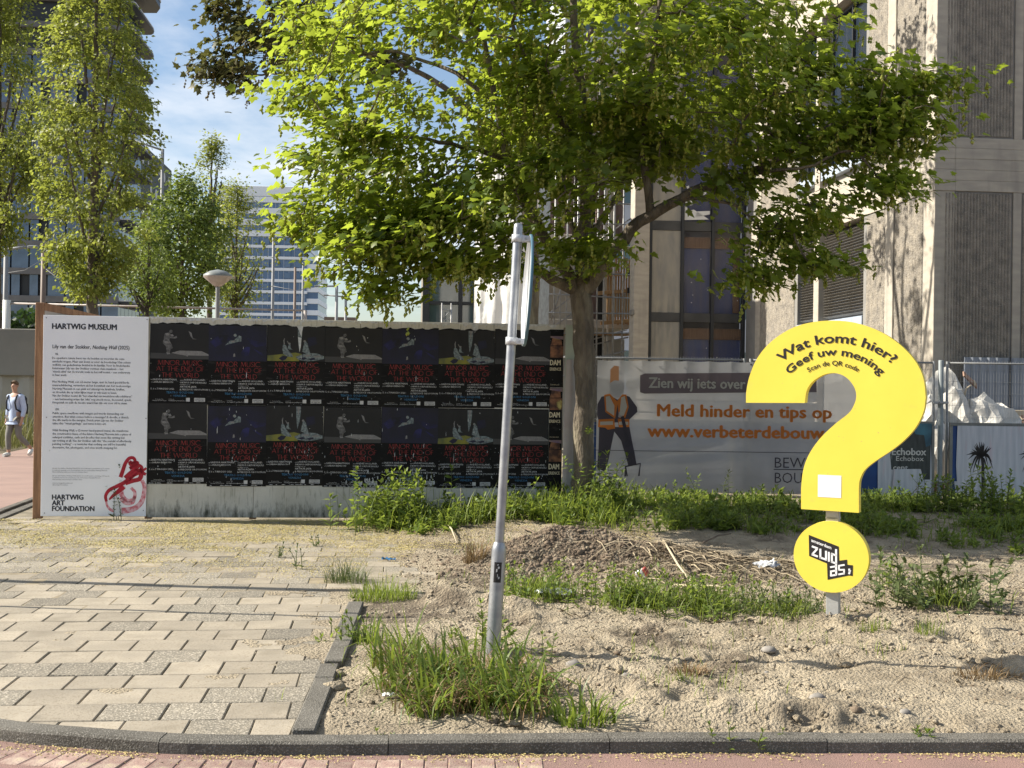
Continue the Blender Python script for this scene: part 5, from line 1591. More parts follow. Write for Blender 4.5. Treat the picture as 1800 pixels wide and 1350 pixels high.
for xx in (.4,1.7):
    b = MB(); b.bbox((xx,.02,-1.23),(xx+.12,.18,-.002),.006); b.build('trestle_leg', m_bwood, bmW)
m_rub = mat('broken_brick', (0.36,0.22,0.15), 0.9, c2=(0.25,0.16,0.12), nscale=5, rand=.2)
for i,(px,py,w,a,lb) in enumerate(((1752,733,.42,24,'broken brown board tilted beside the sagging white sack'),(1776,738,.50,-9,'long broken brown board lying under the pale beam'),(1793,742,.40,14,'short broken brown board at the right edge under the beam'),(1705,668,.30,38,'splintered brown board leaning behind the peaked white sack'))):
    c = W(px,py,17.45+.06*i)
    o = thing('broken_board', lb, 'board', c, 0, 'broken boards behind the fence'); o.rotation_euler = (R(20+9*i), R(a), R(-12+10*i))
    b = MB(); b.bbox((-w/2,-.06,-.012),(w/2,.06,.012),.003); b.build('board', m_rub, o)
    b = MB(); b.bbox((w*.2,-.08,.0125),(w*.3,.05,.03),.003); b.build('cleat', m_bwood, o)
hp = thing('rubble_heap', 'heap of earth and rubble behind the palm tree board', 'heap', W(1775,800,17.75))
hp.location.z = 0
o = lump('rubble_heap', None, (0,0,0), (1.3,.6,1.08), 33, m_rub, None, sub=5, rough=.7); o.name = 'mound'; o.parent = hp
st = thing('broken_stick', 'short splintered pale stick poking up from the white sacks', 'stick', W(1690,690,17.4))
b = MB(); b.tube([(0,0,-.2),(.07,0,.06),(.14,0,.11)], [.018,.016,.010], 5); b.build('stick', m_bwood, st)
m_ctn = mat('grey_blue_hoarding', (0.25,0.275,0.315), 0.4, c2=(0.21,0.23,0.27), nscale=2, spec=.5)
c0 = W(1691,675,17.88)
ct = thing('corrugated_screen', 'grey blue corrugated metal screen standing before the dark concrete wall', 'screen', (c0.x, c0.y, 0), R(4))
b = MB(); vs=[]; fs=[]; n=70
for i in range(n+1):
    u = i/n*2.2; d = (0,.022,.022,0)[i%4]
    vs += [(u,-d,.05),(u,-d,2.14)]
for i in range(n): fs.append((2*i,2*i+2,2*i+3,2*i+1))
b.add(vs,fs); b.build('sheet', m_ctn, ct, fix=False)
for xx in (0.0,.73,1.46,2.2):
    bx(ct, 'post', m_frame, (xx-.012,-.032,0.0),(xx+.012,-.024,2.15), .002)
# yellow crates behind the banner; pale stack added, turned sunward to brighten the cloth
m_ycr = mat('yellow_plastic', (0.60,0.46,0.08), 0.6, c2=(0.5,0.38,0.06), nscale=4)
m_stack = mat('added_pale_stack', (0.46,0.43,0.38), 0.8, c2=(0.40,0.37,0.33), nscale=3)
sb0 = W(1100,675,19.0)
stk = thing('added_sunlit_stack', 'added pale stack of boards turned to the sun behind the grey banner', 'stack', (sb0.x, sb0.y, 0), R(-22))
for k in range(9):
    bx(stk, 'board', m_stack, (0+.02*(k%2),0,.10+k*.19),(2.9-.03*(k%3),.8,.10+k*.19+.17), .01)
OFL = ['leftmost small yellow offcut behind the banner','tilted yellow offcut beside the leftmost behind the banner','upper flat yellow offcut behind the word hinder','lower flat yellow offcut behind the word hinder','steeply tilted yellow offcut in the middle behind the banner','yellow offcut right of the steeply tilted one','rightmost wide yellow offcut behind the banner']
for i,(px,py,w,h,a) in enumerate(((1212,704,.16,.11,20),(1225,698,.14,.10,-25),(1245,706,.2,.12,0),(1232,720,.2,.09,8),(1262,714,.16,.09,-30),(1282,708,.15,.12,15),(1296,726,.18,.08,4))):
    c = W(px,py,18.7)
    o = thing('yellow_offcut', OFL[i], 'offcut', c, 0, 'yellow offcuts behind the banner')
    o.rotation_euler = (0, R(a), R(-35))
    b = MB(); b.bbox((-w/2,-.05,-h/2),(w/2,.05,h/2),.012); b.bbox((-w/2+.01,-.06,h/2-.02),(w/2-.01,-.05,h/2),.003); b.build('piece', m_ycr, o)
# ================================================================ DISTANT BUILDINGS
m_bband = mat('brown_grey_stone', (0.165,0.16,0.16), 0.7, c2=(0.13,0.125,0.125), nscale=.6)
m_oglass = mat('office_glass', (0.08,0.13,0.22), 0.05, spec=1.0, c2=(0.035,0.055,0.10), nscale=.35)
m_wslab = mat('white_slab_edge', (0.50,0.50,0.51), 0.6)
m_bandw = mat('white_office_band', (0.76,0.80,0.86), 0.5)
m_blueg = mat('blue_office_glass', (0.11,0.18,0.30), 0.2, spec=.5)
of0 = W(205, 675, 150.0)
off = thing('dark_office_building', 'dark glass office building with stone floor bands behind the left trees', 'building', (of0.x, of0.y, 0), BROT)
PIT = 3.43; NF = 15
b = MB(); b.box((-32,.6,0),(-.6,14,PIT*NF)); b.build('core', m_frame, off)
bmx = MB(); bmx.box((0,0,0),(2.0,.08,2.6)); wme = bmx.mesh('window', m_oglass)
bms = MB(); bms.box((0,0,0),(.08,2.0,2.6)); wms = bms.mesh('window', m_oglass)
for k in range(NF):
    z = 1.1 + PIT*k
    bx(off, 'floor_band', m_bband, (-32.2,-.12,z),(0.0,.5,z+.78), .02)
    b = MB()
    # balcony slab on the right side, rounded at the far end
    prf = [(-.3,0.3),(1.2,0.3),(1.45,.8)] + [(1.5,t) for t in (3,6,9,11.5)] + [(1.3,13.0),(.8,13.8),(-.3,14.0)]
    b.prism(prf, z+.08, z+.28, 'z'); b.build('balcony_slab', m_frame, off)
    prf2 = [(p[0]*1.0+.06*(p[0] > 0), p[1]) for p in prf]
    b = MB(); b.prism(prf2, z+.285, z+.42, 'z'); b.build('slab_edge', m_wslab, off)
    if k < 12:
        for i in range(14):
            o = link('window', wme, off); o.location = (-30.6+2.2*i, 0.15, z+.80); 
            if rng.random() < .35: o.scale.x = .5
    for i in range(6):
        o = link('window', wms, off); o.location = (-.35, .8+2.15*i, z+.55)
# roof overhang
b = MB(); b.prism([(-33,-.8),(1.4,-.8),(2.0,1),(2.2,8),(2.1,13),(1.2,15.2),(-2,15.6),(-33,15.6)], PIT*NF+1.2, PIT*NF+2.0, 'z'); b.build('roof', m_frame, off)
b = MB(); b.prism([(-33.1,-.9),(1.5,-.9),(2.1,1),(2.3,8),(2.2,13),(1.3,15.3),(-2,15.7),(-33.1,15.7)], PIT*NF+2.01, PIT*NF+2.3, 'z'); b.build('roof_edge', m_wslab, off)
pc0 = W(238, 675, 172.0)
pcb = thing('porthole_building', 'dark slab block with round white portholes behind the balconied office', 'building', (pc0.x, pc0.y, 0), BROT)
b = MB(); b.bbox((-14,0,0),(0,25,36.5),.1); b.build('wall', mat('dark_green_cladding',(0.045,0.055,0.05),.6,c2=(0.035,0.04,0.038),nscale=.5), pcb)
bm_ = MB(); bm_.prism([(math.cos(t),math.sin(t)) for t in np.arange(14)*2*math.pi/14], 0, .12, 'x'); pme = bm_.mesh('porthole', m_wslab)
for i in range(6):
    for j in range(7):
        if rng.random() < .8:
            o = link('porthole', pme, pcb); o.location = (.02, 2.2+4*i+2*(j%2), 12+3.7*j); s = rng.choice((.35,.6,.8)); o.scale = (1,s,s)
m_lattice = m_frame
cr_ = thing('roof_crane_arm', 'thin dark maintenance arm on the roof of the balconied office', 'crane', W(252,232,165))
b = MB(); b.tube([(-2.0,0,0),(2.2,0,.3)],.16,6); b.tube([(-1.2,0,0),(-1.2,0,-3.5)],.2,6); b.tube([(2.2,0,.3),(2.2,0,-.5)],.1,6); b.build('arm', m_frame, cr_)
wo0 = W(380, 675, 350.0)
who = thing('white_office_tower', 'white banded office tower with blue window strips under the clouds', 'building', (wo0.x, wo0.y, 0), R(3))
WX = 26.0
b = MB(); b.box((.2,.3,0),(WX-.2,30,58.5)); b.build('core', m_blueg, who)
for k in range(18):
    z = 1.5 + 3.33*k
    if z > 57: break
    zt_ = z+1.7 if k > 12 else z+.85
    bx(who, 'spandrel_band', m_bandw, (0,0,z),(WX,30,zt_), .05)
    b = MB(); b.use(m_bandw)
    for i in range(17 if k <= 12 else 26):
        xx = WX*(i+.5)/(17 if k <= 12 else 26)
        b.box((xx-.03,.22,zt_),(xx+.03,.29,z+3.33))
    b.build('mullion_row', None, who)['kind'] = 'stuff'
    if k <= 12:
        for i in range(8):   # tilted glass leaves on the lower floors
            if rng.random() < .7:
                M_ = Matrix.Translation((1.6+3.1*i, -.02, zt_+.2)) @ Matrix.Rotation(R(rng.uniform(-18,18)),4,'Z')
                b = MB(); b.box((-.9,-.05,0),(.9,.02,1.7),M_); b.build('pane', m_blueg, who)
bx(who, 'roof_band', m_bandw, (0,0,56.6),(WX,30,59.6), .1)
ww0 = W(523, 675, 352.0)
wng = thing('office_wing', 'lower white banded wing at the right of the office tower', 'building', (ww0.x, ww0.y, 0), R(3))
b = MB(); b.box((.1,.2,0),(5.6,25,38)); b.build('core', m_blueg, wng)
for k in range(11):
    bx(wng, 'spandrel_band', m_bandw, (0,0,1.5+3.4*k),(5.8,25,3.0+3.4*k), .05)
br0 = W(568, 675, 230.0)
brb = thing('brown_block', 'low brown building with grid windows far off above the hoarding', 'building', (br0.x, br0.y, 0), BROT)
b = MB(); b.box((0,0,0),(6.0,14,14.6)); b.build('wall', mat('brown_brick_far',(0.20,0.15,0.12),.8), brb)
for i in range(4):
    for k in range(3):
        bx(brb, 'window', m_oglass, (.5+1.35*i,-.05,3.4+3.6*k),(1.5+1.35*i,.1,6.0+3.6*k), .02)
# retaining wall beyond the path
m_rw = mat('grey_concrete_wall', (0.27,0.255,0.225), 0.85, c2=(0.21,0.20,0.18), nscale=.9, bump=.2, bscale=14)
m_fl = mat('pale_fluted_sheet', (0.42,0.40,0.35), 0.7, c2=(0.36,0.34,0.30), nscale=1.2)
rw0 = W(-60, 675, 33.0)
rwl = thing('retaining_wall', 'grey concrete retaining wall with pale fluted base beyond the cycle path', 'wall', (rw0.x, rw0.y, 0), R(2))
for i in range(3):
    bx(rwl, 'concrete_panel', m_rw, (-6+6*i+.01,0,1.72),(-6+6*i+5.98,.4,3.02), .02)
b = MB(); vs=[]; fs=[]
n=96
for i in range(n+1):
    u = -6+18*i/n; d = (0.0,0.0,.10,.10)[i%4]
    vs += [(u,.12+d,0),(u,.12+d,1.72)]
for i in range(n): fs.append((2*i,2*i+2,2*i+3,2*i+1))
b.add(vs,fs); b.build('fluted_base', m_fl, rwl, fix=False)

# ================================================================ LAMPS AND MASTS
m_mast = mat('grey_mast', (0.22,0.225,0.23), 0.6, metal=.1)
m_mastb = mat('brown_mast', (0.17,0.125,0.10), 0.6)
m_lampb = mat('lamp_bowl', (0.42,0.37,0.34), 0.4, c2=(0.33,0.28,0.25), nscale=8)
m_lampt = mat('lamp_cap', (0.23,0.25,0.25), 0.5, c2=(0.16,0.175,0.17), nscale=6)
lp = W(383, 500, 23.0)
lamp = thing('street_lamp', 'street lamp with pale conical bowl and grey cap behind the hoarding', 'street lamp', (lp.x, lp.y, 0))
k = 23.0/FPX
zb = W(383,503,23.0).z
b = MB(); b.lathe([(.055,0),(.055,1.0),(.048,1.05),(.042,zb)],12); b.build('pole', m_mast, lamp)
b = MB(); b.lathe([(.05,zb-.01),(.10,zb+.02),(.27,zb+15*k),(.275,zb+17*k)],24); b.build('bowl', m_lampb, lamp)
b = MB(); b.lathe([(.276,zb+17*k+.001),(.272,zb+20*k),(.16,zb+26*k),(.03,zb+29*k),(0,zb+29.5*k)],24); b.build('cap', m_lampt, lamp)
def mast(px, ytop, Y, r, label, m=None, arm=None, name='mast', cat='mast', group=None):
    p = W(px, ytop, Y)
    t = thing(name, label, cat, (p.x, p.y, 0), 0, group)
    b = MB(); b.tube([(0,0,0),(0,0,p.z*.5),(0,0,p.z)], [r*1.25,r,r*.8], 8); b.build('pole', m or m_mast, t)
    if arm:
        q_ = W(arm[0], arm[1], Y); b = MB(); b.tube([(0,0,p.z-.05),(q_.x-p.x,0,q_.z)], r*.5, 6)
        b.build('arm', m or m_mast, t)
        b = MB(); b.bbox((q_.x-p.x-(.4 if q_.x < p.x else 0),-.12,q_.z-.06),(q_.x-p.x+(.4 if q_.x > p.x else 0),.12,q_.z+.06),.03); b.build('lantern', m_lampt, t)
    return t
mast(481, 412, 62, .085, 'tall grey mast left of the white office wing')
mast(519, 470, 70, .09, 'brownish mast second from left before the white office', m_mastb)
mast(533, 462, 80, .085, 'thin dark mast at the right edge of the white office')
mast(592, 502, 95, .14, 'lamp mast with arm above the brown block', None, (562,503), 'lamp_mast', 'street lamp')
mast(608, 521, 100, .13, 'lamp mast with short arm at right of the brown block', None, (577,519), 'lamp_mast', 'street lamp')
mast(77, 430, 48, .12, 'brown mast before the dark office and hedge', m_mastb)
mast(11, 436, 50, .12, 'grey lamp mast with arm at the far left', None, (50,434), 'lamp_mast', 'street lamp')
mast(286, 262, 46, .075, 'tall street lamp with curved arm reaching left over the big tree', None, (232,246), 'lamp_mast', 'street lamp')
t = thing('white_gantry', 'low pale tubular gantry with long crossbar above the retaining wall', 'gantry', (W(11,600,38).x, 38, 0))
zt2 = W(11,533,38).z
b = MB(); b.tube([(0,0,0),(0,0,zt2+.1)], .13, 8); b.build('post', m_paint, t)
b = MB(); b.tube([(0,0,zt2),(9.5,0,zt2-.1)], .032, 6); b.build('crossbar', m_lampb, t)
b = MB(); b.tube([(9.5,0,0),(9.5,0,zt2-.1)], .06, 6); b.build('post', m_lampb, t)
t = thing('overhead_wires', 'thin tram wires slung between masts before the white office', 'wires', W(330,507,55))
for (p, q_) in (((330,507),(480,503)),((480,503),(562,503)),((10,480),(77,455)),((77,470),(160,520))):
    a = W(*p,55)-W(330,507,55); c = W(*q_,55)-W(330,507,55)
    b = MB(); b.tube([a,(a+c)/2-Vector((0,0,.2)),c], .016, 4); b.build('wire', m_mast, t)
# posts standing out of the frame on the left whose shadows cross the pavement
t = thing('slim_post', 'slim grey street post left of the pavement whose shadow crosses the slabs', 'post', (-5.25, 9.62, 0))
b = MB(); b.tube([(0,0,0),(0,0,3.6)], .055, 10); b.build('pole', m_mast, t)
t = thing('thin_marker_post', 'thin marker post left of the pavement casting the narrow shadow line', 'post', (-4.55, 8.52, 0))
b = MB(); b.tube([(0,0,0),(0,0,2.75)], .020, 8); b.build('pole', m_mast, t)
# ================================================================ TREES
m_bark = mat('maple_bark', (0.165,0.135,0.10), 0.95, c2=(0.10,0.083,0.062), nscale=14, stretch=(1,1,.30), bump=1.0, bscale=30, bdist=.06, c3=(0.25,0.22,0.155), n3=6, lo3=.5, hi3=.7)
m_bark2 = mat('grey_bark', (0.12,0.10,0.08), 0.95, c2=(0.08,0.068,0.055), nscale=6, bump=.6, bscale=14)
m_leaf = mat('maple_leaf', (0.052,0.100,0.012), 0.40, tone=(0.140,0.190,0.026), translucent=(0.45,0.55,0.055), tfac=.55, spec=.4)
m_leafd = mat('dark_maple_leaf', (0.045,0.065,0.018), 0.5, tone=(0.075,0.070,0.025), translucent=(0.16,0.16,0.04), tfac=.35, spec=.4)
m_flower = mat('maple_blossom', (0.36,0.42,0.07), 0.6, tone=(0.50,0.50,0.13), translucent=(0.6,0.64,0.12), tfac=.4)
m_leafb = mat('olive_leaf', (0.115,0.165,0.028), 0.5, tone=(0.205,0.20,0.05), translucent=(0.48,0.54,0.09), tfac=.42, spec=.35)
m_leafg = mat('fresh_leaf', (0.075,0.125,0.02), 0.5, tone=(0.13,0.17,0.035), translucent=(0.30,0.38,0.06), tfac=.4, spec=.35)
m_leafhedge = mat('hedge_leaf', (0.022,0.045,0.014), 0.6, tone=(0.04,0.07,0.02), translucent=(0.05,0.10,0.02), tfac=.25)

def leaf_template_maple():
    h = [(0.0,0.0),(0.20,-0.10),(0.47,0.02),(0.34,0.19),(0.58,0.46),(0.33,0.44),(0.21,0.62),(0.0,0.98)]
    pts = h + [(-x, y) for x, y in reversed(h[1:-1])]
    ctr = (0.0, 0.30)
    V = [(ctr[0], ctr[1], 0.05)] + [(x, y, -0.10*abs(x)*2*abs(x) - 0.06*max(0, y-.5)) for x, y in pts]
    n = len(pts)
    T = [(0, 1+i, 1+(i+1) % n) for i in range(n)]
    return np.array(V), np.array(T)
LEAF_M = leaf_template_maple()
LEAF_S = (np.array([(0,0,0),(.34,.42,.06),(0,1,-.05),(-.34,.42,.06)],float), np.array([(0,1,2),(0,2,3)]))
def unit(v): return v/(np.linalg.norm(v, axis=-1, keepdims=True)+1e-9)
def scatter(template, P, N, D, S, tone):
    """copies of the template at P with normals N, tip directions D, sizes S"""
    tv, tt = template
    N = unit(N); X = unit(np.cross(D, N)); Yd = np.cross(N, X)
    V = P[:,None,:] + S[:,None,None]*(tv[None,:,0:1]*X[:,None,:] + tv[None,:,1:2]*Yd[:,None,:] + tv[None,:,2:3]*N[:,None,:])
    T = tt[None] + (np.arange(len(P))*len(tv))[:,None,None]
    return V.reshape(-1,3), T.reshape(-1,3), np.repeat(tone, len(tv))

def grow(limbs, targets, seed, r_tip=0.006, r_pow=2.2, sag=0.05):
    """limb polylines first, then every target joined to the nearest wood by a bent twig. Returns nodes, parents, radii"""
    g = np.random.default_rng(seed)
    pos = []; par = []; rmin = []
    for pts, r0, r1 in limbs:
        sp = smooth_path(pts, 6)
        d = np.r_[0, np.cumsum(np.linalg.norm(np.diff(sp, axis=0), axis=1))]
        n = max(3, int(d[-1]/0.13))
        s = np.linspace(0, d[-1], n)
        Q = np.stack([np.interp(s, d, sp[:,i]) for i in range(3)], 1)
        Q[1:-1] += g.normal(0, .010, Q[1:-1].shape)
        if pos:
            k = int(np.argmin(((np.array(pos)-Q[0])**2).sum(1))); prev = k
        else: prev = -1
        for i, p in enumerate(Q):
            if i == 0 and prev >= 0: continue
            pos.append(p); par.append(prev); rmin.append(r0 + (r1-r0)*i/(n-1)); prev = len(pos)-1
    n_l = len(pos)
    T = np.array(targets)
    A = np.array(pos)
    dd = np.array([((A-t)**2).sum(1).min() for t in T])
    order = np.argsort(dd)
    ends = []
    for ti in order:
        t = T[ti]
        A = np.array(pos)
        k = int(np.argmin(((A-t)**2).sum(1) + 0.25*np.maximum(0, A[:,2]-t[2])))
        p0 = A[k]; L = np.linalg.norm(t-p0)
        n = max(2, int(L/0.16)+1)
        side = g.normal(0, .12*L, 3)
        prev = k
        for i in range(1, n+1):
            u = i/n
            p = p0 + (t-p0)*u + side*math.sin(u*math.pi)*.8 + np.array((0,0,sag*L*math.sin(u*math.pi)))
            pos.append(p); par.append(prev); rmin.append(r_tip); prev = len(pos)-1
        ends.append((t, unit(t-A[k])))
    n = len(pos)
    acc = np.zeros(n); par = np.array(par)
    rad = np.zeros(n)
    for i in range(n-1, -1, -1):
        r = max(acc[i]**(1/r_pow) if acc[i] > 0 else 0, rmin[i])
        if i < n_l: r = min(r, rmin[i]*1.03)
        rad[i] = r
        if par[i] >= 0: acc[par[i]] += min(r, .05)**r_pow * (1.0 if i >= n_l else 0.2)
    return np.array(pos), par, rad, ends, n_l
def wood(pos, par, rad, m, name, parent, sel, sides=5):
    kids = [[] for _ in pos]
    for i, p in enumerate(par):
        if p >= 0: kids[p].append(i)
    b = MB()
    done = np.zeros(len(pos), bool)
    for i in range(len(pos)):
        if done[i] or not sel(i): continue
        chain = ([par[i]] if par[i] >= 0 else []) + [i]
        done[i] = True
        while True:
            c = [k for k in kids[chain[-1]] if not done[k] and sel(k)]
            if not c: break
            k = max(c, key=lambda q_: rad[q_])
            chain.append(k); done[k] = True
        rr = [rad[k] for k in chain]
        if len(chain) > 1 and par[i] >= 0: rr[0] = min(rr[0], rr[1]*1.15)
        sd = 14 if max(rr) > .08 else (8 if max(rr) > .03 else (5 if max(rr) > .012 else 4))
        b.tube([pos[k] for k in chain], rr, sd, cap=True)
    return b.build(name, m, parent, fix=False)
def tree(name, label, base, limbs, lobes, leaf, group=None, seed=1, bark=None, r_tip=.006, trunk_r=None, flowers=None, sag=.05):
    g = np.random.default_rng(seed)
    base = Vector(base)
    t = thing(name, label, 'tree', base, 0, group)
    B = np.array(base)
    targets = []; wts = []
    for (c, rad, n, hollow) in lobes:
        k = 0
        while k < n:
            p = g.normal(size=3); p /= np.linalg.norm(p); p *= (hollow + (1-hollow)*g.random())**(1/2.0)
            q_ = np.array(c) + p*np.array(rad)
            targets.append(q_ - B); k += 1
    limbs = [([tuple(np.array(p) - B) for p in pts], a, c) for pts, a, c in limbs]
    pos, par, rad, ends, n_l = grow(limbs, targets, seed, r_tip, sag=sag)
    n_trunk = 0
    wood(pos, par, rad, bark or m_bark, 'limbs', t, lambda i: i < n_l)
    wood(pos, par, rad, bark or m_bark, 'twigs', t, lambda i: i >= n_l)['kind'] = 'stuff'
    (tpl, m, per, spread, size, flat, up) = leaf
    E = np.array([e[0] for e in ends]); Dd = np.array([e[1] for e in ends])
    N = len(E)*per
    k = np.repeat(np.arange(len(E)), per)
    off = g.normal(size=(N,3))*np.array((spread,spread,spread*flat))
    P = E[k] + off - Dd[k]*np.abs(g.normal(0, spread*.7, (N,1)))
    cen = np.array([np.mean([l[0] for l in lobes], axis=0)]) - B
    outw = unit((P-cen)*np.array((1,1,.3)))
    nor = np.array((0,0,up)) + .45*outw + g.normal(0,.45,(N,3))
    tip = outw*.8 + g.normal(0,.6,(N,3)) + np.array((0,0,-.35))
    S = size*g.uniform(.5,1.25,N)
    tone = np.clip(g.normal(.42,.28,N) + .55*(g.random(len(E))[k]-.5), 0, 1)
    V, T, tn = scatter(tpl, P, nor, tip, S, tone)
    link('crown', np_mesh('crown', V, T, m, tone=tn), t)
    if flowers:
        fm, cnt = flowers
        kk = g.integers(0, len(E), cnt)
        P = E[kk] + g.normal(0, spread*.9, (cnt,3))*np.array((1,1,.5)) - np.array((0,0,.05))
        Vs=[];Ts=[];Tn=[];o=0
        tv = np.array([(1,0,0),(-.5,.86,0),(-.5,-.86,0),(0,0,1),(0,0,-1)]); tt = np.array([(0,1,3),(1,2,3),(2,0,3),(1,0,4),(2,1,4),(0,2,4)])
        nb = g.integers(4, 9, cnt)
        idx = np.repeat(np.arange(cnt), nb)
        M = len(idx)
        j = np.concatenate([np.arange(n) for n in nb])
        pp = P[idx] + g.normal(0,.010,(M,3)) + np.stack([0*j, 0*j, -.020*j],1)
        s = g.uniform(.012,.025,M)
        V = pp[:,None,:] + tv[None]*s[:,None,None]*np.array((1,1,1.3))
        T = tt[None] + (np.arange(M)*5)[:,None,None]
        link('blossom', np_mesh('blossom', V.reshape(-1,3), T.reshape(-1,3), fm, tone=np.repeat(g.random(M),5)), t)['kind'] = 'stuff'
    return t

# ---- the maple in the middle
MY = 14.1
mb = G(1024, 897, 0.16); mb = W(1024, 897, MY)
def mp_(px, py, dy=0.0):
    w = W(px, py, MY+dy); return (w.x, w.y, w.z)
limbs = [
 ([(mb.x-.02,MY,mb.z-.25),(mb.x-.01,MY,mb.z+.05),mp_(1026,800),mp_(1029,700),mp_(1026,600),mp_(1020,520)], .118, .128),
 ([mp_(1020,525),mp_(1000,505,-.03),mp_(965,488,-.1),mp_(935,470,-.2),mp_(905,474,-.3),mp_(862,470,-.4),mp_(853,445,-.45),mp_(840,400,-.6),mp_(780,350,-.8)], .085, .03),
 ([mp_(905,472,-.3),mp_(880,455,-.35),mp_(850,425,-.5),mp_(800,400,-.7)], .045, .02),
 ([mp_(1015,510),mp_(995,480,.05),mp_(965,430,.15),mp_(938,385,.2),mp_(908,330,.2),mp_(890,270,.1),mp_(870,170,-.1),mp_(850,60,-.4)], .10, .03),
 ([mp_(918,350,.2),mp_(945,320,.3),mp_(950,260,.5),mp_(940,150,.7)], .05, .02),
 ([mp_(1022,520),mp_(1024,460,.1),mp_(1030,370,.15),mp_(1032,270,.2),mp_(1022,170,.3),mp_(1010,50,.3),mp_(1005,-120,.3)], .115, .04),
 ([mp_(1032,520),mp_(1050,480,-.05),mp_(1080,435,-.15),mp_(1112,400,-.25),mp_(1145,378,-.3),mp_(1195,350,-.4),mp_(1250,325,-.5),mp_(1310,308,-.6),mp_(1380,270,-.7),mp_(1450,225,-.8),mp_(1530,205,-.8)], .105, .025),
 ([mp_(1147,378,-.3),mp_(1138,330,-.3),mp_(1130,260,-.35),mp_(1140,160,-.45),mp_(1155,60,-.5),mp_(1165,-60,-.6)], .062, .025),
 ([mp_(1031,335,.15),mp_(1070,318,.1),mp_(1120,308,.0),mp_(1180,270,-.2)], .035, .015),
 ([mp_(1029,290,.2),mp_(1060,268,.3),mp_(1120,252,.5),mp_(1200,255,.7),mp_(1300,235,.8)], .04, .015),
 ([mp_(1195,350,-.4),mp_(1250,350,-.6),mp_(1310,372,-.8),mp_(1340,410,-.9),mp_(1330,450,-1.0)], .03, .012),
 ([mp_(1310,308,-.6),mp_(1370,300,-.9),mp_(1430,290,-1.1),mp_(1500,265,-1.2),mp_(1560,330,-1.2)], .03, .012),
 ([mp_(1030,270,.2),mp_(980,200,-.5),mp_(930,120,-1.2),mp_(900,40,-1.6)], .05, .02),
 ([mp_(1024,440,.1),mp_(1000,380,.8),mp_(960,300,1.5),mp_(900,200,2.0)], .055, .02),
 ([mp_(1024,440,.1),mp_(1060,380,.9),mp_(1110,300,1.6),mp_(1180,180,2.1)], .055, .02),
 ([mp_(895,280,.1),mp_(820,260,-.5),mp_(720,240,-.9),mp_(620,250,-1.0)], .045, .015),
 ([mp_(905,320,.2),mp_(830,330,.3),mp_(740,350,.3),mp_(640,380,.2)], .04, .015),
 ([mp_(875,180,-.1),mp_(780,120,.2),mp_(680,90,.4),mp_(600,110,.5)], .04, .015),
]
limbs = [(pts, a if k == 0 else a*.82, c if k == 0 else c*.8) for k, (pts, a, c) in enumerate(limbs)]
c_ = lambda px, py, dy: mp_(px, py, dy)
lobes = [
 (c_(770,150,-.1), (1.95,2.0,1.65), 138, .55),
 (c_(640,330,-.7), (1.0,1.3,.85), 58, .3),
 (c_(655,440,-1.2), (.62,.8,.42), 26, .2),
 (c_(790,400,-1.4), (.85,1.0,.42), 34, .2),
 (c_(1020,80,.1), (1.9,2.4,1.6), 80, .5),
 (c_(1000,180,-1.0), (1.2,.8,.6), 14, .2),
 (c_(940,-130,.2), (2.8,2.6,1.1), 46, .4),
 (c_(1230,170,-.3), (1.2,1.5,1.0), 46, .3),
 (c_(1420,180,-.7), (1.15,1.1,.85), 56, .2),
 (c_(1570,210,-1.0), (.75,.7,.42), 24, .1),
 (c_(1640,150,-1.0), (.30,.4,.28), 7, .1),
 (c_(1330,60,-.2), (1.2,1.3,.8), 26, .2),
 (c_(1420,400,-1.0), (.62,.6,.38), 16, .1), (c_(1290,330,-.6), (.4,.5,.25), 7, .1), (c_(1100,230,-.3), (.8,.9,.5), 14, .2),
 (c_(1560,330,-1.2), (.35,.4,.25), 7, .1),
 (c_(1325,480,-1.0), (.22,.3,.28), 6, .1),
 (c_(1450,470,-1.0), (.25,.3,.25), 5, .1),
 (c_(1045,440,-.6), (.38,.4,.32), 9, .1), (c_(960,320,-1.2), (.8,.6,.40), 18, .1), (c_(880,470,-1.0), (.5,.4,.18), 7, .1),
 (c_(660,520,-1.4), (.28,.3,.10), 5, .1),
]
maple = tree('maple_tree', 'large flowering maple with bright green leaves and forked brown trunk in the middle', (mb.x, MY, mb.z-.25), limbs, lobes,
     (LEAF_M, m_leaf, 45, .21, .110, .36, 1.1), seed=11, flowers=(m_flower, 3400), r_tip=.0075)
# sprig on the trunk
# ---- the darker maple behind it
D2 = 19.2
def m2(px, py, dy=0.0):
    w = W(px, py, D2+dy); return (w.x, w.y, w.z)
limbs = [([(m2(932,690)[0],D2,-.1), m2(932,640), m2(934,560), m2(936,480), m2(930,380), m2(920,280)], .13, .11),
 ([m2(925,330), m2(860,230,.3), m2(760,140,.5), m2(640,90,.4), m2(520,60,.2)], .07, .02),
 ([m2(922,290), m2(900,150,.3), m2(850,0,.5), m2(800,-150,.4)], .08, .03),
 ([m2(920,290), m2(980,150,.5), m2(1060,20,.9), m2(1120,-100,1.0)], .07, .03),
 ([m2(640,90,.4), m2(560,120,.3), m2(470,130,.2), m2(380,135,.1)], .03, .01),
 ([m2(920,280), m2(990,180,-.4), m2(1100,60,-.8), m2(1200,-60,-1.0)], .06, .02)]
lobes = [(m2(470,50), (1.0,1.3,.70), 32, .2), (m2(400,125), (.62,.7,.26), 13, .1), (m2(400,20), (.35,.5,.3), 6, .1), (m2(560,-40), (1.4,1.5,.9), 30, .3), (m2(620,120,.5), (.9,1.0,.6), 14, .2), (m2(900,-160), (3.0,2.4,1.5), 44, .3), (m2(1230,-80,-.4), (1.9,1.6,1.2), 16, .3), (m2(1180,130,.6), (1.0,1.1,.8), 5, .2)]
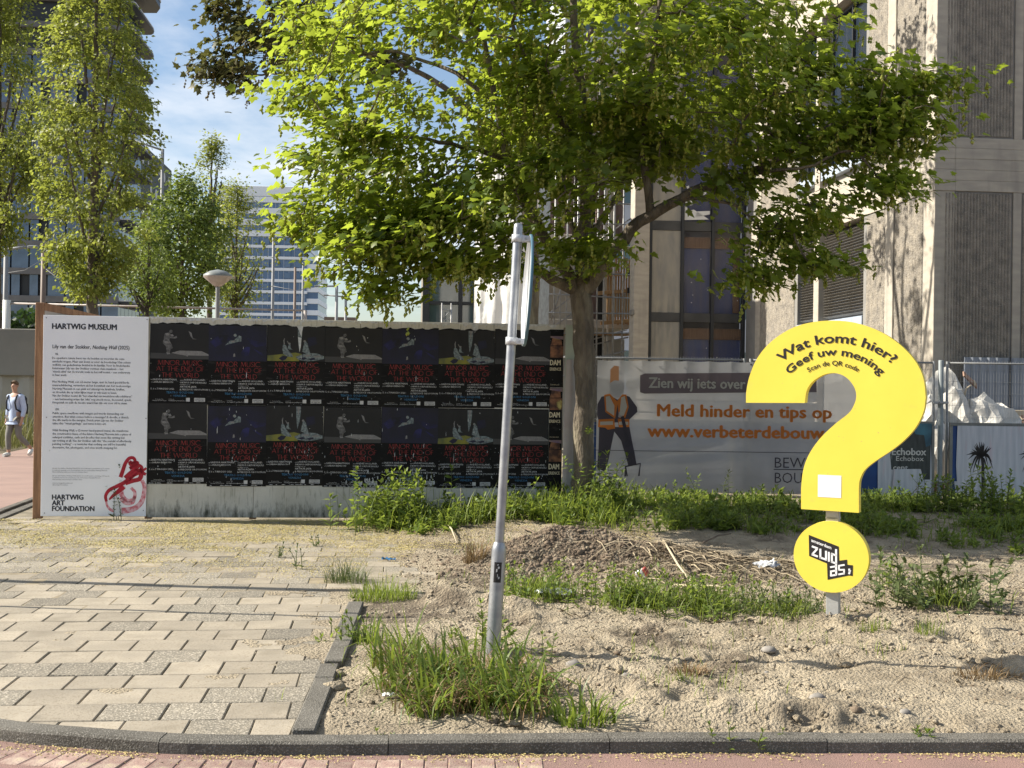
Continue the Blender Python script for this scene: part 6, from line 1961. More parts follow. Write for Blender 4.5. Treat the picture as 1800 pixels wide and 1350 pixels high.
tree('dark_maple_tree', 'darker brownish green maple reaching out at upper left behind the bright maple', (m2(932,690)[0], D2, -.1), limbs, lobes,
     (LEAF_M, m_leafd, 34, .17, .125, .6, 1.0), seed=21, flowers=(mat('brown_blossom',(0.12,0.10,0.04),.7,tone=(0.2,0.16,0.06)), 600))

# ---- upright trees on the left
def upright(name, label, px, Y, ybase, ytop, halfw, n, m, seed, size=.13, per=42, spread=.17, low=540, rt=.005, lean=0, grp='street trees beyond the hoarding', bulge=.45):
    x = W(px, 675, Y).x; k = Y/FPX
    zt = W(px, ytop, Y).z; zl = W(px, low, Y).z
    g = np.random.default_rng(seed)
    H = zt - zl
    wv = lambda u: halfw*k*(np.interp(u, [0,.12,.35,.6,.85,1], [.35,.75,1,.85,.5,.12]))
    limbs = [([(x,Y,-.1),(x+.02,Y,zl*.6),(x,Y,zl),(x+lean*.3,Y,zl+H*.5),(x+lean,Y,zt)], .16*min(1,H/7)+.03, .015)]
    for i in range(12):
        a = g.uniform(0, 2*math.pi); z0 = zl + H*g.uniform(-.03,.45); h = H*g.uniform(.25,.5); r = wv(min(1,(z0+h-zl)/H))*.8
        limbs.append(([(x,Y,z0),(x+.45*r*math.cos(a),Y+.45*r*math.sin(a),z0+h*.35),(x+.8*r*math.cos(a),Y+.8*r*math.sin(a),z0+h*.75),(x+r*math.cos(a),Y+r*math.sin(a),z0+h)], .05, .012))
    lobes = []
    for i in range(n):
        u = g.random(); a = g.uniform(0,2*math.pi); r = wv(u)*math.sqrt(g.uniform(.08,1))
        lobes.append(((x+lean*u+r*math.cos(a), Y+r*math.sin(a), zl+H*u), (.15,.15,.15), 1, .1))
    return tree(name, label, (x,Y,-.1), limbs, lobes, (LEAF_S, m, per, spread, size, 1.0, .6), grp, seed, m_bark2, rt)
upright('upright_tree', 'big upright olive leaved tree behind the white panel', 160, 31, 560, -130, 112, 330, m_leafb, 31, size=.125, per=74, spread=.135, low=515)
upright('upright_tree', 'upright olive tree cut by the left edge of the view', -10, 34, 560, -140, 85, 210, m_leafb, 32, size=.13, per=80, spread=.19, low=430)
upright('upright_tree', 'fresh green rounded tree between the big olive tree and the street lamp', 318, 40, 560, 315, 104, 170, m_leafg, 33, size=.15, per=70, spread=.22, low=545)
upright('upright_tree', 'slim brownish column tree rising above the street lamp', 366, 47, 560, 238, 32, 70, m_leafb, 34, size=.13, per=60, spread=.19, low=500)
upright('upright_tree', 'wispy brownish tree right of the street lamp before the white office', 412, 44, 560, 330, 50, 90, m_leafb, 35, size=.12, per=56, spread=.24, low=550)
upright('upright_tree', 'small green tree under the right side of the big olive tree', 258, 36, 560, 400, 50, 60, m_leafg, 36, size=.12, per=44, spread=.2, low=555)
# dark hedge trees at far left
x0_ = W(-30,600,58).x
lob = []
g_ = np.random.default_rng(5)
hg = thing('hedge', 'dark green hedge of dense shrubs behind the tram masts at left', 'hedge', (x0_,58,0))
P = np.stack([g_.uniform(0,11,5200), g_.uniform(-1.2,1.2,5200), g_.random(5200)],1)
P[:,2] = P[:,2]**.6*(3.0 + 2.9*fbm(P[:,0]*.7, P[:,0]*0+3, 3) - .12*np.maximum(P[:,0]-3,0))
V, T, tn = scatter(LEAF_S, P, g_.normal(size=P.shape)+np.array((0,-.4,.6)), g_.normal(size=P.shape), g_.uniform(.25,.5,len(P)), g_.random(len(P)))
link('foliage', np_mesh('foliage', V, T, m_leafhedge, tone=tn), hg)
b = MB()
for i in range(7): b.tube([(.8+1.6*i,0,0),(.9+1.6*i,.1,1.5),(.7+1.6*i,0,3.0)], [.10,.08,.04], 6)
b.build('stems', m_bark2, hg)
# ================================================================ GRASS, WEEDS, LITTER
m_gr = mat('grass_blade', (0.095,0.15,0.022), 0.5, tone=(0.20,0.24,0.05), translucent=(0.40,0.50,0.07), tfac=.42, spec=.35)
m_grd = mat('strap_grass', (0.060,0.11,0.018), 0.42, tone=(0.18,0.23,0.045), translucent=(0.36,0.46,0.06), tfac=.38, spec=.4)
m_dry = mat('dry_grass', (0.30,0.22,0.12), 0.8, tone=(0.20,0.12,0.06), translucent=(0.3,0.22,0.1), tfac=.2)
m_weed = mat('weed_leaf', (0.080,0.14,0.022), 0.5, tone=(0.18,0.235,0.045), translucent=(0.40,0.50,0.08), tfac=.42, spec=.35)
m_weedd = mat('dull_weed_leaf', (0.06,0.09,0.03), 0.6, tone=(0.11,0.135,0.05), translucent=(0.17,0.22,0.06), tfac=.3)
m_fallen = mat('fallen_blossom', (0.44,0.385,0.155), 0.8, tone=(0.34,0.25,0.10))
m_stem = mat('weed_stem', (0.10,0.12,0.04), 0.7)
def blades(P, H, Wd, dirs, bend, seed=0, nseg=4):
    """ribbons that rise and bow over: base P, length H, width Wd, heading dirs (angle), bend 0..1.6"""
    n = len(P)
    t = np.linspace(0, 1, nseg+1)
    ang = bend[:,None]*t[None,:]**1.3            # tilt away from upright
    ds = H[:,None]/nseg
    dxy = np.sin(ang)*ds; dz = np.cos(ang)*ds
    r = np.concatenate([np.zeros((n,1)), np.cumsum(dxy[:,1:],1)],1); z = np.concatenate([np.zeros((n,1)), np.cumsum(dz[:,1:],1)],1)
    cx, cy = np.cos(dirs), np.sin(dirs)
    C = np.stack([P[:,0:1]+r*cx[:,None], P[:,1:2]+r*cy[:,None], P[:,2:3]+z],2)
    w = Wd[:,None]*np.array([.8,1.0,.85,.5,.04][:nseg+1] if nseg == 4 else np.linspace(1,.05,nseg+1))[None,:]*.5
    sx, sy = -cy, cx
    A = C.copy(); B_ = C.copy()
    A[:,:,0] += sx[:,None]*w; A[:,:,1] += sy[:,None]*w; B_[:,:,0] -= sx[:,None]*w; B_[:,:,1] -= sy[:,None]*w
    A[:,:,2] += w*.3
    V = np.stack([A,B_],2).reshape(n,-1,3)
    k = 2*(nseg+1)
    F = np.array([(2*i,2*i+2,2*i+3,2*i+1) for i in range(nseg)])
    T = (F[None] + (np.arange(n)*k)[:,None,None]).reshape(-1,4)
    return V.reshape(-1,3), T, k
def grass_mesh(name, P, H, Wd, dirs, bend, m, tone):
    V, T, k = blades(P, H, Wd, dirs, bend)
    return np_mesh(name, V, T, m, tone=np.repeat(np.clip(tone,0,1), k))
def tuft(name, label, c, rad, n, h, w, m, seed, bend=(.3,1.2), cat='plant', group=None, out=.8, part='blades'):
    g = np.random.default_rng(seed)
    t = thing(name, label, cat, c, 0, group)
    r = np.sqrt(g.random(n)); a = g.uniform(0,2*math.pi,n)
    P = np.stack([r*np.cos(a)*rad[0], r*np.sin(a)*rad[1], 0*r],1)
    P[:,2] = gz(P[:,0]+c[0], P[:,1]+c[1]) - c[2] - .01
    dirs = np.where(g.random(n) < out, a + g.normal(0,.7,n), g.uniform(0,2*math.pi,n))
    H = h*(.2+1.0*g.random(n)**1.3)*(1-.35*r)
    me = grass_mesh(part, P, H, w*g.uniform(.6,1.2,n), dirs, g.uniform(bend[0],bend[1],n)*(.5+.6*r), m, g.normal(.45,.28,n))
    link(part, me, t)
    return t
def weed_np(g, base, h, nst, leaf, m_lean=.55, spread=.06, pairs=None, droop=.25, ground=None):
    """leaning stems with leaves all the way up; returns leaf arrays and stem polylines"""
    P=[];N=[];D=[];S=[];stems=[]
    for s in range(nst):
        b0 = np.array(base, float) + np.array((g.normal(0,spread), g.normal(0,spread), 0))
        if ground is not None: b0[2] = float(gz(b0[0]+ground[0], b0[1]+ground[1])) - ground[2] - .01
        a = g.uniform(0,2*math.pi); hh = h*g.uniform(.35,1.1); le = g.uniform(0,m_lean)
        mid = b0 + np.array((math.cos(a)*le*hh*.3, math.sin(a)*le*hh*.3, hh*.55))
        top = b0 + np.array((math.cos(a)*le*hh, math.sin(a)*le*hh, hh))
        stems.append((b0, mid, top))
        n = pairs or max(3, int(hh/.040))
        for i in range(n):
            u = .05 + .95*(i+.5)/n
            p = b0 + (mid-b0)*(u/.55) if u < .55 else mid + (top-mid)*((u-.55)/.45)
            for sgn in (0, math.pi):
                b_ = a + i*1.57 + sgn + g.normal(0,.5)
                d = np.array((math.cos(b_), math.sin(b_), .40-droop + g.normal(0,.35)))
                P.append(p); D.append(d); N.append(np.array((-.4*math.cos(b_), -.4*math.sin(b_), 1.0)) + g.normal(0,.3,3)); S.append(leaf*g.uniform(.5,1.2)*(1.15-.55*u))
        for i in range(4):
            b_ = g.uniform(0,6.28); P.append(top); D.append(np.array((math.cos(b_), math.sin(b_), .9))); N.append(np.array((-math.cos(b_),-math.sin(b_),.6))); S.append(leaf*.5)
    return P,N,D,S,stems
LEAF_W = (np.array([(0,0,0),(.16,.3,.04),(.13,.65,.03),(0,1,-.08),(-.13,.65,.03),(-.16,.3,.04)],float), np.array([(0,1,5),(1,2,5),(2,4,5),(2,3,4)]))
LEAF_FERN = (np.array([(0,0,0),(.22,.25,0),(.08,.32,0),(.24,.55,0),(.07,.6,0),(.15,.82,-.03),(0,1,-.06),(-.15,.82,-.03),(-.07,.6,0),(-.24,.55,0),(-.08,.32,0),(-.22,.25,0)],float),
             np.array([(0,1,2),(0,2,10),(0,10,11),(2,3,4),(2,4,8),(2,8,10),(10,8,9),(4,5,6),(4,6,8),(8,6,7)]))
def weed(label, c, h, nst, leaf, seed, tpl=None, m=None, spread=.06, name='weed', group=None, grass=0, **kw):
    g = np.random.default_rng(seed)
    on = c[1] < 12.9 and c[0] > -1.1 and c[1] > 5.5
    t = thing(name, label, 'plant', c, 0, group)
    P,N,D,S,stems = weed_np(g, (0,0,-.01), h, nst, leaf, spread=spread, ground=tuple(c) if on else None, **kw)
    V,T,tn = scatter(tpl or LEAF_W, np.array(P), np.array(N), np.array(D), np.array(S), np.clip(g.normal(.45,.25,len(P)),0,1))
    link('leaves', np_mesh('leaves', V, T, m or m_weed, tone=tn), t)
    b = MB()
    for s in stems: b.tube(s, [.005,.004,.002], 4, cap=False)
    b.build('stems', m_stem, t, fix=False)['kind'] = 'stuff'
    if grass:
        a, r = g.uniform(0,6.28,grass), np.abs(g.normal(0,1.15*spread,grass))
        Pg = np.stack([r*np.cos(a), r*np.sin(a), 0*r],1); Pg[:,2] = gz(Pg[:,0]+c[0], Pg[:,1]+c[1]) - c[2] - .01
        link('grass_blades', grass_mesh('grass_blades', Pg, h*g.uniform(.4,1.1,grass), g.uniform(.004,.009,grass), g.uniform(0,6.28,grass), g.uniform(.4,2.2,grass), m_gr, g.normal(.5,.3,grass)), t)['kind'] = 'stuff'
    return t
def on_sand(px, py, dz=0.0):
    p = G(px, py, 0.0)
    for _ in range(4): p = G(px, py, float(gz(p.x, p.y)))
    return (p.x, p.y, float(gz(p.x, p.y)) + dz)

# big strap grass clump at the pole foot
g = np.random.default_rng(77)
t = thing('strap_grass_clump', 'large clump of green strap leaved grass at the foot of the leaning pole', 'plant', on_sand(830,1215))
c0_ = np.array(t.location)
cl = [on_sand(px,py) for px,py in ((735,1180),(770,1195),(700,1215),(745,1225),(800,1215),(850,1205),(800,1250),(860,1240),(905,1230),(935,1215),(760,1255),(905,1195),(720,1165),(830,1180),(880,1255),(690,1190),(925,1245))]
P=[];A_=[];H=[]
for c in cl:
    k = 46
    r = .12*np.sqrt(g.random(k)); a = g.uniform(0,2*math.pi,k)
    P.append(np.stack([c[0]+r*np.cos(a), c[1]+r*np.sin(a), np.full(k,c[2]-.01)],1)); A_.append(np.where(g.random(k)<.6, g.normal(2.9,.9,k), a)); H.append(np.full(k, .36)*g.uniform(.45,1.1,k))
P = np.concatenate(P)-c0_; A_ = np.concatenate(A_); H = np.concatenate(H)
n = len(P)
link('blades', grass_mesh('blades', P, H, .015*g.uniform(.6,1.3,n), A_, np.where(g.random(n) < .72, g.uniform(1.5,3.1,n), g.uniform(.4,1.5,n)), m_grd, g.normal(.40,.36,n)), t)
k = 800
Pd = P[g.integers(0,n,k)] + g.normal(0,.05,(k,3))*np.array((1,1,0))
link('dead_blades', grass_mesh('dead_blades', Pd, .22*g.uniform(.5,1.1,k), .009*g.uniform(.6,1.2,k), g.uniform(0,6.28,k), g.uniform(.9,2.0,k), m_dry, g.random(k)), t)
tuft('strap_grass_tuft', 'small strappy tuft beside the kerb right of the large clump', on_sand(1022,1268), (.17,.09), 110, .27, .013, m_grd, 78, (.6,1.9))
tuft('strap_grass_tuft', 'strappy tuft leaning over the divider kerb left of the large clump', on_sand(655,1130), (.13,.12), 70, .22, .011, m_grd, 79, (.5,1.7))
tuft('fine_grass_tuft', 'bright green fine grass mound at the far end of the divider kerb', on_sand(672,1052), (.26,.20), 620, .24, .0055, m_gr, 80, (.3,2.0))
tuft('fine_grass_tuft', 'wispy grey green grass bending over the slabs beyond the divider kerb', on_sand(608,1025), (.18,.16), 420, .30, .004, m_weedd, 81, (.8,1.9))
tuft('dry_grass_tuft', 'dried reddish grass tuft lying on open sand left of the sign', on_sand(1215,1185), (.13,.07), 190, .12, .006, m_dry, 82, (1.0,1.9))
tuft('dry_grass_tuft', 'dried brown grass tuft on sand at the right edge', on_sand(1738,1192), (.20,.08), 240, .15, .006, m_dry, 83, (1.0,1.9))
tuft('dry_grass_tuft', 'fan of dry straw bundle on the earth mound left of the pole', on_sand(835,985), (.10,.08), 160, .30, .008, m_dry, 84, (.8,1.8))
tuft('grass_tuft', 'thin upright grass tuft on sand right of the sign post', on_sand(1632,1115), (.10,.06), 90, .17, .005, m_gr, 85, (.1,.9))
tuft('grass_tuft', 'tiny yellowish grass tuft on sand above the middle kerb', on_sand(1202,1242), (.04,.03), 40, .10, .006, m_gr, 86, (.2,1.0))
tuft('grass_tuft', 'low grass tuft beside the sign post foot', on_sand(1535,1108), (.12,.06), 110, .12, .005, m_gr, 87, (.3,1.3))
# leafy weeds
weed('feathery weed climbing beside the leaning pole foot', on_sand(868,1142), .36, 7, .085, 90, LEAF_FERN, spread=.05)
weed('leafy weed sprawling over the divider kerb', on_sand(622,1128), .15, 16, .08, 91, spread=.08)
weed('broad leafy green weed bush at right end of the poster wall', on_sand(690,925), .58, 46, .15, 92, spread=.27, grass=300)
weed('tall weed growing against right side of the maple trunk', W(1062,897,13.95), .62, 16, .13, 93, spread=.11)
weed('dark thistle like bush on sand right of the yellow dot', on_sand(1645,1062), .36, 30, .13, 94, LEAF_FERN, m_weedd, spread=.20, grass=120)
weed('small feathery green plant on sand just right of yellow dot', on_sand(1560,1030), .26, 8, .09, 95, LEAF_FERN, m_weed, spread=.07)
weed('pale spindly weed at the foot of the white panel', WM @ Vector((.88,-.05,0)), .62, 4, .075, 96, m=m_weedd, spread=.04)
weed('low leafy weed at the right edge under the palm board', on_sand(1735,905), .52, 34, .13, 97, spread=.22)
weed('leafy weed before the barrier beside the grey fence post', on_sand(1650,900), .42, 28, .12, 98, spread=.18)
weed('tall thin weed before the grey banner', on_sand(1225,890), .42, 3, .10, 99, spread=.06)
weed('tall dark weed stem before the banner just left of question mark', on_sand(1275,888), .46, 3, .10, 100, m=m_weedd, spread=.05)
weed('light green weed patch on the earth mound slope', on_sand(1120,1064), .26, 70, .075, 101, spread=.17, grass=420)
weed('mixed green weeds below the mound before the litter', on_sand(1235,1072), .24, 70, .075, 102, LEAF_FERN, spread=.20, grass=420)
weed('green weed patch on the mound beside clear plastic', on_sand(950,1050), .24, 50, .08, 103, LEAF_FERN, spread=.17, grass=360)
weed('small weed rosette on sand between pole and mound', on_sand(798,1118), .07, 3, .07, 104, spread=.02)
weed('small leafy weed on sand right of the strap clump', on_sand(970,1165), .18, 4, .07, 105, spread=.05)
weed('dark low weeds along the mound foot left of sign post', on_sand(1375,1076), .16, 44, .07, 106, LEAF_FERN, m_weedd, spread=.20, grass=420)
for i,(px,py,h) in enumerate(((408,1318,.06),(680,1312,.10),(1255,1318,.13),(1355,1318,.11),(1632,1317,.07))):
    p = G(px,py,ROAD_Z)
    weed(['tiny weed at the kerb foot under the slabs','small weed at the kerb joint under divider end','weed at the kerb foot left of sign, larger one','weed at the kerb foot just left of sign post','tiny weed at the kerb foot near right edge'][i], (p.x,p.y,ROAD_Z), h, 4, .055, 110+i, spread=.03, group='kerb foot weeds')
for i,(px,py) in enumerate(((523,1000),(492,980),(562,960))):
    p = G(px,py,0)
    weed(['spindly weed on the slabs near the wispy grass','small weed in slab joint before the poster wall, left one','small weed among fallen blossom before the posters'][i], (p.x,p.y,0), (.24,.12,.16)[i], 3, .06, 120+i, m=m_weedd, spread=.03, group='weeds among the slabs')
weed('leaf sprig sprouting from the maple trunk', W(1034,762,13.93), .10, 3, .07, 130, spread=.02)

# weeds and grass strip along the hoarding and the fence
g = np.random.default_rng(42)
n = 30000
X_ = g.uniform(-1.7, 7.6, n); Y_ = g.uniform(11.2, 16.6, n)
d = fbm(X_*1.3, Y_*1.3+4, 4)
front = np.interp(X_, [-1.7,-1.0,0.3,1.5,4,5,7.6],[13.2,12.8,12.9,12.7,12.5,11.9,11.5])
back = np.where(X_ < .72, 13.8+(X_+5.42)*.105-.02, 16.05)
ok = (Y_ > front + 1.0*(d-.5)) & (Y_ < back) & (g.random(n) < np.clip(3.2*(d-.28),.12,1)*np.interp(X_,[1,2.4],[1,.75])) & (np.hypot(X_-mb.x, Y_-MY) > .2)
X_, Y_, d = X_[ok], Y_[ok], d[ok]
n = len(X_)
P = np.stack([X_,Y_,gz(X_,Y_)-.01],1)
H = g.uniform(.10,.42,n)*(.35+1.2*np.clip(d,.2,.8))*np.interp(X_,[1,2.2],[1,.62])
und = thing('undergrowth', 'strip of mixed grass and weeds along hoarding, trunk and fence', None, (0,0,0)); del und['label']
und['kind'] = 'stuff'
link('grass_blades', grass_mesh('grass_blades', P, H, g.uniform(.007,.016,n), g.uniform(0,6.28,n), g.uniform(.4,2.1,n), m_gr, g.normal(.5,.3,n)), und)['kind'] = 'stuff'
sel = g.random(n) < .22
Ps=[];Ns=[];Ds=[];Ss=[];b = MB()
for p, dd_ in zip(P[sel], d[sel]):
    a = weed_np(g, p, g.uniform(.10,.34)*(.4+1.1*dd_)*float(np.interp(p[0],[1,2.2],[1,.62])), 1, g.uniform(.08,.16), pairs=6)
    Ps+=a[0];Ns+=a[1];Ds+=a[2];Ss+=a[3]
    for s in a[4]: b.tube(s, [.004,.003,.002], 3, cap=False)
V,T,tn = scatter(LEAF_W, np.array(Ps), np.array(Ns), np.array(Ds), np.array(Ss), np.clip(g.normal(.4,.28,len(Ps)),0,1))
link('weed_leaves', np_mesh('weed_leaves', V,T,m_weed,tone=tn), und)['kind'] = 'stuff'
b.build('weed_stems', m_stem, und, fix=False)['kind'] = 'stuff'
# scattered low weeds on the sand
n = 5200
X_ = g.uniform(-1.2,7,n); Y_ = g.uniform(5.75,12.6,n)
d = fbm(X_*1.1+30, Y_*1.1, 4)
nearm = np.exp(-((Y_-9.75)/.5)**2)*(X_ > -.6)*.25 + np.exp(-((Y_-5.9)/.14)**2)*.10 + .10*(Y_ > 11.5)
ok = d + nearm > .66
X_,Y_ = X_[ok],Y_[ok]; n = len(X_)
P = np.stack([X_,Y_,gz(X_,Y_)-.005],1)
tag(link('sparse_grass', grass_mesh('sparse_grass', P, g.uniform(.03,.15,n), g.uniform(.003,.006,n), g.uniform(0,6.28,n), g.uniform(.2,1.6,n), m_gr, g.normal(.5,.3,n))), kind='stuff')
# verge beyond the cycle path
n = 5000
X_ = g.uniform(-18,-6.2,n); Y_ = g.uniform(28.4,32.3,n)
ok = X_ < -11.2 - 0.15*(Y_-26) + 4.6*((Y_-28.4)/3.9)
X_,Y_ = X_[ok],Y_[ok]; n = len(X_)
P = np.stack([X_,Y_,0*X_-.05],1)
tag(link('verge_grass', grass_mesh('verge_grass', P, g.uniform(.5,1.15,n)*np.interp(Y_,[28.4,30],[.45,1]), g.uniform(.012,.03,n), g.uniform(0,6.28,n), g.uniform(.1,1.0,n), mat('verge_blade',(0.10,0.115,0.035),.6,tone=(0.27,0.24,0.10),translucent=(.2,.22,.06),tfac=.3), g.random(n))), kind='stuff')

# fallen blossom on the slabs, the sand and in the gutter
def flakes(name, X, Y, Z, s, m, tone, seed):
    g = np.random.default_rng(seed); n = len(X)
    tv = np.array([(1,0,0),(-.4,.7,0.25),(-.5,-.7,0.1),(.1,.1,.55)]); tt = np.array([(0,1,3),(1,2,3)])
    a = g.uniform(0,6.28,n); ca, sa = np.cos(a), np.sin(a)
    V = np.stack([tv[None,:,0]*ca[:,None]-tv[None,:,1]*sa[:,None], tv[None,:,0]*sa[:,None]+tv[None,:,1]*ca[:,None], tv[None,:,2]+0*ca[:,None]],2)*s[:,None,None]
    V = V + np.stack([X,Y,Z],1)[:,None,:]
    T = tt[None] + (np.arange(n)*4)[:,None,None]
    return tag(link(name, np_mesh(name, V.reshape(-1,3), T.reshape(-1,3), m, tone=np.repeat(tone,4))), kind='stuff')
n = 340000
X_ = g.uniform(-6.2,1.5,n); Y_ = g.uniform(8.3,14.4,n)
dens = sstep(9.2,12.3,Y_ + .9*(fbm(X_*.9,Y_*.9,4)-.5) - .30*np.maximum(0,-X_-2.6))*np.clip(2.2*(fbm(X_*2.1+8,Y_*3.2,5)-.26),0,1)
wallY = 13.8+(X_+5.42)*.105
dens *= (Y_ < wallY-.02)*np.where(X_ > -.9, .45*(Y_ > 11.6), 1)
ok = g.random(n) < dens
X_,Y_ = X_[ok],Y_[ok]
Zf = np.where(X_ > -1.3, gz(X_,Y_), np.maximum(0.0, gz(X_,Y_)))+.002
flakes('fallen_blossom', X_, Y_, Zf, g.uniform(.005,.011,len(X_)), m_fallen, np.clip(g.normal(.35,.3,len(X_)),0,1), 1)
n = 42000
i_ = g.integers(20, len(KR)-30, n)
o_ = np.abs(g.normal(0,.06,n)) + .132
X_ = KR[i_,0]+KN[i_,0]*o_+g.normal(0,.05,n); Y_ = KR[i_,1]+KN[i_,1]*o_
ok = (X_ > -4.6) & (X_ < 4) & (Y_ < 9) & (g.random(n) < np.where(X_ < .2, 1, .55)*np.clip(2.6*(fbm(X_*4,Y_*4,3)-.2),0.1,1))
flakes('gutter_blossom', X_[ok], Y_[ok], np.full(ok.sum(), ROAD_Z+.003), g.uniform(.004,.010,ok.sum()), m_fallen, np.clip(g.normal(.5,.3,ok.sum()),0,1), 2)
# sand grains, clods and small stones
def pebbles(name, X, Y, s, m, seed, sink=.3):
    g = np.random.default_rng(seed); n = len(X)
    f = (1+5**.5)/2
    tv = np.array([(-1,f,0),(1,f,0),(-1,-f,0),(1,-f,0),(0,-1,f),(0,1,f),(0,-1,-f),(0,1,-f),(f,0,-1),(f,0,1),(-f,0,-1),(-f,0,1)])/1.9
    tt = np.array([(0,11,5),(0,5,1),(0,1,7),(0,7,10),(0,10,11),(1,5,9),(5,11,4),(11,10,2),(10,7,6),(7,1,8),(3,9,4),(3,4,2),(3,2,6),(3,6,8),(3,8,9),(4,9,5),(2,4,11),(6,2,10),(8,6,7),(9,8,1)])
    sc = s[:,None,None]*g.uniform(.55,1.3,(n,12,1))*np.stack([g.uniform(.7,1.3,n),g.uniform(.7,1.3,n),g.uniform(.5,.9,n)],1)[:,None,:]
    V = tv[None]*sc + np.stack([X,Y,gz(X,Y)-sink*s*.3],1)[:,None,:]
    T = tt[None] + (np.arange(n)*12)[:,None,None]
    return tag(link(name, np_mesh(name, V.reshape(-1,3), T.reshape(-1,3), m)), kind='stuff')
n = 52000
X_ = g.uniform(-1.0,5.5,n); Y_ = 5.6 + 7*g.random(n)**1.5
ok = g.random(n) < np.clip(2.5*(fbm(X_*1.5+3,Y_*1.5,4)-.30),.05,1)
X_,Y_ = X_[ok],Y_[ok]
pebbles('sand_clods', X_, Y_, np.minimum(g.exponential(.006,len(X_))+.003,.03), m_sand, 3)
n = 9000
X_ = g.normal(.75,.72,n); Y_ = g.normal(10.55,.36,n)
m_clod = mat('dark_earth', (0.145,0.108,0.075), .95, c2=(0.20,0.155,0.11), nscale=9, bump=.5, bscale=60)
pebbles('earth_clods', X_, Y_, np.minimum(g.exponential(.006,n)+.003,.045), m_clod, 4)
m_pebble = mat('grey_pebble', (0.26,0.24,0.21), .8, c2=(0.18,0.165,0.15), nscale=30)
X_ = g.uniform(-.9,5.2,260); Y_ = 5.7+6*g.random(260)
pebbles('pebbles', X_, Y_, g.uniform(.005,.015,260), m_pebble, 5)
X_ = g.uniform(-.9,5.4,900); Y_ = 5.65+6*g.random(900)
pebbles('dark_clods', X_, Y_, np.minimum(g.exponential(.007,900)+.004,.03), m_clod, 6)
# straw and twigs on the mound
m_straw = mat('straw_and_twigs', (0.10,0.075,0.05), 0.85, tone=(0.40,0.33,0.22))
n = 2600
X_ = np.r_[g.normal(1.8,.55,n//2), g.uniform(-.6,5.2,n-n//2)]; Y_ = np.r_[g.normal(10.2,.35,n//2), g.uniform(6,12,n-n//2)]
P = np.stack([X_,Y_,gz(X_,Y_)+.008],1)
L_ = np.r_[g.uniform(.05,.34,n//2), g.uniform(.03,.12,n-n//2)]
hd = g.uniform(0,6.28,n); tl = g.normal(0,.10,n); tw_ = g.uniform(.0012,.0042,n)
E_ = P + np.stack([np.cos(hd)*L_, np.sin(hd)*L_, 0*L_],1)*.5; B0 = P - np.stack([np.cos(hd)*L_, np.sin(hd)*L_, 0*L_],1)*.5
E_[:,2] = gz(E_[:,0],E_[:,1])+.010+np.abs(tl)*L_; B0[:,2] = gz(B0[:,0],B0[:,1])+.008
Md = (E_+B0)/2 + np.stack([0*hd,0*hd,.02+.06*L_*g.random(n)],1)
sd = np.stack([-np.sin(hd)*tw_, np.cos(hd)*tw_, tw_*.8],1)
V = np.stack([B0-sd,B0+sd,Md-sd,Md+sd,E_-sd*.4,E_+sd*.4],1).reshape(-1,3)
T = (np.array([(0,2,3,1),(2,4,5,3)])[None] + (np.arange(n)*6)[:,None,None]).reshape(-1,4)
tag(link('straw', np_mesh('straw', V, T, m_straw, tone=np.repeat(g.random(n)**1.5,6))), kind='stuff')
# single sticks, stones and litter
m_stick = mat('grey_stick', (0.20,0.155,0.11), .9, c2=(0.12,0.09,0.065), nscale=14)
m_stickp = mat('pale_stick', (0.46,0.39,0.27), .8)
for i,(a,c,r,lab,m) in enumerate((((785,922),(803,958),.011,'pale broken reed stalk slanting before the weed bush',m_stickp), ((918,935),(955,958),.013,'dark bent twig near the trunk foot on sand',m_stick), ((1018,1010),(1090,975),.010,'long thin twig lying across the earth mound',m_stick), ((1165,995),(1245,1068),.010,'pale straw stalk slanting down the mound right of red cup',m_stickp), ((1235,960),(1285,942),.009,'thin dark stick poking from right end of mound',m_stick), ((1180,1035),(1340,1052),.010,'long bleached stalk along the mound foot',m_stickp))):
    p0 = Vector(on_sand(*a, .03)); p1 = Vector(on_sand(*c, .02))
    o = thing('twig', lab, 'twig', p0, 0, 'loose twigs on the sand')
    mid = (p1-p0)/2 + Vector((g.normal(0,.02), g.normal(0,.02), .03))
    b = MB(); b.tube([(0,0,0), mid, p1-p0], [r, r*.9, r*.5], 6); b.build('wood', m, o)
for i,(px,py,s,lab) in enumerate(((1437,1225,.045,'dark stone on sand below the sign'),(1008,1172,.05,'grey flat stone right of the strap grass clump'),(1102,1190,.03,'small grey stone on open sand mid right'),(1590,1255,.03,'small dark stone near the kerb at right'),(1352,1140,.05,'dark clod on sand left of the post foot'),(588,1212,.06,'pale sand lump beside the divider kerb'),(590,1190,.05,'small pale lump above another beside the divider kerb'))):
    c = on_sand(px,py)
    lump('stone', lab, Vector(c)+Vector((0,0,s*.15)), (s,s*.8,s*.6), 50+i, m_pebble if 'pale' not in lab else m_sand, 'stone', 'loose stones on the sand', sub=2, rough=.5)
c = G(203,1313,ROAD_Z)
lump('stone', 'small grey stone in the gutter under the left slabs', c+Vector((0,0,.008)), (.028,.022,.022), 61, m_pebble, 'stone', 'loose stones on the sand', sub=2, rough=.4)
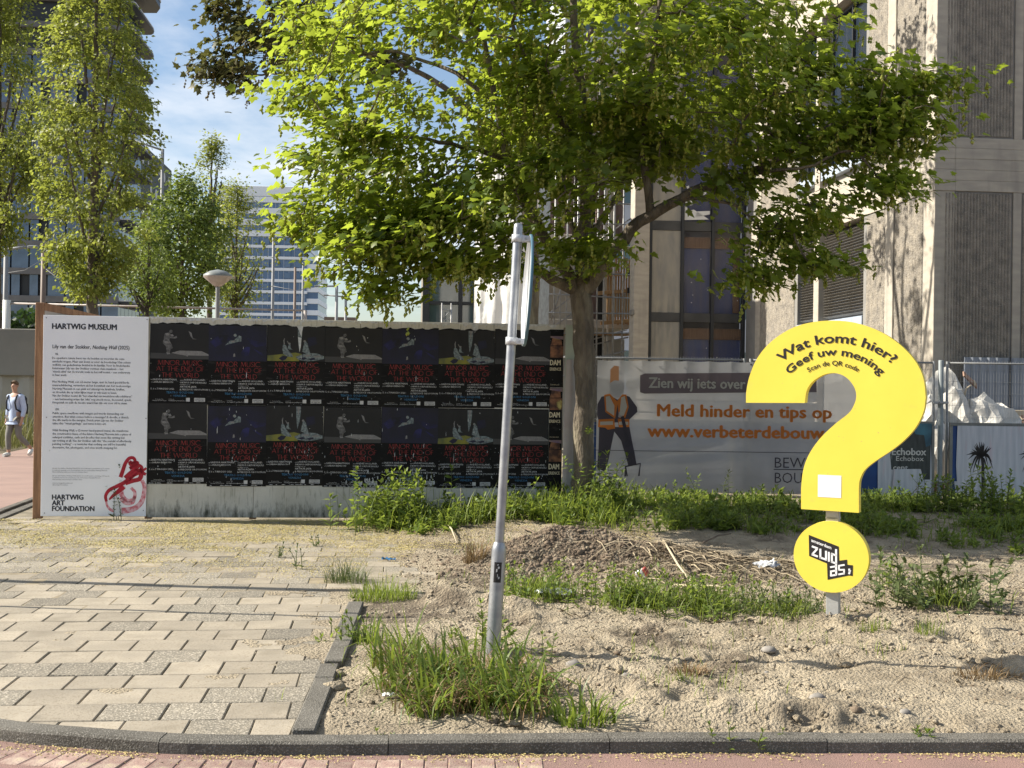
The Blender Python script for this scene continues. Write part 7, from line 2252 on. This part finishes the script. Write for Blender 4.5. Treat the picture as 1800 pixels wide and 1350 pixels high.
def crumple(name, label, c, s, m, cat, seed, extra=None):
    g = np.random.default_rng(seed)
    n = 9; U, V_ = np.meshgrid(np.linspace(-1,1,n), np.linspace(-1,1,n))
    Z_ = .28*np.abs(g.normal(0,1,U.shape))*.5 + .12*np.sin(U*4+V_*3)+.12
    V = np.stack([(U+.12*g.normal(0,1,U.shape)).ravel()*s[0], (V_+.12*g.normal(0,1,U.shape)).ravel()*s[1], Z_.ravel()*s[2]],1)
    idx = np.arange(n*n).reshape(n,n)
    F = np.stack([idx[:-1,:-1].ravel(), idx[:-1,1:].ravel(), idx[1:,1:].ravel(), idx[1:,:-1].ravel()],1)
    o = link(name, np_mesh(name, V, F, m)); o.location = c
    return tag(o, label, cat)
m_paper = mat('white_litter', (0.68,0.68,0.66), .6, c2=(0.3,0.32,0.36), nscale=14, lo=.55, hi=.6)
m_clear = mat('clear_plastic', (0.55,0.60,0.62), .15, alpha=.45, spec=.8)
crumple('crumpled_paper', 'crumpled white printed paper on the mound left of yellow dot', on_sand(1347,1000,.03), (.10,.05,.10), m_paper, 'litter', 1).rotation_euler = (R(25),R(-8),.3)
crumple('plastic_wrapper', 'clear plastic wrapper in weeds under the mound', on_sand(975,1052,.03), (.14,.06,.12), m_clear, 'litter', 2)
crumple('blue_wrapper', 'small blue wrapper scrap on sand left of the mound', on_sand(683,987,.01), (.06,.02,.06), mat('blue_litter',(.03,.12,.25),.4), 'litter', 3)
crumple('white_scrap', 'white scrap on sand beside large strap grass clump', on_sand(683,1228,.01), (.03,.02,.05), m_paper, 'litter', 4)
ct_ = thing('crushed_carton', 'crushed red and white drink carton on the earth mound', 'litter', on_sand(1130,1022,.05))
M_ = Matrix.Rotation(R(58),4,'Y') @ Matrix.Rotation(R(28),4,'X') @ Matrix.Scale(.75,4)
b = MB(); b.bbox((-.05,-.03,-.07),(.05,.03,.02),.008,M_); b.build('carton_body', m_paper, ct_)
b = MB(); b.bbox((-.051,-.031,.0205),(.051,.031,.06),.008,M_); b.bbox((-.03,-.034,-.05),(.03,-.0305,-.015),.001,M_); b.build('carton_top', mat('red_litter',(.30,.06,.045),.6), ct_)
# ================================================================ THE WALKER
m_skin = mat('skin', (0.44,0.26,0.18), .55)
m_shirt = mat('pale_blue_shirt', (0.46,0.54,0.70), .8, c2=(0.40,0.48,0.64), nscale=6)
m_trous = mat('grey_trousers', (0.21,0.20,0.18), .85, c2=(0.17,0.165,0.15), nscale=8)
m_hair = mat('short_brown_hair', (0.11,0.07,0.04), .7)
m_pack = mat('black_backpack', (0.018,0.02,0.025), .6)
m_shoe = mat('white_trainers', (0.62,0.62,0.58), .6)
PY = 26.3
pf = G(17, 803, -0.02)
PSC = 1.0
man = thing('person', 'man in pale blue shirt and grey trousers walking with black backpack on the red path', 'person', (pf.x+.05, pf.y+.12, -0.02), R(-20))
man.scale = (.90,.90,.90)
def skin(name, joints, edges, m, parent, sub=2, root=0):
    me = bpy.data.meshes.new(name)
    me.from_pydata([j[0] for j in joints], edges, [])
    o = link(name, me)
    mod = o.modifiers.new('skin', 'SKIN')
    for i, j in enumerate(joints):
        r = j[1]; me.skin_vertices[0].data[i].radius = (r, r) if not hasattr(r, '__len__') else r
        me.skin_vertices[0].data[i].use_root = (i == root)
    mod.use_smooth_shade = True
    s = o.modifiers.new('sub', 'SUBSURF'); s.levels = sub; s.render_levels = sub
    dg = bpy.context.evaluated_depsgraph_get(); dg.update()
    me2 = bpy.data.meshes.new_from_object(o.evaluated_get(dg))
    bpy.data.objects.remove(o)
    me2.name = name; me2.materials.clear(); me2.materials.append(m)
    me2.polygons.foreach_set('use_smooth', [True]*len(me2.polygons))
    return link(name, me2, parent)
# local: faces -y (towards the camera), x to the picture right
hip = (0,0,.93)
J = [((0,0,.93),.135), ((0,.01,1.12),.125), ((0,.015,1.30),.15), ((0,.01,1.43),.10), ((0,-.005,1.50),.052), ((0,-.02,1.56),.055),
     ((.17,.01,1.40),.062), ((.235,.04,1.13),.045), ((.235,-.03,.90),.033), ((.235,-.05,.82),.036), ((.225,-.06,.75),.022),
     ((-.17,.01,1.40),.062), ((-.24,.05,1.14),.045), ((-.25,.02,.91),.033), ((-.25,.0,.83),.036), ((-.24,-.01,.76),.022),
     ((.09,0,.88),.085), ((.09,.02,.50),.058), ((.19,.29,.22),.040), ((.20,.33,.14),.04), ((.22,.26,.05),.03),
     ((-.09,0,.88),.085), ((-.085,-.12,.50),.058), ((-.08,-.10,.10),.042), ((-.08,-.12,.05),.042), ((-.08,-.24,.03),.03),
     ((0,-.03,1.64),.075), ((0,-.03,1.72),.068)]
E = [(0,1),(1,2),(2,3),(3,4),(4,5),(3,6),(6,7),(7,8),(8,9),(9,10),(3,11),(11,12),(12,13),(13,14),(14,15),(0,16),(16,17),(17,18),(18,19),(19,20),(0,21),(21,22),(22,23),(23,24),(24,25),(5,26),(26,27)]
body = skin('body', J, E, m_skin, man)
# fingers and thumb, face, ears
b = MB()
for sx, hx, hy, hz in ((1,.235,-.055,.79),(-1,-.248,-.003,.80)):
    for k in range(4):
        f = (k-1.5)*.017; l = (.060,.070,.066,.052)[k]
        b.tube([(hx,hy+f,hz),(hx-sx*.004,hy+f-.004,hz-l*.55),(hx-sx*.016,hy+f-.010,hz-l)], [.009,.0085,.006], 5)
    b.tube([(hx,hy-.03,hz+.015),(hx-sx*.004,hy-.052,hz-.015),(hx-sx*.008,hy-.056,hz-.04)], [.011,.010,.007], 5)
b.tube([(0,-.098,1.665),(0,-.118,1.635),(0,-.102,1.628)], [.010,.014,.010], 6)
for s in (-1,1): b.lathe([(0,0),(.016,.004),(.018,.02),(.010,.03),(0,.03)], 8, M=Matrix.Translation((s*.076,-.02,1.66)) @ Matrix.Rotation(R(90*s),4,'Y'))
b.build('hands_and_face', m_skin, man, fix=False)
b = MB()
for s in (-1,1): b.lathe([(0,0),(.008,.001),(.0,.006)], 8, M=Matrix.Translation((s*.030,-.097,1.672)) @ Matrix.Rotation(R(90),4,'X'))
b.tube([(-.022,-.094,1.605),(0,-.099,1.603),(.022,-.094,1.605)], .004, 4)
for s in (-1,1): b.tube([(s*.045,-.090,1.690),(s*.018,-.097,1.694)], .005, 4)
b.build('eyes_and_mouth', m_hair, man, fix=False)
S_ = [((0,0,.91),.150), ((0,.01,1.12),.140), ((0,.015,1.30),.165), ((0,.01,1.43),.112), ((0,.0,1.475),.065), ((.17,.01,1.405),.078), ((.235,.04,1.13),.060), ((.236,-.025,.92),.046), ((-.17,.01,1.405),.078), ((-.24,.05,1.14),.060), ((-.25,.025,.93),.046), ((0,0,.84),.150)]
skin('shirt', S_, [(0,1),(1,2),(2,3),(3,4),(3,5),(5,6),(6,7),(3,8),(8,9),(9,10),(0,11)], m_shirt, man)
T_J = [((0,0,.95),.142), ((.09,0,.86),.102), ((.09,.02,.50),.075), ((.18,.265,.25),.060), ((-.09,0,.86),.102), ((-.085,-.12,.50),.075), ((-.08,-.105,.14),.060)]
skin('trousers', T_J, [(0,1),(1,2),(2,3),(0,4),(4,5),(5,6)], m_trous, man)
for (pts, r) in (([(.195,.34,.16),(.21,.28,.085),(.225,.22,.04)], (.050,.055,.042)), ([(-.08,-.08,.06),(-.08,-.17,.05),(-.08,-.27,.035)], (.052,.052,.040))):
    b = MB(); b.tube(pts, r, 10); b.build('shoe', m_shoe, man)
bm = bmesh.new(); bmesh.ops.create_icosphere(bm, subdivisions=3, radius=1)
for v in bm.verts:
    p = v.co; y = p.y
    v.co = Vector((p.x*.083, -.022 + p.y*.094, 1.700 + max(p.z, (.62 if p.y < -.35 else -.75 if p.y > .2 else -.1))*.098))
me = bpy.data.meshes.new('hair'); bm.to_mesh(me); bm.free(); me.materials.append(m_hair); link('hair', me, man)
b = MB(); b.bbox((-.15,.13,.98),(.15,.27,1.42),.05); b.bbox((-.11,.27,1.0),(.11,.32,1.25),.03); pk = b.build('backpack', m_pack, man)
for s in (-1,1):
    b = MB(); b.tube([(s*.10,.15,1.42),(s*.115,.03,1.475),(s*.125,-.10,1.42),(s*.125,-.15,1.28),(s*.14,-.12,1.12),(s*.15,.10,1.02)], .020, 6); b.build('strap', m_pack, pk)
